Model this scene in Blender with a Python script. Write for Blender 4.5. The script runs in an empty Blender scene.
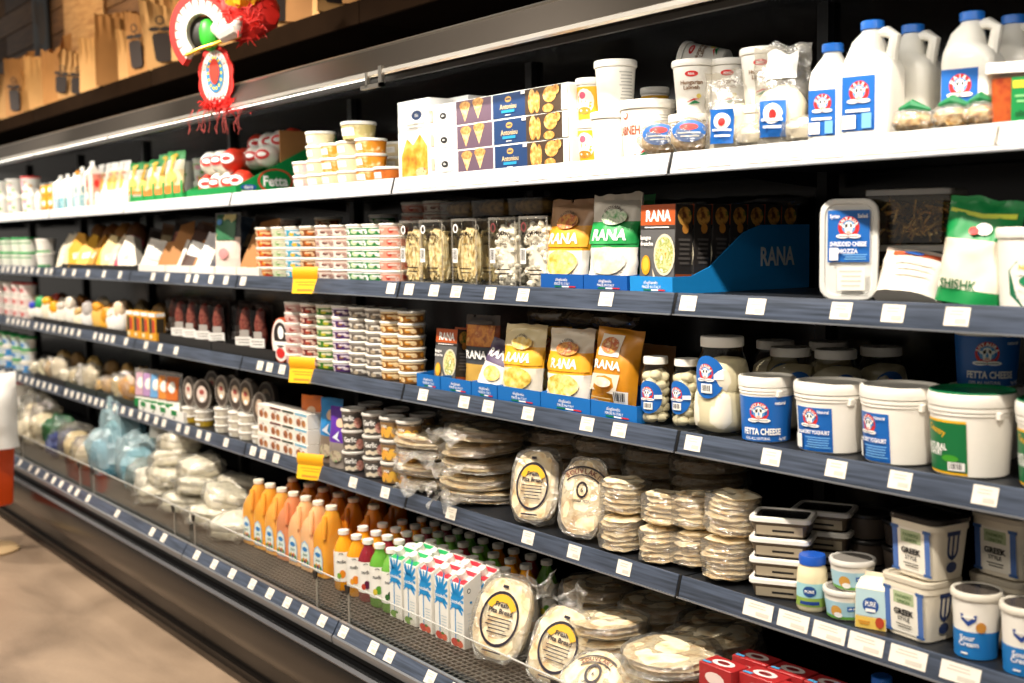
import bpy, math, random
from mathutils import Vector, Matrix, noise
from math import sin, cos, pi, radians

# ------------------------------------------------------------------ camera, world, lights, exposure
scene = bpy.context.scene
COL = scene.collection
F = 1200.0
CAM = Vector((2.0495, -2.0173, 1.6371))
YAW, PITCH, ROLL = radians(53.320), radians(4.976), radians(-0.80)
FW = Vector((-sin(YAW)*cos(PITCH), cos(YAW)*cos(PITCH), -sin(PITCH)))
_r = FW.cross(Vector((0, 0, 1))).normalized(); _u = _r.cross(FW)
RT = _r*cos(ROLL) + _u*sin(ROLL); UP = -_r*sin(ROLL) + _u*cos(ROLL)
cam_d = bpy.data.cameras.new('camera'); cam = bpy.data.objects.new('camera', cam_d); COL.objects.link(cam)
cam_d.sensor_width = 36.0; cam_d.lens = F/1024*36.0; cam_d.clip_start = .05
cam.matrix_world = Matrix(((RT.x, UP.x, -FW.x, CAM.x), (RT.y, UP.y, -FW.y, CAM.y), (RT.z, UP.z, -FW.z, CAM.z), (0, 0, 0, 1)))
cam_d.dof.use_dof = True; cam_d.dof.focus_distance = 3.15; cam_d.dof.aperture_fstop = 2.6
scene.camera = cam
scene.view_settings.view_transform = 'Standard'; scene.view_settings.look = 'None'
scene.view_settings.exposure = 0.0; scene.view_settings.gamma = 1.0; scene.view_settings.use_curve_mapping = False
scene.cycles.transparent_max_bounces = 14
scene.cycles.max_bounces = 7
scene.cycles.sample_clamp_indirect = 6.0

world = bpy.data.worlds.new('world'); scene.world = world; world.use_nodes = True
world.node_tree.nodes['Background'].inputs[0].default_value = (1.0, .91, .80, 1)
world.node_tree.nodes['Background'].inputs[1].default_value = .30

def lamp(name, kind, loc, target, energy, color, **kw):
    d = bpy.data.lights.new(name, kind); d.energy = energy; d.color = color
    for k, v in kw.items(): setattr(d, k, v)
    o = bpy.data.objects.new(name, d); COL.objects.link(o); o.location = loc
    o.rotation_euler = (Vector(target)-Vector(loc)).to_track_quat('-Z', 'Y').to_euler()
    return o
WARM = (1.0, .90, .77)
# ceiling track spots over the aisle
for i, x in enumerate((1.75, .3, -1.15, -2.6, -4.05, -5.5, -7.0)):
    lamp('aisle_spot', 'SPOT', (x, -1.25, 3.30), (x-.25, .05, 1.0), 245, WARM, spot_size=radians(92), spot_blend=.5, shadow_soft_size=.05)
# LED line under the canopy lip, one lamp for each bay
for k in range(-6, 2):
    lamp('canopy_led', 'AREA', (k*1.25+.625, -.045, 2.120), (k*1.25+.625, .05, 1.83), 1.9, (1.0, .95, .86), shape='RECTANGLE', size=1.22, size_y=.03)
# warm accent spots on the wall display above the case
for x in (-5.9, -4.4, -2.9):
    lamp('wall_spot', 'SPOT', (x, -.75, 3.9), (x-.2, .6, 2.85), 125, (1.0, .80, .55), spot_size=radians(75), spot_blend=.6, shadow_soft_size=.06)
# ceiling lamps over the open floor of the shop
for x, y in ((.5, -3.4), (-3.0, -3.4)):
    lamp('shop_light', 'AREA', (x, y, 3.6), (x, y, 0), 60, WARM, shape='SQUARE', size=.6)

# ------------------------------------------------------------------ image-to-place helpers (shelf fronts are straight lines)
SHELF = {'A': (-.0136, 1.829), 'B': (0.0, 1.500), 'C': (.0077, 1.169), 'D': (.0115, .814), 'E': (-.25, .438)}
TOP = {k: v[1]-.006 for k, v in SHELF.items()}; TOP['E'] = .426
def sx(s, px, d=.05, z=None):
    """X of the point on shelf s, set back d from its front, that stands at picture column px"""
    y = SHELF[s][0]+d; z = TOP[s] if z is None else z
    a = F*RT-(px-512)*FW
    return CAM.x-((y-CAM.y)*a.y+(z-CAM.z)*a.z)/a.x
def mpp(s, px, d=.05):
    p = Vector((sx(s, px, d), SHELF[s][0]+d, TOP[s]))
    return (p-CAM).dot(FW)/F

# ------------------------------------------------------------------ materials
MATS = {}
def lin(h):
    c = [int(h[i:i+2], 16)/255 for i in (0, 2, 4)]
    return [x/12.92 if x <= .04045 else ((x+.055)/1.055)**2.4 for x in c]
def _new(key):
    m = bpy.data.materials.new(key); m.use_nodes = True
    MATS[key] = m
    return m, m.node_tree, m.node_tree.nodes['Principled BSDF']
def C(h, rough=.45, metal=0.0, spec=.5, var=.0, scale=40, coat=0.0):
    key = f'{h}_{rough}_{metal}_{spec}_{var}_{scale}_{coat}'
    if key in MATS: return MATS[key]
    m, nt, b = _new(key)
    b.inputs['Base Color'].default_value = (*lin(h), 1); b.inputs['Roughness'].default_value = rough
    b.inputs['Metallic'].default_value = metal; b.inputs['Specular IOR Level'].default_value = spec
    b.inputs['Coat Weight'].default_value = coat
    tc = nt.nodes.new('ShaderNodeTexCoord'); n = nt.nodes.new('ShaderNodeTexNoise'); n.inputs['Scale'].default_value = scale
    n.inputs['Detail'].default_value = 4
    nt.links.new(tc.outputs['Object'], n.inputs['Vector'])
    hs = nt.nodes.new('ShaderNodeHueSaturation'); hs.inputs['Color'].default_value = (*lin(h), 1)
    mr = nt.nodes.new('ShaderNodeMapRange'); v = var if var else .04
    mr.inputs[3].default_value = 1-v; mr.inputs[4].default_value = 1+v
    nt.links.new(n.outputs[0], mr.inputs[0]); nt.links.new(mr.outputs[0], hs.inputs['Value']); nt.links.new(hs.outputs[0], b.inputs['Base Color'])
    return m
def food(cols, scale=60, stretch=(1, 1, 1), kind='noise', rough=.55, bump=.3):
    """mottled food or photo print: a colour ramp over a noise / voronoi / wave texture"""
    key = f'food_{"_".join(cols)}_{scale}_{stretch}_{kind}'
    if key in MATS: return MATS[key]
    m, nt, b = _new(key); b.inputs['Roughness'].default_value = rough
    tc = nt.nodes.new('ShaderNodeTexCoord'); mp = nt.nodes.new('ShaderNodeMapping'); mp.inputs['Scale'].default_value = stretch
    nt.links.new(tc.outputs['Object'], mp.inputs['Vector'])
    if kind == 'voronoi':
        t = nt.nodes.new('ShaderNodeTexVoronoi'); t.inputs['Scale'].default_value = scale; out = t.outputs['Distance']
    elif kind == 'wave':
        t = nt.nodes.new('ShaderNodeTexWave'); t.inputs['Scale'].default_value = scale; t.inputs['Distortion'].default_value = 9
        t.inputs['Detail'].default_value = 3; out = t.outputs[1]
    else:
        t = nt.nodes.new('ShaderNodeTexNoise'); t.inputs['Scale'].default_value = scale; t.inputs['Detail'].default_value = 3; out = t.outputs[0]
    nt.links.new(mp.outputs[0], t.inputs['Vector'])
    cr = nt.nodes.new('ShaderNodeValToRGB'); e = cr.color_ramp.elements
    lo, hi = (.30, .70) if kind == 'noise' else (.05, .75)
    while len(e) < len(cols): e.new(.5)
    for i, c in enumerate(cols):
        e[i].position = lo+(hi-lo)*i/max(1, len(cols)-1); e[i].color = (*lin(c), 1)
    nt.links.new(out, cr.inputs[0]); nt.links.new(cr.outputs[0], b.inputs['Base Color'])
    bp = nt.nodes.new('ShaderNodeBump'); bp.inputs['Strength'].default_value = bump; bp.inputs['Distance'].default_value = .002
    nt.links.new(out, bp.inputs['Height']); nt.links.new(bp.outputs[0], b.inputs['Normal'])
    return m
def film(tint='ffffff', op=.06, rough=.12, bump=.5, scale=26, milky=.0):
    """thin clear plastic: see-through, with a glossy skin that catches light on its creases"""
    key = f'film_{tint}_{op}_{rough}_{bump}_{scale}_{milky}'
    if key in MATS: return MATS[key]
    m, nt, b = _new(key); nt.nodes.remove(b); out = nt.nodes['Material Output']
    tr = nt.nodes.new('ShaderNodeBsdfTransparent'); tr.inputs[0].default_value = (*lin(tint), 1)
    gl = nt.nodes.new('ShaderNodeBsdfGlossy'); gl.inputs['Roughness'].default_value = rough
    df = nt.nodes.new('ShaderNodeBsdfDiffuse'); df.inputs[0].default_value = (*lin(tint), 1)
    lw = nt.nodes.new('ShaderNodeLayerWeight'); lw.inputs[0].default_value = .5; pw = nt.nodes.new('ShaderNodeMath'); pw.operation = 'POWER'; pw.inputs[1].default_value = 3.0
    mx = nt.nodes.new('ShaderNodeMixShader'); ma = nt.nodes.new('ShaderNodeMath'); ma.operation = 'MULTIPLY_ADD'
    ma.inputs[1].default_value = .42; ma.inputs[2].default_value = op
    nt.links.new(lw.outputs['Facing'], pw.inputs[0]); nt.links.new(pw.outputs[0], ma.inputs[0])
    mk = nt.nodes.new('ShaderNodeMixShader'); mk.inputs[0].default_value = milky
    nt.links.new(tr.outputs[0], mk.inputs[1]); nt.links.new(df.outputs[0], mk.inputs[2])
    nt.links.new(ma.outputs[0], mx.inputs[0]); nt.links.new(mk.outputs[0], mx.inputs[1]); nt.links.new(gl.outputs[0], mx.inputs[2])
    nt.links.new(mx.outputs[0], out.inputs[0])
    if bump:
        tc = nt.nodes.new('ShaderNodeTexCoord'); n = nt.nodes.new('ShaderNodeTexNoise'); n.inputs['Scale'].default_value = scale
        n.inputs['Detail'].default_value = 3; n.inputs['Distortion'].default_value = 1.2
        nt.links.new(tc.outputs['Object'], n.inputs['Vector'])
        bp = nt.nodes.new('ShaderNodeBump'); bp.inputs['Strength'].default_value = bump; bp.inputs['Distance'].default_value = .02
        nt.links.new(n.outputs[0], bp.inputs['Height']); nt.links.new(bp.outputs[0], gl.inputs['Normal']); nt.links.new(bp.outputs[0], lw.inputs['Normal'])
    return m
def liquid(h, rough=.12):
    """translucent drink seen through its bottle"""
    key = f'liquid_{h}'
    if key in MATS: return MATS[key]
    m, nt, b = _new(key)
    b.inputs['Base Color'].default_value = (*lin(h), 1); b.inputs['Roughness'].default_value = rough
    b.inputs['Subsurface Weight'].default_value = .35; b.inputs['Subsurface Radius'].default_value = (.02, .012, .006); b.inputs['Subsurface Scale'].default_value = 1.0
    b.inputs['Coat Weight'].default_value = .3
    return m

# ------------------------------------------------------------------ mesh building
class MB:
    def __init__(s): s.v = []; s.f = []; s.m = []; s.mats = []
    def mi(s, mat):
        if mat not in s.mats: s.mats.append(mat)
        return s.mats.index(mat)
    def add(s, vf, mat, xf=None):
        v, f = vf; o = len(s.v); i = s.mi(mat)
        s.v += [xf @ Vector(p) for p in v] if xf is not None else [Vector(p) for p in v]
        s.f += [tuple(a+o for a in q) for q in f]; s.m += [i]*len(f)
        return s
    def mesh(s, name, angle=35):
        me = bpy.data.meshes.new(name); me.from_pydata([tuple(p) for p in s.v], [], s.f)
        for m in s.mats: me.materials.append(m)
        me.polygons.foreach_set('material_index', s.m)
        me.polygons.foreach_set('use_smooth', [True]*len(s.f))
        me.validate(); me.set_sharp_from_angle(angle=radians(angle)); me.update()
        return me
def T(x=0, y=0, z=0, rx=0, ry=0, rz=0, s=None):
    m = Matrix.Translation((x, y, z)) @ Matrix.Rotation(rz, 4, 'Z') @ Matrix.Rotation(ry, 4, 'Y') @ Matrix.Rotation(rx, 4, 'X')
    if s is not None: m = m @ Matrix.Diagonal((*s, 1))
    return m
def box(x0, y0, z0, x1, y1, z1):
    v = [(x0, y0, z0), (x1, y0, z0), (x1, y1, z0), (x0, y1, z0), (x0, y0, z1), (x1, y0, z1), (x1, y1, z1), (x0, y1, z1)]
    return v, [(0, 3, 2, 1), (4, 5, 6, 7), (0, 1, 5, 4), (1, 2, 6, 5), (2, 3, 7, 6), (3, 0, 4, 7)]
def lathe(prof, seg=24, cap=True):
    v, f, rings = [], [], []
    for r, z in prof:
        if r < 1e-5: rings.append([len(v)]); v.append((0, 0, z))
        else:
            rings.append(list(range(len(v), len(v)+seg)))
            v += [(r*cos(2*pi*i/seg), r*sin(2*pi*i/seg), z) for i in range(seg)]
    for a, b in zip(rings, rings[1:]):
        for i in range(seg):
            j = (i+1) % seg
            if len(a) == 1 and len(b) == 1: continue
            if len(a) == 1: f.append((a[0], b[j], b[i]))
            elif len(b) == 1: f.append((a[i], a[j], b[0]))
            else: f.append((a[i], a[j], b[j], b[i]))
    if cap:
        if len(rings[0]) > 1: f.append(tuple(reversed(rings[0])))
        if len(rings[-1]) > 1: f.append(tuple(rings[-1]))
    return v, f
def rrect(hx, hy, r, n=4, cx=0, cy=0):
    r = min(r, hx*.999, hy*.999); p = []
    for qx, qy, a0 in ((1, 1, 0), (-1, 1, 90), (-1, -1, 180), (1, -1, 270)):
        for i in range(n+1):
            a = radians(a0+90*i/n)
            p.append((cx+qx*(hx-r)+r*cos(a), cy+qy*(hy-r)+r*sin(a)))
    return p
def loft(secs, n=4, cap=True):
    """secs: (z, hx, hy, corner radius[, cx, cy])"""
    v, f, k = [], [], 4*(n+1)
    for s in secs:
        z, hx, hy, r = s[:4]; cx, cy = (s[4], s[5]) if len(s) > 4 else (0, 0)
        v += [(x, y, z) for x, y in rrect(hx, hy, r, n, cx, cy)]
    for a in range(len(secs)-1):
        for i in range(k):
            j = (i+1) % k
            f.append((a*k+i, a*k+j, (a+1)*k+j, (a+1)*k+i))
    if cap: f.append(tuple(range(k-1, -1, -1))); f.append(tuple(range((len(secs)-1)*k, len(secs)*k)))
    return v, f
def rbox(x0, y0, z0, x1, y1, z1, b=.002):
    hx, hy = (x1-x0)/2, (y1-y0)/2; cx, cy = (x0+x1)/2, (y0+y1)/2
    return loft([(z0, hx-b, hy-b, b, cx, cy), (z0+b, hx, hy, b, cx, cy), (z1-b, hx, hy, b, cx, cy), (z1, hx-b, hy-b, b, cx, cy)], n=2)
def tube(pts, r, seg=8, close=False):
    pts = [Vector(p) for p in pts]; v, f = [], []; n = len(pts)
    prev = None
    for i, p in enumerate(pts):
        t = (pts[min(i+1, n-1)]-pts[max(i-1, 0)]).normalized()
        if prev is None: a = t.orthogonal().normalized()
        else: a = (prev-t*prev.dot(t)).normalized()
        prev = a; b = t.cross(a); rr = r[i] if isinstance(r, (list, tuple)) else r
        v += [tuple(p+a*rr*cos(2*pi*k/seg)+b*rr*sin(2*pi*k/seg)) for k in range(seg)]
    for i in range(n-1):
        for k in range(seg):
            j = (k+1) % seg
            f.append((i*seg+k, i*seg+j, (i+1)*seg+j, (i+1)*seg+k))
    f.append(tuple(range(seg-1, -1, -1))); f.append(tuple(range((n-1)*seg, n*seg)))
    return v, f
def nz(x, y, z, s=1.0): return noise.noise(Vector((x*s, y*s, z*s)))
def blob(rx, ry, rz, seed=0, amp=.15, fr=2.0, seg=14, ring=9, sq=1.0):
    v, f = [], []
    for i in range(ring+1):
        th = pi*i/ring
        for j in range(seg):
            ph = 2*pi*j/seg
            d = Vector((sin(th)*cos(ph), sin(th)*sin(ph), cos(th)))
            k = 1+amp*nz(d.x*fr+seed*3.1, d.y*fr+seed*1.7, d.z*fr)
            if sq != 1.0: d = Vector([math.copysign(abs(c)**sq, c) for c in d])
            v.append((d.x*rx*k, d.y*ry*k, d.z*rz*k))
    for i in range(ring):
        for j in range(seg):
            jj = (j+1) % seg
            f.append((i*seg+j, (i+1)*seg+j, (i+1)*seg+jj, i*seg+jj))
    return v, f
def grid(fn, nu, nv):
    v = [tuple(fn(i/nu, j/nv)) for j in range(nv+1) for i in range(nu+1)]
    f = [(j*(nu+1)+i, j*(nu+1)+i+1, (j+1)*(nu+1)+i+1, (j+1)*(nu+1)+i) for j in range(nv) for i in range(nu)]
    return v, f
def prism(pts, d0, d1, axis='y'):
    """an outline in two axes given thickness along the third"""
    def P(a, b, d): return (a, d, b) if axis == 'y' else ((d, a, b) if axis == 'x' else (a, b, d))
    n = len(pts); v = [P(a, b, d0) for a, b in pts]+[P(a, b, d1) for a, b in pts]
    f = [tuple(range(n)), tuple(range(2*n-1, n-1, -1))]+[(i, n+i, n+(i+1) % n, (i+1) % n) for i in range(n)]
    return v, f
class Bag:
    """pillow pack standing upright: flat crimped seal at the top, swollen body; front faces -Y"""
    def __init__(s, w, h, t, seed=0, seal=.07, wr=.004, lean=0.0, foot=True, belly=.38):
        s.w, s.h, s.t, s.seed, s.seal, s.wr, s.lean, s.foot, s.belly = w, h, t, seed, seal, wr, lean, foot, belly
    def thick(s, u, v):
        a = max(0.0, 1-abs(2*u-1)**2.6)**.55
        top = max(0.0, min(1.0, (1-s.seal-v)/.35)); top = top**.7
        bot = 1.0 if s.foot else max(0.0, min(1.0, (v-s.seal*.6)/.25))**.6
        return s.t*.5*a*top*bot*(1-.25*abs(v-s.belly))
    def pt(s, u, v, side=-1, off=0.0):
        th = s.thick(u, v)
        pinch = 1-.06*(1-abs(2*v-1)) if not s.foot else 1-.05*min(1, v/.25)*(1-v)
        n1 = nz(u*3+s.seed*7.3, v*4, side*2.0)+.5*nz(u*8+s.seed, v*9, side)
        x = (u-.5)*s.w*pinch+.35*s.wr*nz(s.seed*1.3, v*6, 4.0)
        y = side*(th+off)+s.wr*n1*(side if th > .002 else 1)
        z = v*s.h+(.5*s.wr*nz(u*4+s.seed, 9.1, 0)*2 if v > .9 else 0)
        return Vector((x, y+s.lean*z, z))
    def faces(s, mb, bands, nu=12, nv=20, back=None):
        """bands: [(v_top, material), ...] from the bottom up"""
        def mt(v): return next((m for t, m in bands if v <= t), bands[-1][1])
        cuts = sorted(set([j/nv for j in range(nv+1)]+[t for t, _ in bands if t < 1]))
        for side in (-1, 1):
            for v0, v1 in zip(cuts, cuts[1:]):
                for i in range(nu):
                    q = [s.pt(i/nu, v0, side), s.pt((i+1)/nu, v0, side), s.pt((i+1)/nu, v1, side), s.pt(i/nu, v1, side)]
                    mb.add((q, [(0, 1, 2, 3) if side < 0 else (3, 2, 1, 0)]), back if (back and side > 0) else mt((v0+v1)/2))
        q = [s.pt(i/nu, 0, -1) for i in range(nu+1)]+[s.pt(i/nu, 0, 1) for i in range(nu, -1, -1)]
        mb.add((q, [tuple(range(len(q)))]), mt(0))
        for a, b, m in [(e, 1-e, 0) for e in (0,)]:
            for v0, v1 in zip(cuts, cuts[1:]):
                for u in (0, 1):
                    q = [s.pt(u, v0, -1), s.pt(u, v0, 1), s.pt(u, v1, 1), s.pt(u, v1, -1)]
                    mb.add((q, [(0, 1, 2, 3)]), mt((v0+v1)/2))
        # weld-like normals: merge equal points
        return weld(mb)
    def map(s, off=.0012):
        return lambda u, v, k: s.pt(u/s.w+.5, v/s.h, -1, off+k*.0019)
def weld(mb, d=1e5):
    idx, nv, rm = {}, [], []
    for p in mb.v:
        k = (round(p.x*d), round(p.y*d), round(p.z*d))
        if k not in idx: idx[k] = len(nv); nv.append(p)
        rm.append(idx[k])
    f2, m2 = [], []
    for q, m in zip(mb.f, mb.m):
        r = []
        for a in q:
            a = rm[a]
            if a not in r: r.append(a)
        if len(r) > 2: f2.append(tuple(r)); m2.append(m)
    mb.v, mb.f, mb.m = nv, f2, m2
    return mb

# ------------------------------------------------------------------ flat print on a surface
TXT = {}
def text_geo(s, bold=.02):
    k = (s, bold)
    if k not in TXT:
        c = bpy.data.curves.new('lettering', 'FONT'); c.body = s; c.resolution_u = 2; c.offset = bold; c.align_x = 'CENTER'
        o = bpy.data.objects.new('lettering', c); COL.objects.link(o)
        dg = bpy.context.evaluated_depsgraph_get(); me = o.evaluated_get(dg).to_mesh()
        v = [(p.co.x, p.co.y) for p in me.vertices]; f = [tuple(q.vertices) for q in me.polygons]
        o.evaluated_get(dg).to_mesh_clear(); bpy.data.objects.remove(o); bpy.data.curves.remove(c)
        TXT[k] = (v, f)
    return TXT[k]
class Art:
    def __init__(s, mapping, mb=None, step=.012, curved=True, k0=0):
        s.map = mapping; s.mb = mb or MB(); s.k = k0; s.step = step; s.curved = curved
    def put(s, pts, faces, mat):
        s.k += 1; s.mb.add(([s.map(u, v, s.k) for u, v in pts], faces), mat)
    def rect(s, u0, v0, u1, v1, mat):
        nu = max(1, int(abs(u1-u0)/s.step+.5)) if s.curved else 1; nv = max(1, int(abs(v1-v0)/s.step+.5)) if s.curved == 2 else 1
        pts = [(u0+(u1-u0)*i/nu, v0+(v1-v0)*j/nv) for j in range(nv+1) for i in range(nu+1)]
        s.put(pts, [(j*(nu+1)+i, j*(nu+1)+i+1, (j+1)*(nu+1)+i+1, (j+1)*(nu+1)+i) for j in range(nv) for i in range(nu)], mat)
    def ell(s, cu, cv, ru, rv, mat, n=20, rings=2):
        pts = [(cu, cv)]; fc = []
        for r in range(1, rings+1):
            pts += [(cu+ru*r/rings*cos(2*pi*i/n), cv+rv*r/rings*sin(2*pi*i/n)) for i in range(n)]
        for i in range(n):
            j = (i+1) % n; fc.append((0, 1+i, 1+j))
            for r in range(rings-1): a = 1+r*n; fc.append((a+i, a+n+i, a+n+j, a+j))
        s.put(pts, fc, mat)
    def ring(s, cu, cv, r0, r1, mat, n=24, a0=0, a1=360, sy=1.0):
        pts = []
        for i in range(n+1):
            a = radians(a0+(a1-a0)*i/n); pts += [(cu+r0*cos(a), cv+r0*sy*sin(a)), (cu+r1*cos(a), cv+r1*sy*sin(a))]
        s.put(pts, [(2*i, 2*i+1, 2*i+3, 2*i+2) for i in range(n)], mat)
    def poly(s, pts, mat): s.put(pts, [tuple(range(len(pts)))], mat)
    def text(s, t, cu, cv, h, mat, maxw=None, rot=0, bold=.02, sx=1.0):
        v, f = text_geo(t, bold)
        if not v: return
        w = max(p[0] for p in v)-min(p[0] for p in v); mid = (max(p[0] for p in v)+min(p[0] for p in v))/2
        sc = h/.70; wx = sc*sx
        if maxw and w*wx > maxw: wx = maxw/w
        c, q = cos(rot), sin(rot); pts = []
        for x, y in v:
            x, y = (x-mid)*wx, (y-.35)*sc
            pts.append((cu+x*c-y*q, cv+x*q+y*c))
        s.put(pts, f, mat)
    def arc(s, t, cu, cv, r, h, mat, mid=90, span=None, bold=.03):
        n = len(t); span = span if span is not None else n*h*.95/r*180/pi
        k = s.k
        for i, ch in enumerate(t):
            a = radians(mid+span/2-span*(i+.5)/n)
            if ch != ' ':
                s.k = k; s.text(ch, cu+r*cos(a), cv+r*sin(a), h, mat, rot=a-pi/2, bold=bold)
    def lines(s, u0, u1, v0, v1, n, mat, fill=.4, seed=1):
        rnd = random.Random(seed); k = s.k
        for i in range(n):
            v = v1-(v1-v0)*(i+.5)/n; h = (v1-v0)/n*fill/2; a = (u1-u0)*rnd.uniform(0, .18)
            s.k = k; s.rect(u0+a, v-h, u1-a*rnd.uniform(.3, 1), v+h, mat)
    def barcode(s, u0, v0, u1, v1, bars=7):
        s.rect(u0, v0, u1, v1, C('f4f2ee', .5)); k = s.k; m = C('1a1a1c', .6)
        for i in range(bars):
            s.k = k; a = u0+(u1-u0)*(.1+.8*i/bars); s.rect(a, v0+(v1-v0)*.22, a+(u1-u0)*.8/bars*(.35+.3*(i*7 % 3)/2), v1-(v1-v0)*.1, m)
def flatmap(o, U, V, eps=.0004):
    o, U, V = Vector(o), Vector(U), Vector(V); N = U.cross(V).normalized()
    return lambda u, v, k: o+U*u+V*v+N*(eps*k)
def cylmap(r0, r1, h, az=0.0, eps=.0004, z0=0.0):
    """u: arc length from the front (-Y) turned by az; v: height; radius runs r0 (bottom) to r1 (top)"""
    def f(u, v, k):
        rr = r0+(r1-r0)*(v/h); a = az+u/max(rr, .001); R = rr+.0006+eps*k
        return Vector((R*sin(a), -R*cos(a), z0+v))
    return f

# ------------------------------------------------------------------ things, parts, sub-parts
class Proto:
    def __init__(s, name): s.name = name; s.parts = []
    def part(s, name, mb, parent=None, kind=None, label=None):
        me = mb.mesh(name) if isinstance(mb, MB) else mb
        s.parts.append((name, me, parent, kind, label)); return len(s.parts)-1
    def place(s, label, cat, loc=(0, 0, 0), rot=(0, 0, 0), group=None, kind=None, scale=1.0, name=None):
        rz = rot if isinstance(rot, tuple) else (0, 0, rot)
        single = len(s.parts) == 1
        root = bpy.data.objects.new(name or s.name, s.parts[0][1] if single else None)
        COL.objects.link(root); root.location = loc; root.rotation_euler = rz
        root.scale = (scale,)*3 if not isinstance(scale, tuple) else scale
        if not single: root.empty_display_size = .02
        root['label'] = label; root['category'] = cat
        if group: root['group'] = group
        if kind: root['kind'] = kind
        if not single:
            made = []
            for n, me, par, kd, lb in s.parts:
                o = bpy.data.objects.new(n, me); COL.objects.link(o); o.parent = made[par] if par is not None else root
                if kd: o['kind'] = kd
                if lb: o['label'] = lb
                made.append(o)
        return root
def one(name, mb, label, cat, loc=(0, 0, 0), rot=(0, 0, 0), group=None, kind=None):
    p = Proto(name); p.part(name, mb); return p.place(label, cat, loc, rot, group, kind)
def structure(name, mb, label, parent=None, loc=(0, 0, 0)):
    o = bpy.data.objects.new(name, mb.mesh(name)); COL.objects.link(o); o.location = loc
    if parent: o.parent = parent
    else: o['kind'] = 'structure'; o['label'] = label
    return o
ORD = ['first', 'second', 'third', 'fourth', 'fifth', 'sixth', 'seventh', 'eighth', 'ninth', 'tenth', 'eleventh', 'twelfth', 'thirteenth', 'fourteenth']
def nth(i, n):
    """place of i (0-based from the left) among n"""
    if n == 1: return ''
    if i == 0: return 'leftmost'
    if i == n-1: return 'rightmost'
    return ORD[i]+' from left'
def tier(i, n):
    if i == 0: return 'at the bottom'
    if i == n-1: return 'on top'
    return ORD[i]+' from bottom'
R = random.Random(7)

# ------------------------------------------------------------------ setting: floor, wall
BX0, BX1, BAY = -8.75, 2.5, 1.25
bays = [(-8.75+1.25*i, -8.75+1.25*(i+1)) for i in range(9)]
def concrete():
    m, nt, b = _new('polished_concrete')
    tc = nt.nodes.new('ShaderNodeTexCoord'); n = nt.nodes.new('ShaderNodeTexNoise'); n.inputs['Scale'].default_value = 1.6; n.inputs['Detail'].default_value = 8
    n.inputs['Distortion'].default_value = .6
    mp = nt.nodes.new('ShaderNodeMapping'); mp.inputs['Scale'].default_value = (1, 2.2, 1)
    cr = nt.nodes.new('ShaderNodeValToRGB'); e = cr.color_ramp.elements
    e[0].position = .3; e[0].color = (*lin('7d6a58'), 1); e[1].position = .72; e[1].color = (*lin('ad957e'), 1)
    n2 = nt.nodes.new('ShaderNodeTexNoise'); n2.inputs['Scale'].default_value = 90
    mr = nt.nodes.new('ShaderNodeMapRange'); mr.inputs[3].default_value = .3; mr.inputs[4].default_value = .5
    nt.links.new(tc.outputs['Object'], mp.inputs[0]); nt.links.new(mp.outputs[0], n.inputs['Vector']); nt.links.new(tc.outputs['Object'], n2.inputs['Vector'])
    nt.links.new(n.outputs[0], cr.inputs[0]); nt.links.new(cr.outputs[0], b.inputs['Base Color'])
    nt.links.new(n2.outputs[0], mr.inputs[0]); nt.links.new(mr.outputs[0], b.inputs['Roughness'])
    return m
def wood(c1, c2, key):
    m, nt, b = _new('wood_'+key); b.inputs['Roughness'].default_value = .55
    tc = nt.nodes.new('ShaderNodeTexCoord'); mp = nt.nodes.new('ShaderNodeMapping'); mp.inputs['Scale'].default_value = (1.2, 14, 14)
    n = nt.nodes.new('ShaderNodeTexNoise'); n.inputs['Scale'].default_value = 3; n.inputs['Detail'].default_value = 6; n.inputs['Distortion'].default_value = 1.5
    cr = nt.nodes.new('ShaderNodeValToRGB'); e = cr.color_ramp.elements
    e[0].position = .3; e[0].color = (*lin(c1), 1); e[1].position = .7; e[1].color = (*lin(c2), 1)
    nt.links.new(tc.outputs['Object'], mp.inputs[0]); nt.links.new(mp.outputs[0], n.inputs['Vector']); nt.links.new(n.outputs[0], cr.inputs[0]); nt.links.new(cr.outputs[0], b.inputs['Base Color'])
    return m
structure('floor', MB().add(box(-14, -6, -.05, 6, 1.0, 0), concrete()), 'polished beige concrete shop floor in front of the display case')
WB = structure('wall_back', MB().add(box(-14, .66, 0, 6, .78, 5.0), C('14110f', .7, var=.2)), 'dark wall behind and above the refrigerated display case')
def sxw(px, y, z):
    a = F*RT-(px-512)*FW
    return CAM.x-((y-CAM.y)*a.y+(z-CAM.z)*a.z)/a.x
pl_mats = [wood('4a2e17', '7d5630', 'a'), wood('3c2412', '654424', 'b'), wood('5c3c20', '8f673c', 'c')]
dark_pl = wood('241a13', '3a2a1e', 'd')
for r in range(9):                                   # boards of the wall above the ledge
    z0 = 2.46+r*.17; xs = [-14, -10.3+.4*(r % 3), -8.3-.3*(r % 2), -6.6+.25*(r % 3), -4.85]
    for i in range(4):
        structure('plank', MB().add(rbox(xs[i]+.002, .635, z0+.003, xs[i+1]-.002, .66, z0+.167, .003), pl_mats[(r*5+i*2) % 3]), '', WB)
for r in range(12):
    z0 = 1.70+r*.17
    if z0 > 2.3:
        structure('plank', MB().add(rbox(-4.846, .635, z0+.003, -1.2, .66, z0+.167, .003), dark_pl), '', WB)
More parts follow.
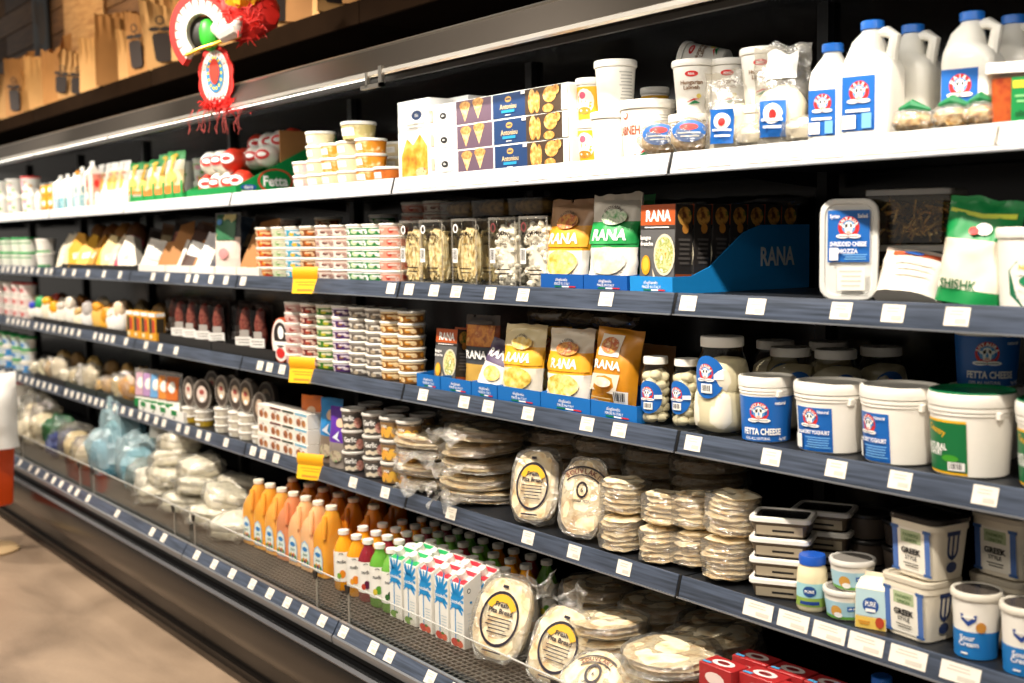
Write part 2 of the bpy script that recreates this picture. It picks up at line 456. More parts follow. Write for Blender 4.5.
# framed dark picture and pale timber panel on the boards
mb = MB().add(rbox(-.2, -.02, 0, .2, .0, .75, .004), C('1b1613', .4)); p = Proto('framed_picture'); p.part('frame', mb)
a = Art(flatmap((0, -.0205, 0), (1, 0, 0), (0, 0, 1)), curved=False); a.rect(-.17, .03, .17, .72, C('15171b', .4)); a.ell(.03, .5, .1, .16, C('5a4632', .5)); a.ell(-.05, .25, .08, .12, C('3c2f2a', .5)); a.ell(.06, .22, .07, .03, C('8a95a5', .4)); a.ell(-.1, .6, .05, .09, C('57412a', .5))
p.part('picture', a.mb)
p.place('dark framed picture hanging on the wooden wall behind the paper bags', 'picture', (sxw(42, .61, 2.9), .634, 2.75), 0)
one('timber_panel', MB().add(rbox(-.42, -.022, 0, .42, 0, .95, .004), wood('a5713d', 'd9ab72', 'e')), 'pale golden timber panel on the wall behind the paper bags', 'panel', (sxw(84, .61, 2.9), .634, 2.68))

# ------------------------------------------------------------------ the refrigerated case
dark = C('17181b', .32, spec=.5); blackg = C('0c0c0e', .16, spec=.6); alu = C('b9b4ab', .28, metal=.9); aludk = C('544e48', .34, metal=.7)
case = Proto('refrigerated_display_case')
for x0, x1 in bays:
    case.part('back_panel', MB().add(box(x0+.004, .55, .30, x1-.004, .60, 2.25), C('060607', .16, spec=.28)))
    case.part('upright', MB().add(box(x0-.018, .525, .32, x0+.018, .5495, 2.23), C('0e0f11', .4)))
prof = [(-.100, 2.147), (-.058, 2.226), (-.02, 2.248), (.60, 2.321), (.60, 2.252), (.30, 2.226), (.02, 2.172), (-.052, 2.141)]
case.part('canopy', MB().add(prism(prof, BX0, BX1, 'x'), C('101012', .12, spec=.7)))
case.part('canopy_fascia', MB().add(prism([(-.1015, 2.152), (-.1045, 2.155), (-.0615, 2.231), (-.0585, 2.228)], BX0, BX1, 'x'), aludk))
case.part('fascia_edge', MB().add(prism([(-.0615, 2.231), (-.064, 2.236), (-.05, 2.244), (-.048, 2.239)], BX0, BX1, 'x'), alu))
case.part('canopy_lip', MB().add(prism([(-.108, 2.141), (-.108, 2.152), (-.100, 2.155), (-.098, 2.137)], BX0, BX1, 'x'), C('d9d5cd', .25, metal=.6)))
case.part('canopy_rib', MB().add(prism([(-.052, 2.141), (-.05, 2.127), (-.03, 2.129), (-.03, 2.151)], BX0, BX1, 'x'), C('4b4742', .35, metal=.6)))
led_m, nt_, b_ = _new('led_glow'); b_.inputs['Emission Color'].default_value = (1, .95, .86, 1); b_.inputs['Emission Strength'].default_value = 3.0
for x0, x1 in bays[:6]:
    case.part('led_tube', MB().add(box(x0+.02, -.096, 2.135, x1-.02, -.088, 2.142), led_m))
xb = sxw(373, -.1, 2.141)
case.part('canopy_bracket', MB().add(box(xb-.06, -.112, 2.101, xb+.07, -.10, 2.113), alu).add(box(xb+.05, -.112, 2.101, xb+.07, -.10, 2.163), alu).add(box(xb-.03, -.112, 2.106, xb-.018, -.10, 2.152), alu))
# base
case.part('deck_floor', MB().add(box(BX0, -.235, .255, BX1, .56, .295), C('101012', .5)))
case.part('front_panel', MB().add(prism([(-.240, .372), (-.262, .368), (-.272, .31), (-.25, .30), (-.24, .30)], BX0, BX1, 'x'), C('191512', .35)))
bp = [(-.27, .346), (-.30, .350), (-.322, .337), (-.330, .31), (-.325, .24), (-.305, .19), (-.27, .16), (-.23, .15), (-.236, .25), (-.245, .346)]
case.part('bumper', MB().add(prism(bp, BX0, BX1, 'x'), C('0c0c0d', .26, spec=.5)))
case.part('bumper_edge', MB().add(prism([(-.3105, .3445), (-.312, .349), (-.325, .342), (-.3235, .3375)], BX0, BX1, 'x'), C('6f6f73', .35, metal=.6)))
for x0, x1 in bays:
    case.part('kick_plate', MB().add(box(x0+.001, -.20, .0, x1-.001, -.17, .155), C('1e1a17', .3, spec=.6)))
    case.part('foot_strip', MB().add(box(x0+.001, -.222, .0, x1-.001, -.2005, .03), C('3a322b', .4)))
case.place('long black open-front refrigerated display case filled with dairy food', 'fridge')
structure('ceiling', MB().add(box(-14, -6, 5.0, 6, .78, 5.05), C('1a1816', .8)), 'dark ceiling high above the aisle')

# ------------------------------------------------------------------ shelves with ticket rails and price labels
def rail_mat(c1, c2, key):
    m, nt, b = _new('rail_'+key); b.inputs['Roughness'].default_value = .38
    tc = nt.nodes.new('ShaderNodeTexCoord'); mp = nt.nodes.new('ShaderNodeMapping'); mp.inputs['Scale'].default_value = (2.5, 60, 60)
    n = nt.nodes.new('ShaderNodeTexNoise'); n.inputs['Scale'].default_value = 2; n.inputs['Detail'].default_value = 7
    cr = nt.nodes.new('ShaderNodeValToRGB'); e = cr.color_ramp.elements
    e[0].position = .32; e[0].color = (*lin(c1), 1); e[1].position = .72; e[1].color = (*lin(c2), 1)
    nt.links.new(tc.outputs['Object'], mp.inputs[0]); nt.links.new(mp.outputs[0], n.inputs['Vector']); nt.links.new(n.outputs[0], cr.inputs[0]); nt.links.new(cr.outputs[0], b.inputs['Base Color'])
    return m
rail_blue = rail_mat('2f3743', '566176', 'blue'); rail_white = rail_mat('c9cbd0', 'f2f2f2', 'white')
silver = C('a8abb0', .3, metal=.7)
ticket = C('ece6da', .55)
def ticks(s):
    lst = {'A': [4, 12, 20, 30, 40, 60, 66, 72, 79, 87, 95, 104, 113, 122, 140, 152, 165, 180, 195, 215, 250, 268, 290, 310, 340, 370, 405, 430, 455, 480, 512, 540, 575, 600, 625, 650, 690, 720, 760, 790, 830, 870, 905, 940, 980, 1015],
           'B': [3, 8, 14, 20, 26, 32, 38, 46, 51, 64, 74, 88, 104, 120, 153, 167, 188, 196, 211, 226, 243, 391, 409, 434, 456, 490, 523, 606, 688, 756, 841, 893, 957],
           'C': [3, 8, 13, 18, 23, 28, 36, 42, 48, 54, 60, 66, 72, 79, 95, 101, 107, 113, 126, 133, 146, 160, 176, 260, 269.5, 282, 423, 464, 488, 528, 587, 619, 693, 771, 836, 900, 985],
           'D': [3, 9, 15, 20, 26, 32, 38, 44, 50, 56, 66, 72, 78, 84, 90, 96, 102, 108, 115, 123, 131, 140, 147, 156, 164, 178.5, 187, 199, 208, 226, 253, 263, 276, 353, 385, 451, 528, 574, 624, 758, 793, 829, 866, 908, 960],
           'E': [10, 20, 30, 37, 46, 53.5, 61, 70, 77, 88, 117, 152, 163.5, 183, 196.5, 214, 232, 252, 269.5, 287, 303, 322, 343, 373, 389, 430, 455]}
    return lst[s]
LVL = {'A': 'topmost shelf', 'B': 'second shelf from top', 'C': 'third shelf from top', 'D': 'fourth shelf from top', 'E': 'bottom deck'}
bayname = {8: 'beyond the right edge', 7: 'at the right, nearest the camera', 6: 'in the middle of the photo', 5: 'left of the middle', 4: 'fourth bay from the right', 3: 'fifth bay from the right', 2: 'sixth bay from the right', 1: 'far left end', 0: 'beyond the left edge'}
lab_mesh = {}
def ticket_mesh(w, h):
    k = (w, h)
    if k not in lab_mesh:
        mb = MB().add(box(-w/2, -.0012, -h/2, w/2, 0, h/2), ticket)
        a = Art(flatmap((0, -.0013, 0), (1, 0, 0), (0, 0, 1)), mb=mb, curved=False)
        g = C('c4beb3', .6); a.lines(-w*.4, w*.3, h*.02, h*.38, 2, g, .35, seed=int(w*1e4)); a.rect(-w*.05, -h*.36, w*.4, -h*.12, C('cdc7bb', .6))
        lab_mesh[k] = mb.mesh('price_label')
    return lab_mesh[k]
for s in 'ABCD':
    ys, zt = SHELF[s]
    for bi, (x0, x1) in enumerate(bays):
        p = Proto('shelf')
        cx = (x0+x1)/2; hw = BAY/2-.004
        p.part('shelf_board', MB().add(box(-hw, .0, -.036, hw, .50-ys, -.006), C('23262b', .4, metal=.3)))
        rp = [(.0, .0), (-.004, .0), (-.017, -.046), (-.016, -.05), (.0, -.05)]
        ri = p.part('price_rail', MB().add(prism(rp, -hw, hw, 'x'), rail_white if s == 'A' else rail_blue))
        p.part('rail_lip', MB().add(box(-hw, -.0205, -.0525, hw, -.0, -.0495), silver), ri)
        p.part('rail_end_cap', MB().add(prism([(.0, .0005), (-.0055, .0005), (-.0185, -.0465), (-.0175, -.051), (.0, -.051)], -hw-.0035, -hw+.004, 'x'), C('0f1012', .4)), ri)
        p.part('bracket', MB().add(prism([(.49-ys, -.012), (.04, -.034), (.04, -.042), (.49-ys, -.075)], -hw+.006, -hw+.011, 'x'), C('121315', .4)))
        sh = p.place(f'{LVL[s]}, bay {bayname[bi]}, with its ticket rail', 'shelf', (cx, ys, zt), group='shelves of the display case')
        rail = [o for o in sh.children if o.name.startswith('price_rail')][0]
        for px in ticks(s):
            X = sx(s, px, -.012, zt-.025)
            if x0+.03 < X < x1-.03:
                w = .052 if px > 240 else .046
                if s == 'D' and px > 740: w = .085
                if s == 'A': w = .075
                me = ticket_mesh(w, .036)
                o = bpy.data.objects.new('price_label', me); COL.objects.link(o); o.parent = rail
                o.location = (X-cx, -.0112, -.023); o.rotation_euler = (-math.atan2(.013, .046), 0, 0)
# bottom deck: wire grid, ticket rail, clear riser
wire = C('918c84', .35, metal=.5)
for bi, (x0, x1) in enumerate(bays):
    p = Proto('wire_deck'); cx = (x0+x1)/2; hw = BAY/2-.004
    mb = MB()
    for i in range(17): y = .008+i*.0200; mb.add(box(-hw, y-.0016, .4195, hw, y+.0016, .4220), wire)
    n = 50
    for i in range(n): x = -hw+2*hw*(i+.5)/n; mb.add(box(x-.0016, .004, .4220, x+.0016, .34, .4245), wire)
    p.part('wire_grid', mb, kind='stuff')
    p.part('deck_plate', MB().add(box(-hw, .34, .415, hw, .78, .4245), C('2a2b2d', .5)))
    for k in (-1, 0, 1): p.part('support_bar', MB().add(box(k*.4-.006, .0, .296, k*.4+.006, .70, .4200), C('5c5a57', .4, metal=.5)))
    ri = p.part('price_rail', MB().add(prism([(.002, .436), (-.006, .438), (-.030, .396), (-.028, .376), (.002, .37)], -hw, hw, 'x'), rail_blue))
    p.part('rail_lip', MB().add(prism([(-.029, .398), (-.034, .394), (-.032, .372), (-.028, .374)], -hw, hw, 'x'), silver), ri)
    p.part('rail_top', MB().add(box(-hw, -.008, .4365, hw, .003, .4395), silver), ri)
    d = p.place(f'wire grid bottom deck with ticket rail, bay {bayname[bi]}', 'deck', (cx, -.25, 0), group='wire decks at the bottom of the case')
    rail = [o for o in d.children if o.name.startswith('price_rail')][0]
    for px in ticks('E'):
        X = sxw(px, -.27, .415)
        if x0+.03 < X < x1-.03:
            o = bpy.data.objects.new('price_label', ticket_mesh(.046, .036)); COL.objects.link(o); o.parent = rail
            o.location = (X-cx, -.0185, .4175); o.rotation_euler = (-math.atan2(.024, .039), 0, 0)
clear = film('f4f6f6', .05, .08, 0)
for bi, (x0, x1) in enumerate(bays[:8]):
    p = Proto('clear_riser')
    p.part('panel', MB().add(box(-.60, -.002, 0, .60, .002, .128), clear))
    p.part('panel_edge', MB().add(box(-.60, -.0024, .1282, .60, .0024, .1305), C('c9c8c2', .25)))
    for q in (-.585, .45):
        i = p.part('post', MB().add(box(q-.003, -.007, -.0005, q+.003, -.003, .125), C('b5b2aa', .3, metal=.6)))
        p.part('clip', MB().add(prism([(q-.014, .128), (q+.014, .128), (q+.010, .108), (q, .10), (q-.010, .108)], -.012, -.0072, 'y'), C('121212', .4)), i)
    p.place(f'clear plastic riser along the bottom deck, bay {bayname[bi]}', 'riser', ((x0+x1)/2, -.236, .4300), group='clear risers of the bottom deck')

# ------------------------------------------------------------------ ledge above the case with brown paper bags
lw = C('1d1209', .95, spec=.05, var=.3, scale=9)
p = Proto('wall_ledge')
for i in range(6):
    p.part('ledge_board', MB().add(rbox(-13+i*2.2, .30, 2.45, -13+(i+1)*2.2-.006, .633, 2.540, .004), lw))
p.place('long wooden ledge on the wall carrying the paper bags', 'ledge')
kraft = C('cc9c60', .75, var=.14, scale=12); kraft2 = C('a8763f', .75, var=.14, scale=12); ink = C('2b201c', .6)
def paper_bag(seed, w=.2, h=.3, d=.1, prints=1, mat=kraft):
    rnd = random.Random(seed); p = Proto('paper_bag'); mb = MB()
    nu, nv = 8, 8; per = []
    for i in range(nu+1): per.append((-w/2+w*i/nu, -d/2))
    for i in range(1, 4): per.append((w/2-(.025 if i == 2 else .012), -d/2+d*i/4))
    for i in range(nu+1): per.append((w/2-w*i/nu, d/2))
    for i in range(1, 4): per.append((-w/2+(.025 if i == 2 else .012), d/2-d*i/4))
    n = len(per); V = []; Fc = []
    tilt_f, tilt_b = rnd.uniform(-.09, .05), rnd.uniform(-.04, .10)
    for j in range(nv+1):
        t = j/nv
        for i, (x, y) in enumerate(per):
            k = nz(x*14+seed, y*14, t*3)*.012*t
            dz = (tilt_f if y < 0 else tilt_b)*(x/w+.5)*(t**3)+(.014*abs(math.sin(i*2.1+seed)) if j == nv else 0)
            gx = 1-.10*t*(1 if abs(y) < d*.3 else 0)
            V.append((x*gx*(1+.05*t*(rnd.random()-.5)*0)+k, y*(1-.25*t*(i % 2))+k+(-.012 if y < 0 else .012)*t*t*rnd.uniform(.6, 1.2), t*h+dz))
    for j in range(nv):
        for i in range(n): Fc.append((j*n+i, j*n+(i+1) % n, (j+1)*n+(i+1) % n, (j+1)*n+i))
    Fc.append(tuple(range(n-1, -1, -1)))
    mb.add((V, Fc), mat); p.part('bag', mb)
    if prints:
        a = Art(flatmap((0, -d/2-.008, 0), (1, 0, 0), (0, -.07, 1), .0006), curved=False)
        for q in ((0,) if prints == 1 else (-.05, .045)):
            s = 1.0 if prints == 1 else .75
            a.k = 0
            a.poly([(q-.042*s, .05), (q-.03*s, .035), (q+.03*s, .035), (q+.042*s, .05), (q+.045*s, .155*s+.01), (q+.036*s, .17*s+.01), (q-.036*s, .17*s+.01), (q-.045*s, .155*s+.01)], ink)
            a.ell(q-.028*s, .193*s+.01, .03*s, .012, ink, 10); a.ell(q+.03*s, .19*s+.01, .032*s, .012, ink, 10)
            a.ring(q+.006*s, .235*s+.01, .016*s, .024*s, ink, 16)
        i = p.part('jar_print', a.mb)
    return p
bagx = [(-6, 2, 0), (9, 1, 0), (20, 2, 1), (31, 1, 0), (43, 1, 0), (55, 2, 0), (70, 1, 2), (92, 1, 0), (112, 2, 0), (130, 1, 0), (144, 2, 1), (163, 1, 1), (187, 1, 1), (207, 2, 0), (232, 1, 1), (256, 2, 0), (280, 1, 1), (306, 2, 0), (330, 1, 1), (360, 2, 0)]
for i, (px, m, pr) in enumerate(bagx):
    tall = .30+.045*((i*7) % 3)-.03*(i % 2)
    pb = paper_bag(i+3, .135+.025*(i % 3), tall, .085, pr, kraft if m == 1 else kraft2)
    X = sxw(px, .36, 2.54)
    pb.place(('brown kraft paper bag with dark jar print' if pr == 1 else 'brown kraft paper bag with two dark jar prints' if pr == 2 else 'plain brown kraft paper bag')+f', {ORD[i] if i < 12 else ORD[19-i]+" from right" } on the wall ledge' if i < 12 else ('brown kraft bag with dark jar print' if pr else 'plain brown kraft bag')+f', {ORD[19-i]+" from the right" if i<19 else "rightmost"} on the wall ledge', 'paper bag', (X, .365+.015*(i % 2), 2.5405), (radians((i*29 % 9)-4), radians((i*53 % 11)-5), radians(50+((i*37) % 61)-30)), 'paper bags on the wall ledge')

# ------------------------------------------------------------------ red festival lion puppet standing on the canopy
def lion():
    p = Proto('lion_puppet'); red = C('d01f14', .6, var=.15); white = C('e9e4da', .5); blue = C('1f7fb5', .5); green = C('2fae2a', .45); gold = C('d9a520', .35, metal=.4)
    # lower jaw: scalloped board hanging down
    def oval(rx, rz, cz, n=36, sc=0.0, m=9): return [((rx*(1+sc*abs(sin(m*a/2))))*cos(a), cz+(rz*(1+sc*abs(sin(m*a/2))))*sin(a)) for a in [2*pi*i/n for i in range(n)]]
    p.part('lower_jaw', MB().add(prism(oval(.090, .152, .155, 54, .09, 10), -.012, .0, 'y'), red))
    p.part('tooth_band', MB().add(prism(oval(.074, .130, .160), -.017, -.0125, 'y'), white))
    a = Art(flatmap((0, -.0175, 0), (1, 0, 0), (0, 0, 1)), curved=False); 
    for i in range(22):
        t = 2*pi*i/22; c, s = cos(t), sin(t)
        a.k = 0; a.poly([(.064*c-.003*s, .16+.119*s+.003*c), (.064*c+.003*s, .16+.119*s-.003*c), (.048*c, .165+.09*s)], red)
    p.part('tooth_line', a.mb)
    p.part('tongue_rim', MB().add(prism(oval(.046, .088, .172), -.022, -.0175, 'y'), blue))
    p.part('tongue', MB().add(prism(oval(.026, .062, .185), -.027, -.0225, 'y'), C('c7341f', .5)))
    a = Art(flatmap((0, -.0225, 0), (1, 0, 0), (0, 0, 1)), curved=False)
    for i in range(14):
        t = 2*pi*i/14; a.k = 0; a.ell(.036*cos(t), .178+.075*sin(t), .006, .008, C('e6c62c', .5), 8)
    p.part('tongue_spot', a.mb)
    # upper jaw: arch of teeth round a green mouth, tilted
    up = MB(); n = 26
    def arch(r0, r1, y0, y1, m, a0=-25, a1=215, sx_=1.0):
        o = [(r1*sx_*cos(radians(a0+(a1-a0)*i/n)), r1*sin(radians(a0+(a1-a0)*i/n))) for i in range(n+1)]+[(r0*sx_*cos(radians(a0+(a1-a0)*i/n)), r0*sin(radians(a0+(a1-a0)*i/n))) for i in range(n, -1, -1)]
        return prism(o, y0, y1, 'y')
    X = T(-.045, 0, .368, 0, radians(-14), s=(1.12, 1, 1.1))
    p.part('upper_jaw', MB().add(arch(.145, .185, -.05, .0, red, sx_=.85), red, X))
    p.part('upper_tooth_band', MB().add(arch(.085, .148, -.056, -.01, white, sx_=.85), white, X))
    a = Art(lambda u, v, k: X @ Vector((u, -.0565-.0004*k, v)), curved=False)
    for i in range(15):
        t = radians(-20+230*i/14); c, s = cos(t), sin(t); a.k = 0
        a.poly([(.126*c-.004*s, .148*s+.004*c), (.126*c+.004*s, .148*s-.004*c), (.10*c, .112*s)], red)
    p.part('tooth_line', a.mb)
    p.part('mouth', MB().add(blob(.078, .045, .088, 3, .05), C('1c1a12', .6), T(-.06, .0, .37)))
    p.part('mouth_lining', MB().add(blob(.05, .03, .08, 5, .05), green, T(-.02, -.03, .36, 0, radians(-10))))
    p.part('gold_bar', MB().add(tube([(-.13, -.06, .265), (-.05, -.07, .29), (.05, -.065, .315), (.16, -.05, .34)], .009, 8), gold))
    p.part('tusk', MB().add(tube([(.04, -.06, .39), (.09, -.075, .355), (.15, -.08, .37), (.185, -.075, .43)], [.035, .046, .042, .006], 10), white))
    p.part('snout', MB().add(blob(.19, .11, .13, 8, .2, 3), red, T(.13, .05, .47)))
    p.part('crest', MB().add(blob(.11, .09, .10, 9, .3, 4), C('e8b21c', .5, var=.3), T(.17, -.03, .57)))
    fur = MB(); rnd = random.Random(4)
    for i in range(260):
        c = Vector((rnd.uniform(-.06, .15), rnd.uniform(-.04, .04), rnd.uniform(-.005, .05)))
        d = Vector((rnd.uniform(-1, 1), rnd.uniform(-1, .3), rnd.uniform(-.3, .6))).normalized()*.045
        fur.add(tube([c, c+d*.6, c+d+Vector((0, 0, -.012))], [.0035, .003, .0008], 4), C('e0251c', .7))
    for i in range(160):
        c = Vector((rnd.uniform(.05, .28), rnd.uniform(-.10, .05), rnd.uniform(.33, .58))); d = Vector((rnd.uniform(-1, 1), rnd.uniform(-1, 0), rnd.uniform(-1, .6))).normalized()*.05
        fur.add(tube([c, c+d*.6, c+d], [.004, .003, .0008], 4), red)
    p.part('fur', fur, kind='stuff')
    st = MB()
    for i in range(16):
        x = rnd.uniform(-.10, .2); q = [(x, -.075, .0)]
        for j in range(6): q.append((q[-1][0]+rnd.uniform(-.012, .012), -.085-rnd.uniform(0, .01), -.01-.02*(j+1)*rnd.uniform(.7, 1.1)))
        st.add(tube(q, .0012, 4), C('b3453f', .7))
    p.part('tassel_strand', st, kind='stuff')
    return p
lion().place('red festival lion puppet with white teeth and green mouth on the canopy', 'puppet', (sxw(219, -.12, 2.17), -.125, 2.137), radians(38), scale=.78)

# ------------------------------------------------------------------ product kinds
W = C('f3efe6', .42); W2 = C('e7e2d6', .5); BLK = C('17171a', .5); BLUE = C('1763b6', .4); RED = C('cf2a27', .45); GRN = C('0f7a45', .42); YEL = C('f0b51e', .45); NAVY = C('1d3a66', .4)
WH = C('fbfaf6', .45); SILV = C('c9ccd2', .3, metal=.6); CLEAR = film('fafaf8', .04, .1, .0); CLEARB = film('f8f6f0', .22, .2, 1.0, 34, .10); CLEARM = film('f2efe8', .08, .2, .3, 30, .10)
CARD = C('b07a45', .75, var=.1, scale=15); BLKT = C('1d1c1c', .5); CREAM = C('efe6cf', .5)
def ptub(r, h, body, lid, taper=.86, lid_h=.012, over=.003, seg=28, art=None, name='tub', clear_top=None, az=0.0, rimmed=False):
    """round tub with a press-on lid; front print drawn by art(Art, r, h)"""
    p = Proto(name); rb = r*taper; hh = h-lid_h
    pr = [(0, 0), (rb-.004, 0), (rb, .003), (rb+(r-rb)*.9, hh*.9)]
    if rimmed: pr += [(r*.985, hh*.9), (r+.002, hh*.905), (r+.002, hh*.955), (r*.985, hh*.96)]
    pr += [(r, hh+.001), (r-.004, hh+.001), (0, hh+.001)]
    p.part('body', MB().add(lathe(pr, seg), body))
    if art:
        a = Art(cylmap(rb, r, hh, az)); art(a, r, hh); p.part('label', a.mb)
    R = r+over
    li = p.part('lid', MB().add(lathe([(R-.001, hh+.002), (R, hh+.004), (R, h-.003), (R-.002, h), (R-.006, h), (R-.008, h-.003), (0, h-.003)], seg), lid))
    if clear_top: p.part('lid_window', MB().add(lathe([(R-.009, h-.0028), (R-.009, h-.0015), (0, h-.0015)], seg), clear_top), li)
    return p
def pbox(w, h, d, mat, art=None, side=None, name='carton', b=.0015, top=None):
    """printed carton; front at y=0, left at x=0"""
    p = Proto(name); p.part('carton', MB().add(rbox(0, 0, 0, w, d, h, b), mat))
    if art:
        a = Art(flatmap((0, -.0003, 0), (1, 0, 0), (0, 0, 1)), curved=False); art(a, w, h); p.part('front_print', a.mb)
    if side:
        a = Art(flatmap((w+.0003, 0, 0), (0, 1, 0), (0, 0, 1)), curved=False); side(a, d, h); p.part('side_print', a.mb)
    return p
def psq(hx, hy, h, body, lid, taper=.86, lid_h=.014, cr=.02, art=None, side=None, name='square_tub', over=.004, topm=None):
    p = Proto(name); hh = h-lid_h
    p.part('body', MB().add(loft([(0, hx*taper-.003, hy*taper-.003, cr*.8), (.003, hx*taper, hy*taper, cr*.8), (hh*.88, hx*.985, hy*.985, cr), (hh*.885, hx+.001, hy+.001, cr), (hh, hx+.001, hy+.001, cr)], 4), body))
    li = p.part('lid', MB().add(loft([(hh+.001, hx+over, hy+over, cr), (h-.002, hx+over, hy+over, cr), (h, hx+over-.002, hy+over-.002, cr), (h, hx-.006, hy-.006, cr*.8), (h-.004, hx-.008, hy-.008, cr*.8)], 4), lid))
    if topm: p.part('lid_panel', MB().add(loft([(h-.0038, hx-.009, hy-.009, cr*.7), (h-.002, hx-.009, hy-.009, cr*.7)], 4), topm), li)
    sl = hy*(1-taper)/hh
    if art:
        a = Art(flatmap((0, -hy*taper-.0012, 0), (1, 0, 0), (0, -sl, 1)), curved=False); art(a, hx*taper, hh); p.part('label', a.mb)
    if side:
        s2 = hx*(1-taper)/hh
        a = Art(flatmap((hx*taper+.0012, 0, 0), (0, 1, 0), (s2, 0, 1)), curved=False); side(a, hy*taper, hh); p.part('side_label', a.mb)
    return p
def bull(a, cu, cv, r, name='SHTAURA'):
    """round red dairy badge: ring of letters about a white cow head, banner below"""
    a.ell(cu, cv, r, r*1.02, RED, 22, 1); a.ell(cu, cv, r*.62, r*.66, C('5aa0d8', .45), 18, 1)
    k = a.k
    a.poly([(cu+x*r, cv+y*r) for x, y in ((-.30, -.58), (-.36, -.1), (-.60, .02), (-.66, .24), (-.34, .22), (-.26, .44), (0, .52), (.26, .44), (.34, .22), (.66, .24), (.60, .02), (.36, -.1), (.30, -.58), (0, -.7))], WH)
    a.poly([(cu+x*r, cv+y*r) for x, y in ((-.34, .2), (-.08, .36), (-.12, 0), (-.3, -.08))], BLK); k2 = a.k; a.k = k2-1
    a.poly([(cu+x*r, cv+y*r) for x, y in ((.1, .36), (.34, .2), (.26, -.06), (.14, .05))], BLK); a.k = k2
    a.ell(cu, cv-.5*r, .22*r, .14*r, C('e9b7a6', .5), 10, 1)
    a.arc(name, cu, cv, r*.8, r*.30, WH, 90, 165, .03)
    a.ell(cu-.55*r, cv-.86*r, .62*r, .2*r, WH, 14, 1); a.k -= 1; a.ell(cu+.55*r, cv-.86*r, .62*r, .2*r, WH, 14, 1)
    a.lines(cu-.95*r, cu+.95*r, cv-.96*r, cv-.78*r, 1, C('8a8a90', .5), .45)
def fmilk(w, h, d, mat, cap, cap_r=.019, art=None, name='milk_jug', handle=True, flip=1):
    p = Proto(name); hx, hy = w/2, d/2; zb = h*.60
    secs = [(0, hx-.008, hy-.008, .014), (.006, hx, hy, .018), (zb*.5, hx, hy, .02), (zb, hx, hy, .022)]
    if handle:
        secs += [(zb+.018, hx*.90, hy*.95, .024, -.004*flip, 0), (h*.74, hx*.66, hy*.86, .026, -.012*flip, 0), (h*.83, hx*.55, hy*.66, .02, -.011*flip, 0), (h*.90, cap_r*1.0, cap_r*1.0, cap_r*.95, -.006*flip, 0), (h-.018, cap_r*.9, cap_r*.9, cap_r*.88, -.004*flip, 0)]
    else:
        secs += [(h*.72, hx*.96, hy*.96, .03), (h*.80, hx*.75, hy*.75, .03), (h*.88, cap_r, cap_r, cap_r*.95), (h-.018, cap_r*.9, cap_r*.9, cap_r*.88)]
    cx = -.004*flip if handle else 0
    p.part('body', MB().add(loft(secs, 4), mat))
    if handle:
        p.part('handle', MB().add(tube([(flip*(cap_r*.5-.004), 0, h*.895), (flip*hx*.55, 0, h*.895), (flip*hx*.86, 0, h*.85), (flip*(hx-.013), 0, h*.72), (flip*(hx-.016), 0, zb-.01)], [.010, .012, .0125, .012, .012], 10), mat))
    p.part('cap', MB().add(lathe([(cap_r+.001, h-.018), (cap_r+.0025, h-.017), (cap_r+.0025, h-.002), (cap_r, h), (0, h)], 20), cap, T(cx, 0, 0)))
    if art:
        a = Art(flatmap((0, -hy-.0008, 0), (1, 0, 0), (0, 0, 1)), curved=False); art(a, hx, zb); p.part('label', a.mb)
    return p
def pbottle(r, h, mat, cap, art=None, label_z=(.2, .7), name='bottle'):
    p = Proto(name)
    p.part('body', MB().add(lathe([(0, 0), (r*.86, 0), (r, .008), (r, h*.62), (r*.97, h*.68), (r*.70, h*.80), (r*.46, h*.87), (r*.42, h*.91), (r*.42, h*.935), (0, h*.935)], 24), mat))
    p.part('cap', MB().add(lathe([(r*.50, h*.925), (r*.53, h*.93), (r*.53, h*.995), (r*.49, h), (0, h)], 20), cap))
    a = Art(cylmap(r, r, h)); z0, z1 = h*label_z[0], h*label_z[1]; a.rect(-pi*r*.98, z0, pi*r*.98, z1, W)
    if art: art(a, r, h)
    p.part('label', a.mb)
    return p
def tray(w, d, hf, hb, mat, t=.004, name='tray', art=None, pw=1.6):
    """open carton tray: low front, sloping sides; origin front left bottom"""
    p = Proto(name)
    p.part('base', MB().add(box(0, 0, 0, w, d, t), mat))
    i = p.part('front_wall', MB().add(box(0, 0, t, w, t, hf), mat))
    p.part('back_wall', MB().add(box(0, d-t, t, w, d, hb), mat))
    n = 8; o = [(t, t)]+[(d-t, t), (d-t, hb)]+[(d-t-(d-2*t)*k/n, hf+(hb-hf)*((1-k/n)**pw if pw != 'S' else (lambda q: q*q*(3-2*q))(min(1, max(0, ((1-k/n)-.12)/.5))))) for k in range(1, n+1)]
    for x in (0, w-t): p.part('side_wall', MB().add(prism(o, x, x+t, 'x'), mat))
    if art:
        a = Art(flatmap((0, -.0004, 0), (1, 0, 0), (0, 0, 1)), curved=False); art(a, w, hf); p.part('front_print', a.mb, i)
    return p
def pita_mat(): return food(['cfa26a', 'ecd6ac', 'f6e9cc', 'f2e0bc'], 22, kind='noise', rough=.8, bump=.25)
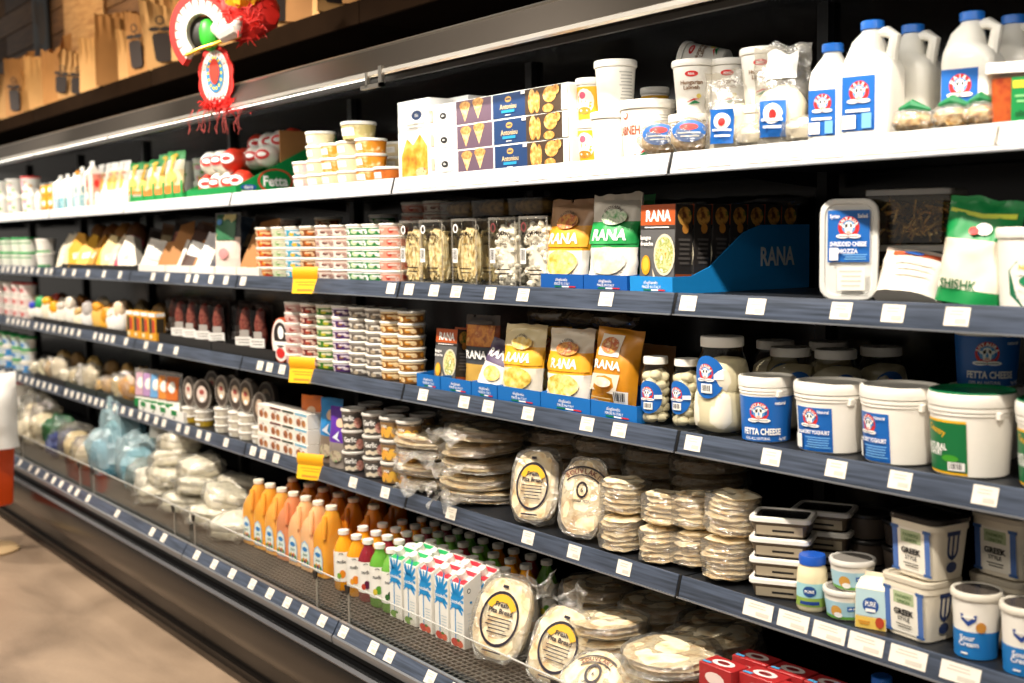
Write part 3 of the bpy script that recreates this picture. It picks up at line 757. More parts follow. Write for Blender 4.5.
def pita(rx, ry, t, seed, sq=1.0):
    v, f = [], []; n, rg = 22, 4
    for side in (1, -1):
        for k in range(rg+1):
            q = k/rg
            for i in range(n):
                a = 2*pi*i/n; wob = 1+.05*nz(cos(a)*1.5+seed, sin(a)*1.5, 0)
                z = side*t*.5*math.sqrt(max(0, 1-q**4))+t*.35*nz(q*cos(a)*2+seed, q*sin(a)*2, 5)
                v.append((rx*q*math.copysign(abs(cos(a))**sq, cos(a))*wob, ry*q*math.copysign(abs(sin(a))**sq, sin(a))*wob, z))
    o = (rg+1)*n
    for b, s in ((0, 1), (o, -1)):
        for k in range(rg):
            for i in range(n):
                j = (i+1) % n; q = (b+k*n+i, b+(k+1)*n+i, b+(k+1)*n+j, b+k*n+j)
                f.append(q if s > 0 else q[::-1])
    mb = MB().add((v, f), pita_mat()); return weld(mb)
PITA = {}
def pita_pack(rx, ry, n, t, seed, standing=False, art=None, tails=True, name='pita_pack', skew=.006, sq=1.0):
    """n flat breads in a clear bag, lying (or standing on edge, front to -Y)"""
    p = Proto(name); rnd = random.Random(seed)
    for i in range(n):
        k = (round(rx, 3), round(ry, 3), round(t, 4), i % 3, sq)
        if k not in PITA: PITA[k] = pita(rx, ry, t, i % 3+rx*50, sq).mesh('pita')
        me = PITA[k]; p.parts.append(('pita', me, None, None, None))
    H = n*t*.88
    offs = [(rnd.uniform(-skew, skew), rnd.uniform(-skew, skew), t*.5+i*t*.88, rnd.uniform(0, 6)) for i in range(n)]
    # bag shell
    mb = MB(); nu, nv = 26, 8; ex = .012
    def shell(u, v):
        a = 2*pi*u; e = sin(pi*min(1, max(0, v)))**.35
        q = 1.03+.13*nz(cos(a)*2.2+seed, sin(a)*2.2, v*3)+.05*nz(cos(a)*6+seed, sin(a)*6, v*6)
        r = .35+.65*e if v in (0, 1) else 1
        zz = -.001+v*(H+.004)
        c = .0 if v in (0, 1) else 1
        return Vector((math.copysign(abs(cos(a))**sq, cos(a))*(rx+ex*.6)*q*r, math.copysign(abs(sin(a))**sq, sin(a))*(ry+ex*.6)*q*r, zz+.003*nz(cos(a)*5, sin(a)*5+seed, v*2)*c))
    mb.add(grid(shell, nu, nv), CLEARB)
    p.part('bag', mb)
    if tails:
        tl = MB()
        tw = rx*.55
        def tail(u, v):
            w = tw*(1+.35*v*nz(v*3+seed, 1, 1)); y = -ry*.93-.07*v
            return Vector(((u-.5)*2*w, y, H*.5*(1-v)+H*.15+.03*nz(u*4+seed, v*4, 2)+.02*v*sin(u*9+seed)))
        tl.add(grid(tail, 10, 6), CLEARB); p.part('bag_tail', tl)
    if art:
        a = Art(lambda u, v, k: Vector((u, v, H+.004+.0006*k)), curved=False); art(a, rx, ry); p.part('bag_print', a.mb)
    def place(label, loc, rot=(0, 0, 0), group='pita bread packs'):
        root = p.place(label, 'bread', (loc[0], loc[1], loc[2]+.004), rot, group)
        ch = [o for o in root.children if o.name.split('.')[0] == 'pita']
        for o, (x, y, z, rz) in zip(ch, offs): o.location = (x, y, z); o.rotation_euler = (0, 0, 0 if abs(rx-ry) > .01 else rz)
        return root
    return place, H
def wedge(w, d, h, mat, seed=0, top=None):
    """wrapped cheese wedge lying in a tray, thin end up"""
    mb = MB(); pts = [(-d/2, 0), (d/2, 0), (d*.35, h), (-d*.1, h*.92)]
    v, f = prism(pts, -w/2, w/2, 'x'); mb.add((v, f), mat)
    return mb
def pouch(w, h, t, seed, bands, art=None, name='pouch', lean=0.0, seal=.07, wr=.004, foot=True, kids=None, nu=12, nv=18):
    b = Bag(w, h, t, seed, seal, wr, lean, foot); p = Proto(name); mb = MB(); b.faces(mb, bands, nu, nv); p.part('pouch', mb)
    if art:
        a = Art(b.map(), step=.01, curved=2); art(a, w, h); p.part('print', a.mb)
    return p
def put(p, s, px, d, label, cat, group=None, rot=0, dz=0.0, dx=0.0, scale=1.0):
    """stand a thing on shelf s at picture column px, set back d"""
    return p.place(label, cat, (sx(s, px, d)+dx, SHELF[s][0]+d, TOP[s]+dz+.0005), rot, group, scale=scale)
def stack_cols(s, cols, rows, build, d, pitch, lab, cat, group, jit=.002, rot=0.0):
    """cols: [(px, key)], rows: count or list; build(key) -> Proto; lab(i, j, n, m, key) -> label"""
    cache = {}
    for i, (px, key) in enumerate(cols):
        m = rows[i] if isinstance(rows, (list, tuple)) else rows
        for j in range(m):
            if key not in cache: cache[key] = build(key)
            put(cache[key], s, px, d, lab(i, j, len(cols), m, key), cat, group, rot+R.uniform(-.08, .08), j*pitch, R.uniform(-jit, jit))

# ================================================================== TOP SHELF
s = 'A'; ZA = TOP['A']; YA = SHELF['A'][0]
def blot(cols, seed):
    def f(a, r, h):
        rnd = random.Random(seed)
        for i in range(9): a.k = 0; a.ell(rnd.uniform(-r*1.3, r*1.3), rnd.uniform(.1, .8)*h, rnd.uniform(.1, .3)*r, rnd.uniform(.06, .16)*h, C(cols[i % len(cols)], .45), 10, 1)
        a.k = 1; a.rect(-r*.9, h*.80, r*.9, h*.86, C(cols[0], .45))
    return f
tb = [ptub(.056, .112, W, W, .88, .012, art=blot(['6fae3c', 'e6a0b0', 'd9c94a'], 3), name='yogurt_tub'), ptub(.056, .112, W, C('d8413c', .4), .88, .012, art=blot(['e88aa0', '6fae3c', 'e9b15a'], 5), name='yogurt_tub')]
for i, (px, k, nm) in enumerate(((4, 0, 'green-flecked'), (17, 0, 'green-flecked'), (32, 1, 'red-lidded pink-flecked'))):
    for j in range(2):
        put(tb[k if j else 0], s, px, .08, f'white yogurt tub, {ORD[i]} stack from left on top shelf, {"upper" if j else "lower"} one', 'tub', 'yogurt tubs at far left of top shelf', 0, j*.112)
put(pbottle(.022, .13, W, W2, None, (.2, .6), 'yogurt_bottle'), s, 39.5, .04, 'small white drink bottle beside the orange packs on top shelf', 'bottle')
op = pbox(.11, .075, .08, C('f0a31c', .45), lambda a, w, h: (a.rect(.01, .01, w-.01, h*.35, C('d9741a', .45)), a.ell(w*.5, h*.65, w*.3, h*.2, WH, 12, 1)), name='cheese_pack')
for j in range(2):
    for i, px in enumerate((41.5, 48)):
        op.place(f'small orange and yellow cheese pack, {"left" if i == 0 else "right"} stack, {"upper" if j else "lower"}, top shelf', 'pack', (sx(s, px, .04), YA+.04, ZA+.0005+j*.076), 0, 'orange packs on top shelf')
for i, px in enumerate((52, 61)):
    put(ptub(.06, .19, W, W2, .9, .014, art=blot(['d9c06a', 'cdb48a'], 8), name='tall_tub'), s, px, .24, f'tall white tub standing behind the orange packs, {"left" if i == 0 else "right"} one', 'tub')
def gable(w, h, d, mat, artf=None, cap=None, name='milk_carton'):
    p = Proto(name); zb = h*.74; mb = MB()
    v = [(0, 0, 0), (w, 0, 0), (w, d, 0), (0, d, 0), (0, 0, zb), (w, 0, zb), (w, d, zb), (0, d, zb), (.004, d*.48, h*.92), (w-.004, d*.48, h*.92), (w-.004, d*.52, h*.92), (.004, d*.52, h*.92), (.004, d*.48, h), (w-.004, d*.48, h), (w-.004, d*.52, h), (.004, d*.52, h)]
    f = [(0, 3, 2, 1), (0, 1, 5, 4), (1, 2, 6, 5), (2, 3, 7, 6), (3, 0, 4, 7), (4, 5, 9, 8), (6, 7, 11, 10), (5, 6, 10, 9), (7, 4, 8, 11), (8, 9, 13, 12), (10, 11, 15, 14), (9, 10, 14, 13), (11, 8, 12, 15), (12, 13, 14, 15)]
    p.part('carton', MB().add((v, f), mat))
    if artf:
        a = Art(flatmap((0, -.0003, 0), (1, 0, 0), (0, 0, 1)), curved=False); artf(a, w, zb); p.part('front_print', a.mb)
        a = Art(flatmap((w+.0003, 0, 0), (0, 1, 0), (0, 0, 1)), curved=False); artf(a, d, zb); p.part('side_print', a.mb)
    if cap: p.part('cap', MB().add(lathe([(.014, 0), (.014, .016), (.012, .018), (0, .018)], 16), cap, T(w/2, d*.22, h*.83, radians(38))))
    return p
def milkart(c1, c2):
    return lambda a, w, h: (a.rect(w*.06, h*.04, w*.94, h*.45, C(c1, .45)), a.ell(w*.5, h*.62, w*.3, h*.16, C(c2, .45), 14, 1), a.lines(w*.2, w*.8, h*.12, h*.36, 3, WH, .35))
gc = [gable(.075, .20, .075, W, milkart('8fc7dd', '7fb9d2')), gable(.075, .20, .075, W, milkart('59aebb', 'a7d3c4')), gable(.075, .20, .075, W, milkart('b9dbe6', 'c9dcd6')), gable(.075, .225, .075, W, milkart('9bcbd6', '6d8f9a'), C('e0912e', .4))]
for i, px in enumerate((53.5, 60.5, 67.5, 75)):
    gc[i].place(['pale blue gable milk carton at left of the four', 'teal gable milk carton, second of the four', 'white and ice blue gable milk carton, third of the four', 'grey-green gable milk carton with orange cap'][i]+' on top shelf', 'carton', (sx(s, px, .03), YA+.03, ZA+.0005), 0, 'gable cartons on top shelf')
gable(.07, .245, .07, W, lambda a, w, h: (a.rect(w*.3, h*.05, w*.98, h*.98, C('e58c7c', .45)), a.ell(w*.6, h*.7, w*.2, h*.12, RED, 10, 1), a.ell(w*.6, h*.35, w*.2, h*.12, WH, 10, 1))).place('tall white and coral red gable carton on top shelf', 'carton', (sx(s, 85.5, .03), YA+.03, ZA+.0005))
wt = tray(sx(s, 128, .02)-sx(s, 95, .02), .24, .045, .06, W2, name='display_tray'); wt.place('low white carton tray of pale yellow packs on top shelf', 'tray', (sx(s, 95, .02), YA+.02, ZA+.0005))
yp = [pouch(.10, .225, .05, k+20, [(.35, W), (.8, C(['f2e3b0', 'f5efe0', 'f0cf7a'][k % 3], .4)), (1, W)], lambda a, w, h: (a.ell(0, h*.52, w*.28, h*.16, C('e0a648', .45), 12, 1), a.rect(-w*.3, h*.70, w*.3, h*.76, C('d98a5a', .45))), 'pastry_pack', .12) for k in range(3)]
for i, px in enumerate((98.5, 105, 111.5, 118, 124.5)):
    put(yp[i % 3], s, px, .10, f'pale yellow and white pack in the white tray, {nth(i, 5)}, top shelf', 'pack', 'pale packs in white tray', R.uniform(-.1, .1), .0055)
gp = [pouch(.11, .20, .045, k+40, [(.30, C('d9762f', .45)), (.62, C('f0cfa0', .45)), (.82, C('f6ead0', .42)), (1, C('25953f', .42))], lambda a, w, h: (a.ell(0, h*.45, w*.3, h*.16, food(['c9853a', 'f0c060'], 60), 12, 1), a.rect(-w*.1, h*.58, w*.1, h*.92, C('f0c020', .45)), a.ell(0, h*.9, w*.2, h*.05, C('f0c020', .45), 10, 1)), 'snack_pouch', .12) for k in range(2)]
gt = tray(sx(s, 184, .015)-sx(s, 130, .015), .30, .03, .05, C('1d9548', .45), name='green_tray')
gt.place('low green carton tray holding green-topped pouches on top shelf', 'tray', (sx(s, 130, .015), YA+.015, ZA+.0005))
for i, px in enumerate((135, 145, 155, 165, 174)):
    put(gp[i % 2], s, px, .08+.03*(i % 2), f'orange and cream snack pouch with green header, {nth(i, 5)}, top shelf', 'pouch', 'snack pouches in green tray', radians(18), .0055, scale=1.0+.12*(i in (3, 4)))
for i, px in enumerate((148, 163, 188, 206)):
    for j in range(2):
        put(tb[0] if i % 2 else tb[0], s, px, .40, f'white yogurt tub in back row behind green-topped pouches, stack {ORD[i]} from left, {"upper" if j else "lower"}', 'tub', 'back row tubs on top shelf', 0, j*.113)
for i, px in enumerate((131, 142, 153, 163, 172, 181)):
    p = Proto('tray_post'); mbx = MB().add(rbox(-.012, -.004, 0, .012, .0, .085, .003), C('1f9a4c', .4))
    one('divider_tab', mbx, f'upright green divider tab on the green tray, {nth(i, 6)}', 'divider', (sx(s, px, .008), YA+.0135, ZA+.0005), group='green divider tabs')
# green display box of ball cheeses
X0, X1 = sx(s, 187, .015), sx(s, 236, .015); wbx = X1-X0
p = tray(wbx, .46, .035, .26, C('0f8f46', .42), name='display_box', pw=1.0)
a = Art(flatmap((wbx+.0006, 0, 0), (0, 1, 0), (0, 0, 1)), curved=False)
a.ring(.175, .056, .070, .080, C('d2492f', .45), 28, sy=.62); a.text('Fetta', .175, .056, .040, WH, .11, bold=.03); a.ell(.055, .030, .036, .011, C('2a5fae', .45), 16, 1); a.text('dairy', .055, .031, .014, WH, .05); a.lines(.02, .09, .010, .018, 1, WH, .6)
p.part('side_print', a.mb)
p.place('green display carton with sloping side printed Fetta, holding ball cheeses', 'display box', (X0, YA+.015, ZA+.0005))
one('cardboard_sheet', MB().add(box(-.003, -.11, 0, .003, .10, .26), CARD), 'brown cardboard sheet standing in the green Fetta carton', 'cardboard', (X1-.035, YA+.34, ZA+.006))
def ball(k):
    p = Proto('cheese_ball'); wh = C('f1ece2', .4)
    p.part('ball', MB().add(blob(.052, .052, .05, k, .06, 2.2, 18, 12), wh if k % 3 else C('d63a26', .4)))
    a = Art(lambda u, v, kk: Vector((sin(u/.052)*cos(v/.052), -cos(u/.052)*cos(v/.052), sin(v/.052)))*(.0555+.0005*kk), step=.008, curved=2)
    a.ell(.01, .006, .034, .02, RED if k % 3 else WH, 16, 3); a.ell(.01, .006, .02, .009, WH if k % 3 else RED, 12, 2); p.part('sticker', a.mb)
    return p
bl = [ball(k) for k in range(3)]
n = 0
for r_, (dd, zz, cnt, off) in enumerate(((.085, .056, 4, 0), (.075, .148, 3, .05), (.20, .165, 4, .0), (.31, .235, 4, .02))):
    for i in range(cnt):
        xx = X0+.06+off+i*.112
        if xx < X1-.05:
            n += 1
            bl[(i+r_) % 3].place(f'{"red" if (i+r_) % 3 == 0 else "white"} round wrapped cheese ball, {["front lower row", "front upper row", "middle row", "back top row"][r_]} of the green carton, {nth(i, cnt)}', 'cheese', (xx, YA+.015+dd, ZA+zz), (0, 0, R.uniform(.3, .9)), 'cheese balls in green carton')
# clear-sided pots of dips stacked by the green carton
def pot(key):
    col = {'o': 'e08a1a', 'c': 'e6d8b0', 'p': 'e0b6b8', 'd': 'c96a1c', 'g': 'c9b87a'}[key]
    def art(a, r, h): a.rect(-r*.7, h*.30, r*.55, h*.82, WH); a.lines(-r*.6, r*.4, h*.4, h*.72, 2, C('c9c3b8', .5), .3)
    return ptub(.053, .050, food([col, col, 'f3e3b4' if key != 'd' else 'a84c12'], 50), W, .9, .011, .003, 24, art, 'dip_pot')
cols = [(308, 'p', 2), (322, 'c', 4), (337, 'o', 3), (353, 'c', 3), (372, 'o', 3), (390, 'd', 1)]
pots = {k: pot(k) for k in 'ocpdg'}
for i, (px, k, m) in enumerate(cols):
    for j in range(m):
        put(pots[k if not (i == 2 and j == 0) else 'c'], s, px, .075, f'small white-lidded dip pot, {nth(i, 6)} of the pot stacks, {tier(j, m) if m > 1 else "single"}, top shelf', 'pot', 'dip pots on top shelf', R.uniform(-.2, .2), j*.0505)
put(pot('g'), s, 360, .078, 'wider pale dip pot on top of the stacks, top shelf', 'pot', 'dip pots on top shelf', 0.2, 3*.0505, scale=(1.12, 1.12, 1.25))
for i, px in enumerate((392, 402)):
    for j in range(3): put(pots['c'], s, px, .24, f'cream dip pot in the back row beside the white boxes, {"left" if i == 0 else "right"} stack, {tier(j, 3)}', 'pot', 'back row dip pots', 0, j*.0505)
# white and navy pastry boxes
def wbox_art(a, w, h):
    a.ell(w*.62, h*.80, w*.16, h*.06, NAVY, 16, 1); a.text('fillo', w*.62, h*.80, h*.04, WH, w*.22)
    a.poly([(w*.12, h*.03), (w*.95, h*.03), (w*.95, h*.4), (w*.72, h*.56), (w*.5, h*.43), (w*.3, h*.52), (w*.12, h*.3)], food(['c9641a', 'f09a2a', 'f6c46a'], 25)); a.lines(w*.3, w*.9, h*.62, h*.72, 2, C('b9b3aa', .5), .3); a.ell(w*.75, h*.08, w*.18, h*.06, food(['4a6a2a', 'd9d0a0', '8a3a2a'], 90), 12, 1)
xw0, xw1 = sx(s, 399, .03), sx(s, 430, .03)
pbox(xw1-xw0, .245, .09, WH, wbox_art, name='pastry_box').place('tall white pastry box with golden pastry photo, top shelf', 'box', (xw0, YA+.03, ZA+.0005))
pbox(.20, .25, .08, WH, lambda a, w, h: (a.ell(w*.55, h*.84, w*.14, h*.045, BLK, 14, 1), a.text('fillo', w*.55, h*.84, h*.03, WH, w*.2), a.ell(w*.2, h*.86, w*.06, h*.05, C('e7b9a0', .5), 12, 1)), name='pastry_box').place('white pastry box with black oval logo behind the tall one', 'box', (xw0+.06, YA+.125, ZA+.0005))
def sam_art(a, w, h):
    a.rect(w*.46, h*.03, w*.995, h*.97, C('6a5566', .45)); k = a.k
    for cx, cy in ((.60, .52), (.80, .58)):
        a.k = k; a.poly([(w*(cx-.085), h*(cy+.28)), (w*(cx+.085), h*(cy+.3)), (w*cx, h*(cy-.42))], food(['c48a48', 'ecc48a', 'f2d8a8'], 70)); a.ell(w*cx, h*(cy+.25), w*.085, h*.17, food(['a8682a', 'e6b870'], 110), 12, 1)
    a.ell(w*.25, h*.5, w*.055, h*.13, BLK, 16, 1); a.text('fillo', w*.25, h*.5, h*.09, WH, w*.09); a.rect(w*.03, h*.3, w*.085, h*.78, C('e6c0a6', .5)); a.lines(w*.18, w*.40, h*.14, h*.26, 1, C('b8b2a8', .5), .3)
def navy_art(a, w, h):
    a.rect(w*.005, h*.03, w*.46, h*.97, C('23406f', .4)); a.ell(w*.22, h*.74, w*.045, h*.12, C('cfa35a', .45), 14, 1); a.lines(w*.19, w*.25, h*.68, h*.8, 1, NAVY, .4); a.text('Antoniou', w*.22, h*.47, h*.2, C('e9d3a4', .45), w*.32, bold=.01); a.rect(w*.13, h*.22, w*.31, h*.33, C('2f9bd0', .4)); a.lines(w*.18, w*.26, h*.1, h*.16, 1, WH, .5); a.rect(w*.40, h*.84, w*.455, h*.95, WH)
    a.rect(w*.46, h*.03, w*.93, h*.97, C('4a3a2c', .45)); k = a.k
    for cx, cy, rx, ry in ((.55, .5, .05, .46), (.62, .45, .035, .42), (.78, .66, .085, .30), (.76, .16, .07, .16), (.86, .8, .045, .18)):
        a.ell(w*cx, h*cy, w*rx, h*ry, food(['a8672a', 'e0a24e', 'f3d08a'], 90, bump=.2), 14, 2)
    a.rect(w*.93, h*.03, w*.999, h*.97, W)
for nm, px0, px1, art in (('white pastry box with filled cone photos', 430.5, 494, sam_art), ('navy pastry box with walnut pastry photo', 495, 571, navy_art)):
    bx0, bx1 = sx(s, px0, .025), sx(s, px1, .025)
    pb = pbox(bx1-bx0, .072, .055, WH, art, lambda a, w, h: a.rect(.004, .004, w-.004, h-.004, W), name='pastry_box')
    pb2 = pbox(bx1-bx0, .072, .055, C('5b4030', .5), art, lambda a, w, h: (a.rect(.002, .002, w-.002, h-.002, food(['5a3a22', 'b5793a', '2b211c'], 40)),), name='pastry_box')
    for j in range(3):
        pb.place(f'{nm}, {tier(j, 3)} of front stack', 'box', (bx0+(.006 if j == 1 else 0)-(.008 if j == 0 else .012)*(j > 0), YA+.025+.002*j, ZA+.0005+j*.0725), 0, 'stacked pastry boxes')
        pb2.place(f'{nm}, {tier(j, 3)} of stack behind', 'box', (bx0+.035, YA+.10, ZA+.0005+j*.0725), 0, 'pastry boxes in second row')
# buckets and tubs of labneh
def yart(a, r, h): a.rect(-r*1.5, h*.06, r*1.7, h*.96, C('f2b92a', .45)); a.ell(0, h*.55, r*.75, h*.36, W, 16, 2); a.ell(-.1*r, h*.72, r*.25, h*.1, C('d9607a', .45), 10, 1); a.ell(0, h*.3, r*.5, h*.1, C('e08a2a', .45), 12, 1); a.rect(r*.8, h*.08, r*1.4, h*.25, WH); a.lines(r*.85, r*1.35, h*.1, h*.22, 3, BLK, .3)
ybk = ptub(.037, .113, W, W, .9, .02, .003, 24, yart, 'yellow_bucket', az=radians(20))
for j in range(2): put(ybk, s, 591, .09, f'small yellow-labelled bucket with white lid, {"upper" if j else "lower"}, beside the navy boxes', 'bucket', None, 0, j*.1135)
put(ybk, s, 655, .30, 'small yellow bucket standing high behind the big labneh bucket', 'bucket', None, .4, .10)
put(ptub(.055, .099, W, W, .92, .016, name='yogurt_tub'), s, 655, .30, 'white tub under the yellow bucket behind the labneh bucket', 'tub')
def plainart(a, r, h): a.lines(r*.55, r*1.35, h*.25, h*.92, 9, C('b9b6b0', .5), .35)
put(ptub(.052, .130, W, W, .86, .02, .004, 28, None, 'white_tub'), s, 612, .085, 'lower white tub of the stack beside the yellow buckets', 'tub')
put(ptub(.052, .130, W, W, .86, .02, .004, 28, plainart, 'white_tub', az=.1), s, 616, .095, 'upper tall white tub stacked beside the yellow buckets', 'tub', None, .35, .1305)
def labart(a, r, h):
    a.text('LABNEH', -r*.4, h*.60, h*.17, C('a8502a', .45), r*1.1); a.ring(-r*.5, h*.9, r*.1, r*.16, C('cf5a3a', .45), 14, 200, 400); a.poly([(-r*.2, h*.10), (r*.35, h*.22), (r*.6, h*.2), (r*.3, h*.16)], RED); a.poly([(-r*.1, h*.04), (r*.3, h*.16), (r*.62, h*.1), (r*.35, h*.08)], GRN); a.lines(r*.85, r*1.5, h*.74, h*.9, 3, C('aaa8a4', .5), .3)
put(ptub(.068, .150, W, W, .88, .024, .005, 32, labart, 'labneh_bucket', az=radians(20)), s, 648, .115, 'big white labneh bucket with red and green stripe, top shelf', 'bucket')
def hung(a, r, h):
    a.ell(0, h*.84, r*.33, h*.065, RED, 18, 2); a.text('REAL', 0, h*.84, h*.045, WH, r*.4); a.text('Hungarian', 0, h*.66, h*.085, C('7a4d10', .45), r*1.4, bold=.02); a.text('Labneh', 0, h*.55, h*.085, C('7a4d10', .45), r*1.0, bold=.02); a.ell(r*.35, h*.36, r*.12, h*.05, C('ecd66a', .45), 10, 1)
    a.poly([(-r*.3, h*.22), (r*.1, h*.31), (r*.4, h*.30), (r*.1, h*.27)], RED); a.poly([(-r*.2, h*.17), (r*.15, h*.27), (r*.42, h*.21), (r*.15, h*.2)], GRN)
hl = ptub(.048, .128, W, W, .80, .018, .004, 32, hung, 'labneh_tub', az=radians(38))
for i, (px, d, up) in enumerate(((693, .125, 1), (729, .19, 1), (762, .125, 1))):
    put(hl, s, px, d, f'white Hungarian labneh tub, {["left of the three", "middle of the three", "right of the three"][i]}, stacked upper', 'tub', 'labneh tubs on top shelf', R.uniform(-.1, .1), .105)
    put(ptub(.052, .104, W, W, .86, .02, .004, 28, plainart, 'labneh_tub'), s, px-2, d, f'white tub under the Hungarian labneh tub at {["left", "middle", "right"][i]}', 'tub', 'supporting tubs', 0, 0)
hl.place('Hungarian labneh tub lying on its side behind the upright tubs', 'tub', (sx(s, 715, .40)+.06, YA+.385, ZA+.26), (0, radians(-80), radians(20)))
put(ptub(.06, .10, W, W, .9, .02, name='white_tub'), s, 722, .385, 'white tub under the lying labneh tub, lower', 'tub', None, 0, 0); put(ptub(.06, .10, W, W, .9, .02, name='white_tub'), s, 722, .385, 'white tub under the lying labneh tub, upper', 'tub', None, 0, .1005)
# round packs of bread discs with blue labels
def disc_pack():
    p = Proto('cheese_round_pack')
    p.part('contents', MB().add(blob(.046, .028, .040, 4, .1, 3, 18, 10), food(['a8743c', 'e6cfa0', 'c99a5a', 'f0e0bc'], 70), T(0, 0, .042)))
    a = Art(lambda u, v, k: Vector((u, -.031-.0005*k+(u*u+v*v)*6, .046+v)), step=.01, curved=2); a.ell(0, .008, .040, .026, BLUE, 20, 3); a.ell(0, .018, .022, .008, RED, 12, 2); a.lines(-.028, .028, -.008, .008, 2, WH, .35); p.part('label', a.mb)
    p.part('wrap', MB().add(blob(.052, .034, .044, 8, .25, 3, 18, 10), CLEARB, T(0, 0, .043)))
    return p
for i, px in enumerate((660, 690)): put(disc_pack(), s, px, .05, f'round clear-wrapped cheese pastry with blue label, {"left" if i == 0 else "right"} of the pair', 'pack', 'round packs', radians(40), .001)
# plastic bags of cheese
def cheese_bag(seed, w, h, t, blue_h, white=False):
    b = Bag(w, h, t, seed, .12, .012, 0, True, .3); p = Proto('cheese_bag')
    p.part('cheese', MB().add(blob(w*.42, t*.40, h*.30, seed, .18, 2.5, 18, 12, .75), C('f2ecdc', .5), T(0, 0, h*.31)))
    mb = MB(); b.faces(mb, [(.35, CLEARM), (1, CLEARM)], 14, 20); p.part('bag', mb)
    a = Art(b.map(.003), step=.01, curved=2)
    a.rect(-w*.36, h*.10, w*.12, h*blue_h, BLUE); a.ell(-w*.12, h*blue_h*.72, w*.17, h*.10, WH, 16, 2); a.ell(-w*.12, h*blue_h*.70, w*.07, h*.05, RED, 12, 1); a.lines(-w*.32, w*.08, h*.16, h*.30, 2, WH, .35)
    p.part('label', a.mb)
    if white:
        a = Art(b.map(.003), step=.01, curved=2); a.rect(-w*.26, h*.66, w*.28, h*.92, WH); p.part('sticker', a.mb)
    return p
put(cheese_bag(3, .115, .185, .075, .52), s, 730, .07, 'crinkled clear bag of white cheese with blue label beside the labneh tubs', 'bag', None, radians(35), 0)
put(cheese_bag(9, .125, .225, .07, .45, True), s, 782, .07, 'tall clear cheese bag with white sticker above blue label', 'bag', None, radians(30), 0)
for i, px in enumerate((757, 806)):
    p = Proto('cheese_bag'); p.part('cheese', MB().add(blob(.05, .04, .028, i+5, .2, 2.5), C('efe6d2', .5), T(0, 0, .029))); p.part('bag', MB().add(blob(.056, .046, .032, i+9, .3, 3), CLEARB, T(0, 0, .033)))
    put(p, s, px, .06, f'low clear bag of white cheese {"between the two blue-labelled bags" if i == 0 else "next to the small milk bottle"}', 'bag', None, 0, .001)
# milk
MILK = C('f4f0e6', .35, coat=.2); CAPB = C('1f6fd0', .35)
def mlab(a, hx, zb):
    a.rect(-hx*.86, zb*.12, hx*.5, zb*.88, BLUE); bull(a, -hx*.15, zb*.66, zb*.15, 'DAIRY'); a.lines(-hx*.7, hx*.35, zb*.36, zb*.44, 1, WH, .5); a.rect(-hx*.8, zb*.15, -hx*.25, zb*.34, WH); a.rect(0, zb*.15, hx*.4, zb*.36, C('79b5e8', .45))
put(fmilk(.085, .208, .085, MILK, CAPB, .02, mlab, 'milk_bottle', False), s, 832, .075, 'small milk bottle with blue cap, left of the big jugs', 'bottle', None, radians(20))
mj = fmilk(.104, .240, .098, MILK, CAPB, .021, mlab)
put(mj, s, 873, .075, 'big milk jug with blue cap and blue label, beside the small bottle', 'jug', 'milk jugs on top shelf', radians(12))
mj2 = fmilk(.104, .240, .098, MILK, CAPB, .021, None)
put(mj2, s, 913, .185, 'milk jug standing behind the big jug, handle showing', 'jug', 'milk jugs on top shelf', radians(6))
put(mj, s, 972, .16, 'milk jug with blue label behind the nut bags, right side', 'jug', 'milk jugs on top shelf', radians(14))
put(mj2, s, 1013, .265, 'milk jug between the labelled jug and the right picture edge', 'jug', 'milk jugs on top shelf', radians(14))
put(mj2, s, 1052, .37, 'milk jug at the far right of the top shelf', 'jug', 'milk jugs on top shelf', radians(14))
for i, (px, w) in enumerate(((914, .085), (954, .085), (982, .07))):
    p = Proto('nut_bag'); p.part('nuts', MB().add(blob(w*.46, .03, .022, i+3, .25, 5, 18, 10), food(['8a5a2a', 'd9ab66', 'f0d8a8'], 90, kind='voronoi'), T(0, 0, .024)))
    p.part('bag', MB().add(blob(w*.52, .036, .027, i+6, .25, 3, 18, 10), CLEARB, T(0, 0, .028)))
    p.part('header', MB().add(tube([(-w*.3, -.012, .050), (0, -.016, .056), (w*.4, -.01, .046)], [.004, .012, .003], 8), GRN))
    put(p, s, px, .045, f'small clear bag of nuts with green header, {nth(i, 3)} of three', 'bag', 'nut bags on top shelf', .3, .001)
p = psq(.042, .042, .115, film('f3e6d8', .1, .1, 0), W, .88, .02, .012, lambda a, hx, h: (a.rect(-hx*.05, h*.05, hx*.98, h*.92, C('148a44', .42)), a.rect(0, h*.72, hx*.9, h*.86, C('e3d23a', .45)), a.lines(hx*.1, hx*.9, h*.42, h*.62, 2, C('8ed08a', .45), .4), a.text('olives', hx*.5, h*.25, h*.12, C('0a4a24', .45), hx*.7)), name='pickle_tub')
p.part('contents', MB().add(loft([(.004, .033, .033, .01), (.088, .036, .036, .01)], 3), food(['b83a12', 'e0742a', 'c9521a'], 40)))
put(p, s, 1012, .07, 'clear tub of orange pickles with green label and white lid', 'tub', None, radians(30))

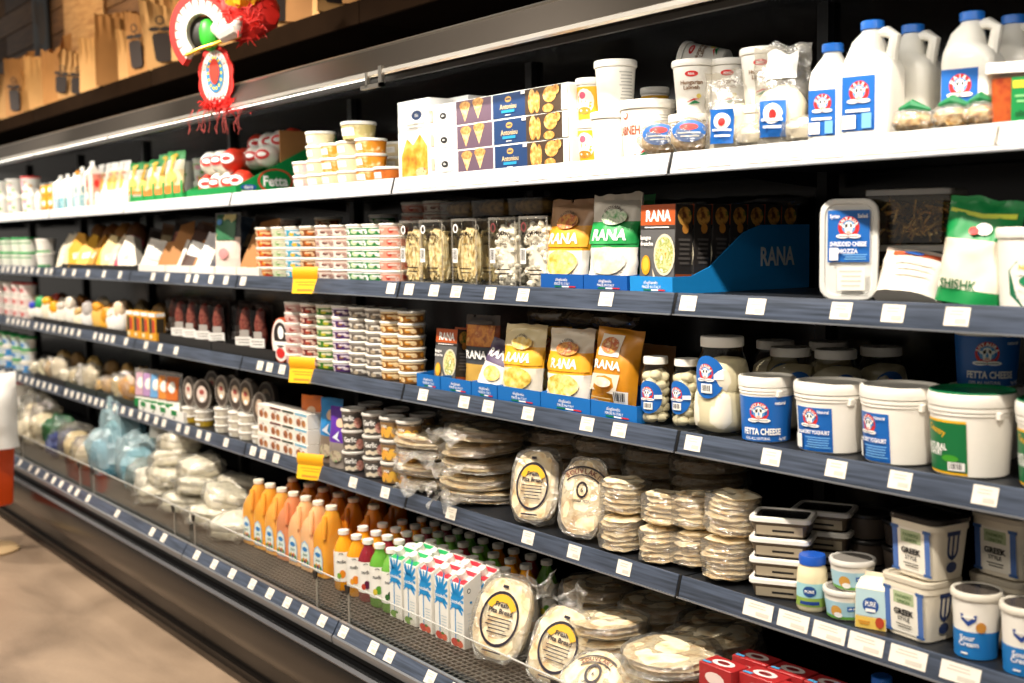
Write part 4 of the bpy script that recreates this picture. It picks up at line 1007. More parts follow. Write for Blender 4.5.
# ================================================================== SECOND SHELF
s = 'B'; ZB = TOP['B']; YB = SHELF['B'][0]
GL = C('1fa44e', .4)
gtub = ptub(.058, .09, W, GL, .88, .014, art=lambda a, r, h: (a.lines(-r*1.2, r*1.3, h*.12, h*.6, 3, C('cfe6cf', .45), .3), a.rect(-r*1.4, h*.70, r*1.4, h*.80, GL)), name='green_lidded_tub')
for i, px in enumerate((2, 12, 22, 31)):
    for j in range(2): put(gtub, s, px, .075, f'white tub with green lid, {ORD[i]} stack from left, {"upper" if j else "lower"}, second shelf', 'tub', 'green-lidded tubs on second shelf', 0, j*.0905)
gb = ptub(.058, .085, W, W, .86, .014, art=lambda a, r, h: (a.rect(-r*1.5, 0.004, r*1.5, h*.22, GL),), name='green_banded_tub')
for j in range(2): put(gb, s, 47, .07, f'white tub with green base band, {"upper" if j else "lower"} of the pair, second shelf', 'tub', 'green-banded tubs', 0, j*.0855)
def black_tray(px0, px1, d0=.012, depth=.30, hf=.028, mat=BLKT, lab='', sh='B'):
    w = sx(sh, px1, d0)-sx(sh, px0, d0)
    tray(w, depth, hf, hf+.012, mat, name='display_tray').place(lab, 'tray', (sx(sh, px0, d0), SHELF[sh][0]+d0, TOP[sh]+.0005))
def wedges(sh, pxs, d, cols, lab, group, size=(.11, .055, .14), zoff=.005, lean=-.35, names=None, cat='cheese'):
    pr = {}
    for i, px in enumerate(pxs):
        c = cols[i % len(cols)]
        if c not in pr:
            p = Proto('cheese_wedge'); w, t, h = size
            p.part('cheese', MB().add(prism([(-w/2, 0), (w/2, 0), (w*.42, h*.9), (w*.1, h), (-w*.45, h*.55)], -t/2, t/2, 'y'), C(c, .45, var=.06)))
            a = Art(flatmap((0, -t/2-.0008, 0), (1, 0, 0), (0, 0, 1)), curved=False); a.rect(-w*.22, h*.25, w*.2, h*.42, W); a.lines(-w*.18, w*.16, h*.28, h*.4, 2, C('c9a24a', .45), .4); p.part('label', a.mb)
            pr[c] = p
        pr[c].place(lab(i, len(pxs)), cat, (sx(sh, px, d), SHELF[sh][0]+d, TOP[sh]+zoff), (lean+R.uniform(-.2, .15), R.uniform(-.35, .2), radians(20)+R.uniform(-.4, .4)), group)
black_tray(62, 101, lab='black tray of white and yellow cheese wedges, second shelf left')
black_tray(102.5, 138, lab='black tray of yellow and pink cheese packs, second shelf')
wedges(s, (65, 70, 75, 81, 87, 93), .07, ['e9dfc6', 'efe6d2', 'd9c9a0', 'e0a62a', 'e8b23a', 'c98f3a'], lambda i, n: f'{"white" if i < 3 else "yellow"} cheese wedge leaning in the left black tray, {nth(i, n)}, second shelf', 'cheese wedges in left black tray', (.13, .05, .20))
wedges(s, (107, 113, 119, 125, 131), .07, ['e0a83a', 'e9d69c', 'd9cdb0', 'cf5a70', 'efe8da'], lambda i, n: f'{["yellow", "pale yellow", "cream", "pink", "white"][i]} cheese pack leaning in the second black tray, second shelf', 'cheese packs in second black tray', (.13, .05, .18))
for i, px in enumerate((96, 108, 120, 132)):
    one('cheese_loaf', MB().add(blob(.075, .06, .085, i+3, .15, 2), C(['a9713a', '8f5a2c', 'b5803f', '7d4f2a'][i], .55, var=.2, scale=20)), f'brown smoked cheese loaf behind the black trays, {nth(i, 4)}, second shelf', 'cheese', (sx(s, px, .20), YB+.24, ZB+.165), group='smoked loaves')
    one('cheese_loaf', MB().add(blob(.07, .062, .042, i+8, .1, 2), C('8a5a30', .55, var=.2, scale=20)), f'flat brown cheese round under the smoked loaf, {nth(i, 4)}, second shelf', 'cheese', (sx(s, px, .20), YB+.24, ZB+.043), group='smoked loaves')
# white carton trays with leaning packs
for i, (a0, a1) in enumerate(((138.5, 165), (166, 190), (191, 214), (215, 236), (237, 259))):
    black_tray(a0, a1, .012, .34, .036, C('e9e4da', .6), f'white carton tray with leaning packs, {nth(i, 5)}, second shelf')
for i, (px, col, w, h, kind) in enumerate(((146, 'f4efe6', .11, .13, 0), (158, 'b07a45', .09, .13, 1), (168, 'a5713e', .08, .215, 1), (178, 'efe9de', .10, .12, 0), (186, '4a3228', .10, .19, 2), (191, 'b07a45', .07, .14, 1), (201, 'e9e8ea', .10, .15, 0), (210, '4a4a50', .09, .20, 2), (217, '20364e', .08, .22, 2), (241, 'a8743f', .09, .16, 1), (250, 'b07a45', .10, .21, 1))):
    w, h = w*1.25, h*1.22
    nm = ['white paper-wrapped cheese', 'brown cardboard divider', 'dark vacuum pack'][kind]
    mb = MB()
    if kind == 1: mb.add(prism([(-w/2, 0), (w/2, 0), (w/2, h*.6), (w*.1, h), (-w/2, h*.85)], -.003, .003, 'y'), CARD)
    else: Bag(w, h, .04, i+3, .1, .005).faces(mb, [(1, C(col, .4, var=.1))], 8, 10)
    p = Proto('cheese_pack' if kind != 1 else 'cardboard_divider'); p.part('wrap', mb)
    if kind != 1:
        a = Art(flatmap((0, -.0225, 0), (1, 0, 0), (0, 0, 1)), curved=False); a.rect(-w*.3, h*.3, w*.3, h*.6, WH if kind == 2 else C('d9d2c4', .5)); p.part('label', a.mb)
    p.place(f'{nm} leaning in the white trays, {ORD[i]} from left, second shelf', 'pack' if kind != 1 else 'divider', (sx(s, px, .05), YB+.07+.02*(i % 2), ZB+.006), (radians(-22), radians(14), radians(32)), 'leaning packs in white trays')
for i, px in enumerate((150, 162, 174, 187, 200, 213, 226, 240, 254)):
    q = pouch(.11, .21+.02*(i % 3), .04, i+300, [(.5, C(['5a3a2a', '3f2c24', '7a5a3a'][i % 3], .4, var=.2)), (1, C(['2f2420', '6a4a2c', '3a3634'][i % 3], .4, var=.2))], lambda a, w, h: a.rect(-w*.3, h*.5, w*.3, h*.75, C(['b8a890', 'c9b48a', '8a4a3a'][i % 3], .5)), 'cured_meat_pack', .06)
    put(q, s, px, .20, f'dim brown pack standing behind the white trays, {nth(i, 9)}, second shelf', 'pack', 'dim packs behind white trays', (radians(-8), radians(8), radians(25)), .006)
p = pouch(.14, .255, .03, 77, [(.25, C('d9c2b8', .4)), (.6, C('e3cfc4', .4)), (1, film('e9e4da', .1, .15, .3))], lambda a, w, h: (a.rect(-w*.4, h*.55, w*.36, h*.97, C('2f6a46', .42)), a.poly([(-w*.4, h*.62), (w*.36, h*.9), (w*.36, h*.97), (-w*.1, h*.97)], C('e9e3a0', .45)), a.ell(-w*.05, h*.33, w*.2, h*.09, C('c98a8a', .5), 14, 2), a.ell(-w*.25, h*.85, w*.1, h*.05, C('3c7fc0', .45), 10, 1)), 'salmon_pack', .05, .06)
put(p, s, 228, .06, 'clear fish pack with green and yellow label standing in the white tray', 'pack', None, radians(25), .006)
# stacked hommus tubs: nine columns of five
PAL = {'red': ('c4401f', 'e8902a', 'f2d7a0'), 'pale': ('cfd9b8', '7fae5a', 'efe6d0'), 'blue': ('3aa6c9', 'f0c23a', 'ffffff'), 'brown': ('8a4a22', 'd9772f', 'f0d7b0'), 'dots': ('e9dcd6', '6a3a36', 'c9a59a'), 'green': ('17803c', 'cfe0b8', 'ffffff'), 'pink': ('e29a84', 'c8402f', 'f4d8cc'),
       'rose': ('d6a49c', '9a3a34', 'f0dcd4'), 'wine': ('6e1f22', 'b8503a', 'f0d8c8'), 'olive': ('3f7a2c', 'c9c23a', 'f0ead0'), 'purple': ('4a2566', '9a6a3a', 'f0e6f0'), 'grey': ('6d655e', 'b8a890', 'f0ece4'), 'orange': ('8a5a2a', 'e0942a', 'f6e0b0')}
def dip(key, r=.056, h=.0385):
    c0, c1, c2 = PAL[key]; body = C(c0, .35) if key != 'dots' else C('eee4da', .4)
    def art(a, rr, hh):
        rnd = random.Random(hash(key) % 97 if False else len(key)*7+ord(key[0]))
        a.rect(-rr*.95, hh*.08, rr*1.9, hh*.86, body); k = a.k
        for q in range(5):
            a.k = k; a.ell(rr*(-.55+.55*q+rnd.uniform(-.08, .08)), hh*rnd.uniform(.3, .55), rr*rnd.uniform(.12, .26), hh*rnd.uniform(.16, .3), food([c1, c2, c1], 120) if q % 2 else C(c1, .45), 12, 2)
        a.rect(-rr*.5, hh*.5, rr*.15, hh*.72, C(c2, .45)); a.rect(rr*.5, hh*.5, rr*1.1, hh*.7, C(c2, .45))
    return ptub(r, h, film('efe8dc', .25, .12, 0, milky=.5) if key in ('grey',) else C(c2, .35), W, .9, .0095, .0025, 24, art, 'dip_tub', clear_top=C('d9d3c6', .15))
DIP = {}
def getdip(k, r, h):
    kk = (k, r, h)
    if kk not in DIP: DIP[kk] = dip(k, r, h)
    return DIP[kk]
ck = ['red', 'pale', 'blue', 'brown', 'dots', 'dots', 'green', 'green', 'pink']
cn = ['orange-red', 'pale green', 'blue and yellow', 'brown', 'white spotted', 'white spotted', 'green', 'green', 'coral pink']
for i, px in enumerate((270.5, 286, 300, 315, 330.5, 346.5, 362.5, 378.5, 396)):
    for j in range(5):
        put(getdip(ck[i], .0525, .0385), s, px, .072, f'{cn[i]} dip tub, {nth(i, 9)} column, {tier(j, 5)}, second shelf', 'tub', 'dip tubs on second shelf', R.uniform(-.15, .15), j*.0388, R.uniform(-.0015, .0015))
for i, px in enumerate((290, 330, 385, 418, 440)):
    for j in range(6 if i < 3 else 7):
        if j >= 4: put(getdip(['dots', 'brown', 'green', 'pink', 'dots'][i], .054, .0385), s, px, .30, f'dim back row dip tub of second shelf, {ORD[i]} from left, {tier(j-4, 3)}', 'tub', 'back row dip tubs on second shelf', 0, j*.0388)
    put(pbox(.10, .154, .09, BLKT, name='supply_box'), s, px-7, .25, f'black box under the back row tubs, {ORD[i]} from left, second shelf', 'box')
# yellow tickets
def yticket(px, sh, label, w=.12, dz=.0):
    mb = MB(); m = C('f6c21c', .5)
    mb.add(box(-w/2, -.0012, -.052, w/2, 0, .0), m); p = Proto('price_ticket'); p.part('lower_leaf', mb)
    a = Art(flatmap((0, -.0014, -.052), (1, 0, 0), (0, 0, 1)), curved=False); a.lines(-w*.4, w*.4, .026, .046, 2, C('d98a1c', .5), .35); a.rect(-w*.3, .008, w*.3, .016, C('c9872a', .5)); p.part('ticket_print', a.mb)
    p.part('upper_leaf', MB().add(grid(lambda u, v: (-w/2+w*u, -.012*sin(v*2.4), -.002+.046*v), 4, 6), C('f2ad12', .5)))
    p.place(label, 'ticket', (sx(sh, px, -.02, SHELF[sh][1]-.02), SHELF[sh][0]-.0235, SHELF[sh][1]-.004+dz), (-.2, 0, radians(22)), 'yellow price tickets')
yticket(307, 'B', 'yellow price ticket clipped to second shelf under the dip tubs')
# clear packs of fresh pasta
def pasta_pack(kind, w=.112, h=.198, d=.055, seed=0):
    p = Proto('pasta_pack'); rnd = random.Random(seed)
    m = food(['d9ba78', 'efdca8', 'f6eac6'], 60, (1, 1, 1.6)) if kind == 'noodle' else C('f7f1e2', .6, var=.05)
    mb = MB()
    if kind == 'noodle':
        for i in range(64):
            x = rnd.uniform(-w*.30, w*.30); y = rnd.uniform(.010, d-.012); z0 = rnd.uniform(.008, .03); q = []
            for k in range(7): t = k/6; q.append((x*(1-.25*abs(2*t-1))+rnd.uniform(-.010, .010), y+rnd.uniform(-.006, .006), z0+t*(h-.035-z0)))
            mb.add(tube(q, .0045, 5), m)
    else:
        for i in range(150):
            mb.add(blob(.010, .009, .009, i, .2, 2, 8, 5), m, T(rnd.uniform(-w*.38, w*.38), rnd.uniform(.012, d-.012), .012+(h-.035)*(i/150)+rnd.uniform(-.006, .006)))
    mb.add(blob(w*.36, d*.30, h*.43, seed, .05, 2, 14, 10, .7), m, T(0, d*.55, h*.45))
    p.part('pasta', mb, kind='stuff')
    p.part('shell', MB().add(loft([(0, w*.46, d*.46, .008, 0, d/2), (.004, w*.48, d*.5, .01, 0, d/2), (h-.004, w*.48, d*.5, .01, 0, d/2), (h, w*.46, d*.46, .008, 0, d/2)], 3), CLEAR))
    p.part('shell_rim', MB().add(prism([(-w/2, 0), (w/2, 0), (w/2, .006), (-w/2, .006)], -.002, .0, 'y'), CLEARM).add(box(-w/2, -.002, h-.006, w/2, 0, h+.002), CLEARM).add(box(-w/2, -.002, .006, -w/2+.006, 0, h-.006), CLEARM).add(box(w/2-.006, -.002, .006, w/2, 0, h-.006), CLEARM))
    a = Art(flatmap((0, -.003, 0), (1, 0, 0), (0, 0, 1)), curved=False); ik = C('2a1d16', .5)
    a.arc('HOMEMADE', .008, h*.60, .036, .011, ik, 90, 120); a.text('pasta', .008, h*.63, .009, ik); a.lines(-.02, .036, h*.16, h*.28, 2, ik, .3); a.ell(-w*.30, h*.86, .011, .014, WH if kind == 'noodle' else C('7a3a3a', .5), 12, 1); a.ell(-w*.30, h*.86, .006, .009, ik, 10, 1); a.barcode(-w*.42, h*.34, -w*.22, h*.56, 5)
    p.part('label', a.mb)
    return p
for i, (px, kind) in enumerate(((412, 'noodle'), (432, 'noodle'), (465, 'noodle'), (503, 'gnocchi'), (534, 'gnocchi'))):
    put(pasta_pack(kind, seed=i), s, px, .03+.006*(i in (0, 3)), f'clear plastic pack of {"yellow noodles" if kind == "noodle" else "white gnocchi"}, {nth(i, 5)} of five, second shelf', 'pasta pack', 'clear pasta packs on second shelf', radians(8))
for i, px in enumerate((424, 452, 486, 520)):
    put(pasta_pack('noodle' if i < 3 else 'gnocchi', seed=i+9), s, px, .115, f'clear pasta pack in the second row behind, {nth(i, 4)}, second shelf', 'pasta pack', 'second row pasta packs', radians(8))
for i, px in enumerate((470, 503, 541)):
    for j in range(2):
        p = Proto('pasta_tray'); p.part('pasta', MB().add(blob(.085, .06, .026, i+j, .1, 3, 16, 8, .7), food(['6a4a1e', 'b08a4a', 'c9a460'], 50), T(0, 0, .028))); p.part('lid', MB().add(loft([(0, .09, .065, .015), (.052, .092, .067, .015), (.056, .088, .063, .015)], 3), CLEAR))
        p.place(f'clear tray of brown pasta on the back shelf pile, {nth(i, 3)}, {"upper" if j else "lower"}', 'pasta pack', (sx(s, px, .33), YB+.33, ZB+.155+j*.057), group='back row pasta trays')
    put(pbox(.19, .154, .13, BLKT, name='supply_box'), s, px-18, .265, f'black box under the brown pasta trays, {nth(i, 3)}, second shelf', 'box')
# RANA pasta pouches in blue trays
RB = C('1257a8', .38); RB2 = C('1a86d0', .36)
def rana_art(band, plate, food_m, top):
    def f(a, w, h):
        a.rect(-w*.49, h*.46, w*.49, h*.66, C(band, .42)); a.text('RANA', -w*.02, h*.56, h*.115, WH, w*.78, bold=.035)
        a.ell(0, h*.28, w*.36, h*.15, food_m, 18, 3); a.ell(w*.02, h*.75, w*.26, h*.085, plate, 16, 2)
        a.arc('GIOVANNI', 0, h*.74, h*.125, h*.03, C('4a3a2c', .5), 90, 120); a.arc('TORTELLINI', 0, h*.33, h*.27, h*.026, C('6a5a48', .5), -62, -60)
    return f
def rana_pouch(band, top, low, plate, fm, seed, w=.15, h=.238, wr=.006):
    return pouch(w, h, .06, seed, [(.42, C(low, .38)), (.70, C(band, .4)), (1, C(top, .38))], rana_art(band, plate, fm, top), 'pasta_pouch', .16, .09, wr)
def blue_tray_art(a, w, h):
    a.text('sfogliavelo', w*.5, h*.66, h*.2, WH, w*.6, bold=.0); a.text('MADE IN ITALY', w*.52, h*.40, h*.16, WH, w*.5, bold=.0); k = a.k; a.rect(w*.34, h*.18, w*.52, h*.26, GRN); a.k = k; a.rect(w*.52, h*.18, w*.68, h*.26, WH); a.k = k; a.rect(w*.68, h*.18, w*.84, h*.26, RED)
yf = food(['d9a52a', 'f2d37a', 'f6e6b0'], 60); rf = food(['7a2a1a', 'd9a04a', 'b8502a', 'e8d0a0'], 55); gf = food(['2a7a3a', 'e6efd8', '58b060'], 60); wf = food(['d9c9a8', 'f2ead8'], 60)
def btray(px0, px1, sh, label, hf=.042, d0=.008, depth=.30, mat=None, art=blue_tray_art):
    x0 = sx(sh, px0, d0); w = sx(sh, px1, d0)-x0
    p = tray(w, depth, hf, hf+.05, mat or RB, .003, 'display_tray', art)
    p.place(label, 'tray', (x0, SHELF[sh][0]+d0, TOP[sh]+.0005)); return x0, w
for px0, px1, lab in ((541, 583, 'dark blue tray under the yellow-banded pasta pouch, second shelf'), (584, 627, 'dark blue tray under the green-banded pasta pouch, second shelf')): btray(px0, px1, s, lab)
py = rana_pouch('f0a81e', 'b08a68', 'f0eade', rf, yf, 5); pg = rana_pouch('1c9a4a', 'd9d3c6', 'e9e5da', gf, wf, 11, wr=.010)
put(py, s, 566, .055, 'RANA pasta pouch with yellow band, second shelf front', 'pouch', 'RANA pouches on second shelf', radians(10), .004)
put(pg, s, 612, .050, 'RANA pasta pouch with green band, second shelf front', 'pouch', 'RANA pouches on second shelf', radians(16), .012)
put(rana_pouch('f0a81e', 'b08a68', 'f0eade', rf, yf, 25), s, 576, .13, 'RANA pasta pouch with yellow band, standing second in its tray', 'pouch', 'RANA pouches on second shelf', radians(4), .004)
put(pouch(.15, .245, .05, 31, [(1, C('14803e', .4))], None, 'pasta_pouch', .15), s, 626, .13, 'plain green pouch behind the green-banded RANA pouch', 'pouch', 'RANA pouches on second shelf', radians(4), .004)
# RANA lasagne cartons in a deep light blue tray
x0 = sx(s, 630, .006); wt_ = .150
p = tray(wt_, .50, .042, .165, RB2, .004, 'display_tray', blue_tray_art, 'S')
a = Art(flatmap((wt_+.0006, 0, 0), (0, 1, 0), (0, 0, 1)), curved=False); a.text('RANA', .375, .085, .046, C('dfe3e8', .4), .13, bold=.03); p.part('side_lettering', a.mb)
p.place('deep light blue display tray lettered RANA on its side', 'tray', (x0, YB+.006, ZB+.0005))
def las_art(a, w, h):
    a.rect(.001, .001, w-.001, h-.001, C('5d5d5e', .42)); a.rect(.001, h*.76, w-.001, h-.001, C('b5521f', .42)); a.text('RANA', w*.52, h*.87, h*.125, WH, w*.72, bold=.035); a.rect(.001, h*.715, w-.001, h*.755, C('2a2624', .45)); a.lines(w*.12, w*.85, h*.72, h*.75, 1, WH, .4)
    a.ell(w*.72, h*.42, w*.30, h*.24, C('d9d0b8', .45), 20, 1); a.ell(w*.72, h*.42, w*.26, h*.21, food(['b88a2a', 'f0dca0', '8a9a3a', 'f6ecd0'], 70), 20, 1); a.ell(w*.2, h*.3, w*.13, h*.115, C('d99a1e', .4), 16, 1); a.ell(w*.2, h*.31, w*.09, h*.08, C('f0b83a', .4), 14, 1); a.poly([(w*.45, h*.06), (w*.58, h*.06), (w*.40, h*.26)], C('e6d3b8', .45)); a.ell(w*.18, h*.07, w*.12, h*.06, C('caa23a', .4), 12, 1); a.ell(w*.75, h*.09, w*.16, h*.05, C('3a5a2a', .45), 12, 1); a.text('lasagne', w*.2, h*.62, h*.05, WH, w*.3); a.text('fresche', w*.24, h*.55, h*.05, WH, w*.36)
def las_side(a, w, h):
    a.rect(.001, .001, w-.001, h-.001, C('2f2c2b', .42)); a.rect(.001, .001, w-.001, h*.20, C('9a4a22', .42)); a.ell(w*.5, h*.86, w*.4, h*.11, food(['6a3a1a', 'd9a04a', '2f6a2a'], 60), 14, 1); a.lines(w*.15, w*.85, h*.30, h*.62, 6, C('5a5654', .45), .5); a.ell(w*.55, h*.72, w*.2, h*.06, C('c9883a', .45), 10, 1)
lc = pbox(.122, .212, .058, C('3a3634', .45), las_art, las_side, 'lasagne_carton')
for i in range(7): lc.place(f'RANA lasagne carton, {ORD[i]} from the front in the light blue tray', 'carton', (x0+.015, YB+.024+i*.064, ZB+.006), (radians(-2), 0, 0), 'RANA lasagne cartons on second shelf')
for i in range(4):
    one('film_pack', MB().add(blob(.10, .07, .02, i, .3, 3, 16, 8), film('8a8a90', .15, .2, .6, 20, .2)), f'clear film pack lying at the back above the lasagne row, {nth(i, 4)}', 'pack', (sx(s, 655+i*36, .40), YB+.44, ZB+.225), group='film packs at the back of second shelf')
# right part: big clear tub with blue label, shredded pastry, bags and tub
p = psq(.056, .102, .11, film('ece6d8', .12, .12, 0, milky=.35), C('dcdcd8', .25), .86, .016, .03, name='cheese_tub')
a = Art(lambda u, v, k: Vector((u, v, .1105+.0005*k)), curved=False); a.rect(-.043, -.026, .043, .082, BLUE); bull(a, 0, .047, .022, 'ANTAUR'); k = a.k; a.text('Syrian', -.028, .070, .008, WH, .02); a.text('Salad', .029, .070, .008, WH, .02); a.text('SHREDDED CHEESE', 0, .012, .009, WH, .075, bold=.03); a.text('MOZZA', 0, -.003, .009, WH, .04); a.rect(-.038, -.022, -.02, .004, WH); a.lines(-.012, .04, -.022, -.008, 3, C('79b5e8', .45), .4); a.rect(-.022, -.085, .035, -.036, C('f0ece2', .5)); a.lines(-.018, .03, -.08, -.04, 4, C('cfc9bd', .5), .3)
p.part('label', a.mb)
p.part('contents', MB().add(loft([(.006, .044, .084, .02), (.088, .050, .094, .02)], 3), food(['d9c9a0', 'f4ecd6', 'efe2c0'], 26, (1, 3, 1), 'wave')))
p.place('big clear tub of shredded cheese stood on its side with blue label', 'tub', (sx(s, 851, .13), YB+.15, ZB+.107), (radians(90), 0, radians(28)))
for j in range(2):
    p = psq(.088, .07, .115, film('e0d4b8', .1, .12, 0), film('d9d6cc', .2, .15, 0, milky=.4), .88, .014, .02, name='pastry_tub'); mb = MB(); rnd = random.Random(j)
    for i in range(120):
        c = Vector((rnd.uniform(-.062, .062), rnd.uniform(-.048, .048), rnd.uniform(.015, .085))); d = Vector((rnd.uniform(-1, 1), rnd.uniform(-1, 1), rnd.uniform(-.6, .6))).normalized()*.02
        mb.add(tube([c-d, c+Vector((0, .004, .004)), c+d], .0028, 4), food(['9a7a42', 'd9bf88', 'f0deb0'], 40))
    p.part('pastry', mb, kind='stuff')
    put(p, s, 915, .20, f'clear tub of shredded golden pastry at the back, {"upper" if j else "lower"}, second shelf', 'tub', None, radians(20), j*.116)
b = Bag(.135, .125, .075, 21, .05, .006, -.0, True, .2)
p = Proto('flour_bag'); mb = MB(); b.faces(mb, [(.85, C('eee8dc', .5, var=.05)), (1, C('e9d9cc', .5))], 12, 16); p.part('bag', mb)
a = Art(b.map(), step=.01, curved=2); a.rect(-.05, .098, .05, .112, C('e0633a', .45)); a.ell(-.008, .106, .02, .008, C('2f62b5', .45), 12, 1); a.lines(-.04, .04, .03, .075, 3, C('cfc7ba', .5), .25); p.part('print', a.mb)
p.place('white bag leaning back with orange and blue top print, second shelf', 'bag', (sx(s, 903, .05), YB+.06, ZB+.004), (radians(-38), radians(8), radians(24)))
b = Bag(.14, .205, .065, 13, .06, .007, .0, True, .35)
p = Proto('rice_bag'); mb = MB(); b.faces(mb, [(.13, C('0f8a46', .4)), (.60, C('ece4d2', .5, var=.06)), (1, C('0f8a46', .4))], 14, 22); p.part('bag', mb)
a = Art(b.map(), step=.01, curved=2); a.poly([(-.065, .175), (.0, .165), (.06, .17), (.06, .18), (0, .174), (-.065, .182)], C('c9d92a', .45)); a.ell(.008, .145, .016, .012, WH, 12, 2); a.ell(-.01, .140, .010, .008, RED, 10, 1); p.part('print', a.mb); a = Art(b.map(), step=.01, curved=2); a.text('SHISHK', -.025, .036, .018, C('17683a', .45), .075, bold=.02); p.part('lettering', a.mb)
p.place('green and white pouch lettered SHISHK beside the white tub', 'bag', (sx(s, 968, .06), YB+.07, ZB+.001), (radians(-4), radians(7), radians(16)))
def ygart(a, r, h):
    a.poly([(-r*.6, h*.20), (-r*.25, h*.04), (r*.25, h*.04), (r*.6, h*.20), (r*.66, h*.55), (r*.4, h*.68), (-r*.4, h*.68), (-r*.66, h*.55)], C('17704a', .42)); a.text('Natural', 0, h*.60, h*.07, C('e9c83a', .45), r*1.0); a.text('Yoghurt', 0, h*.18, h*.08, WH, r*.9); a.text('Pot Set', 0, h*.28, h*.08, WH, r*.9); a.lines(-r*.4, r*.3, h*.48, h*.52, 1, WH, .6); a.ell(0, h*.40, r*.3, h*.08, C('1f8a5a', .45), 12, 1)
put(ptub(.058, .148, W, W, .9, .022, .004, 32, ygart, 'yoghurt_tub', az=radians(28)), s, 1030, .075, 'white yoghurt tub with green octagon label at the right edge', 'tub')

# ================================================================== THIRD SHELF
s = 'C'; ZC = TOP['C']; YC = SHELF['C'][0]
rt = ptub(.052, .075, W, C('d8d2ca', .4), .88, .012, art=lambda a, r, h: (a.rect(-r*1.3, h*.1, r*1.4, h*.75, C('e3c9c4', .45)), a.ell(0, h*.45, r*.5, h*.22, RED, 14, 2), a.lines(-r, r, h*.15, h*.25, 1, WH, .5)), name='relish_tub')
rt2 = ptub(.052, .075, W, RED, .88, .012, art=lambda a, r, h: (a.rect(-r*1.3, h*.1, r*1.4, h*.75, C('f0dcd8', .45)), a.ell(.2*r, h*.45, r*.4, h*.2, C('c94a4a', .45), 14, 2)), name='relish_tub')
for i, px in enumerate((3, 13.5, 22, 30)):
    for j in range(3): put(rt2 if j == 2 and i > 1 else rt, s, px, .07, f'pink and white tub, {ORD[i]} stack from left, {tier(j, 3)}, third shelf', 'tub', 'pink tubs on third shelf', 0, j*.0755)
black_tray(33, 62, .012, .30, .03, BLKT, 'black tray of small cheeses, left one on third shelf', 'C'); black_tray(63, 98, .012, .30, .03, BLKT, 'black tray of small cheeses, middle one on third shelf', 'C'); black_tray(99, 127, .012, .30, .03, BLKT, 'black tray of small cheeses, right one on third shelf', 'C')
cc = [('36', 'f1ebe0', '2f3fb0', 'blue'), ('43', 'f4eee2', '2f9a5a', 'green'), ('50', 'f2e6cc', 'f0b21c', 'yellow'), ('57', 'f4efe6', 'f0a81c', 'amber'), ('65', 'efe8da', 'd9cfc0', 'white'), ('73', 'f2ece0', 'e6dccb', 'cream'), ('82', 'efe3c8', 'c9a66a', 'tan'), ('90', 'e6e3e0', 'b9b4b0', 'grey'), ('101', 'e0b25a', 'd9982a', 'golden'), ('109', 'e2a838', 'c98a1e', 'mustard'), ('116', 'f2ece2', 'efe3d0', 'pale'), ('122', 'f3efe8', 'e9d0b0', 'ivory')]
for i, (px, c0, c1, nm) in enumerate(cc):
    p = Proto('small_cheese'); hh = .045+.02*((i*7) % 3)/2; p.part('cheese', MB().add(blob(.05, .032, hh, i, .2, 2.5, 14, 9, .75), C(c0, .45, var=.05), T(0, 0, hh*.96, 0, .25*sin(i*2.3))))
    p.part('top_label', MB().add(blob(.034, .03, .022+.02*(i % 2), i+4, .25, 2.5, 12, 8, .7), C(c1, .42), T(.012*sin(i*3.1), -.006, hh*1.9, 0, .5*sin(i*1.7))))
    put(p, s, float(px), .06, f'small wrapped {nm} cheese with coloured top in the black trays, third shelf', 'cheese', 'small cheeses on third shelf', radians(25), .005)
for i, px in enumerate((60, 80, 100, 122, 140, 158)):
    one('cheese_loaf', MB().add(blob(.065, .05, .08, i+2, .2, 2.5), C(['7a4a2c', '8f6a3a', 'c9bfae', 'a08a5a', '6a5a3a', '8a6a3c'][i], .5, var=.2)), f'dim cheese lump in the back row of third shelf, {nth(i, 6)}', 'cheese', (sx(s, px, .20), YC+.22, ZC+.083), group='back row cheeses on third shelf')
for i in range(22):
    px = 35+i*4.2; col = ['e9dcc0', 'b8402f', 'f2b22a', 'f0e8d8', '3f6ab8', 'd9c090', 'e6e0d4', 'a8702f'][i*5 % 8]
    p = Proto('mini_cheese'); p.part('wrap', MB().add(blob(.028, .022, .03+.012*(i % 3), i+60, .3, 3, 12, 8, .7), C(col, .4, var=.08), T(0, 0, .036))); p.part('tag', MB().add(blob(.014, .006, .012, i, .1, 2, 8, 6), W, T(0, -.022, .035)))
    put(p, s, px, .115, f'tiny wrapped cheese in the row behind the small cheeses, {ORD[i] if i < 14 else ORD[21-i]+" from right"}, third shelf', 'cheese', 'tiny cheeses on third shelf', R.uniform(-.5, .8), .006+.045*(i % 2), scale=1.25)
# mustard-coloured upright packs
mp_ = pbox(.075, .135, .05, C('e0a02a', .42), lambda a, w, h: (a.rect(w*.12, h*.28, w*.5, h*.8, C('2a3a2a', .45)), a.rect(w*.55, h*.3, w*.9, h*.75, C('c23a2a', .45)), a.rect(.002, h*.86, w-.002, h*.99, WH), a.ell(w*.35, h*.16, w*.2, h*.08, C('f2e3b8', .45), 12, 1)), lambda a, w, h: (a.rect(.004, h*.3, w*.9, h*.8, C('3a3226', .45)), a.rect(.002, h*.86, w-.002, h*.99, WH)), 'cheese_carton')
for i, px in enumerate((127, 134, 141.5, 149)): mp_.place(f'mustard yellow upright carton with white top, {nth(i, 4)}, third shelf', 'carton', (sx(s, px, .015), YC+.015, ZC+.0005), (0, 0, radians(6)), 'mustard cartons on third shelf')
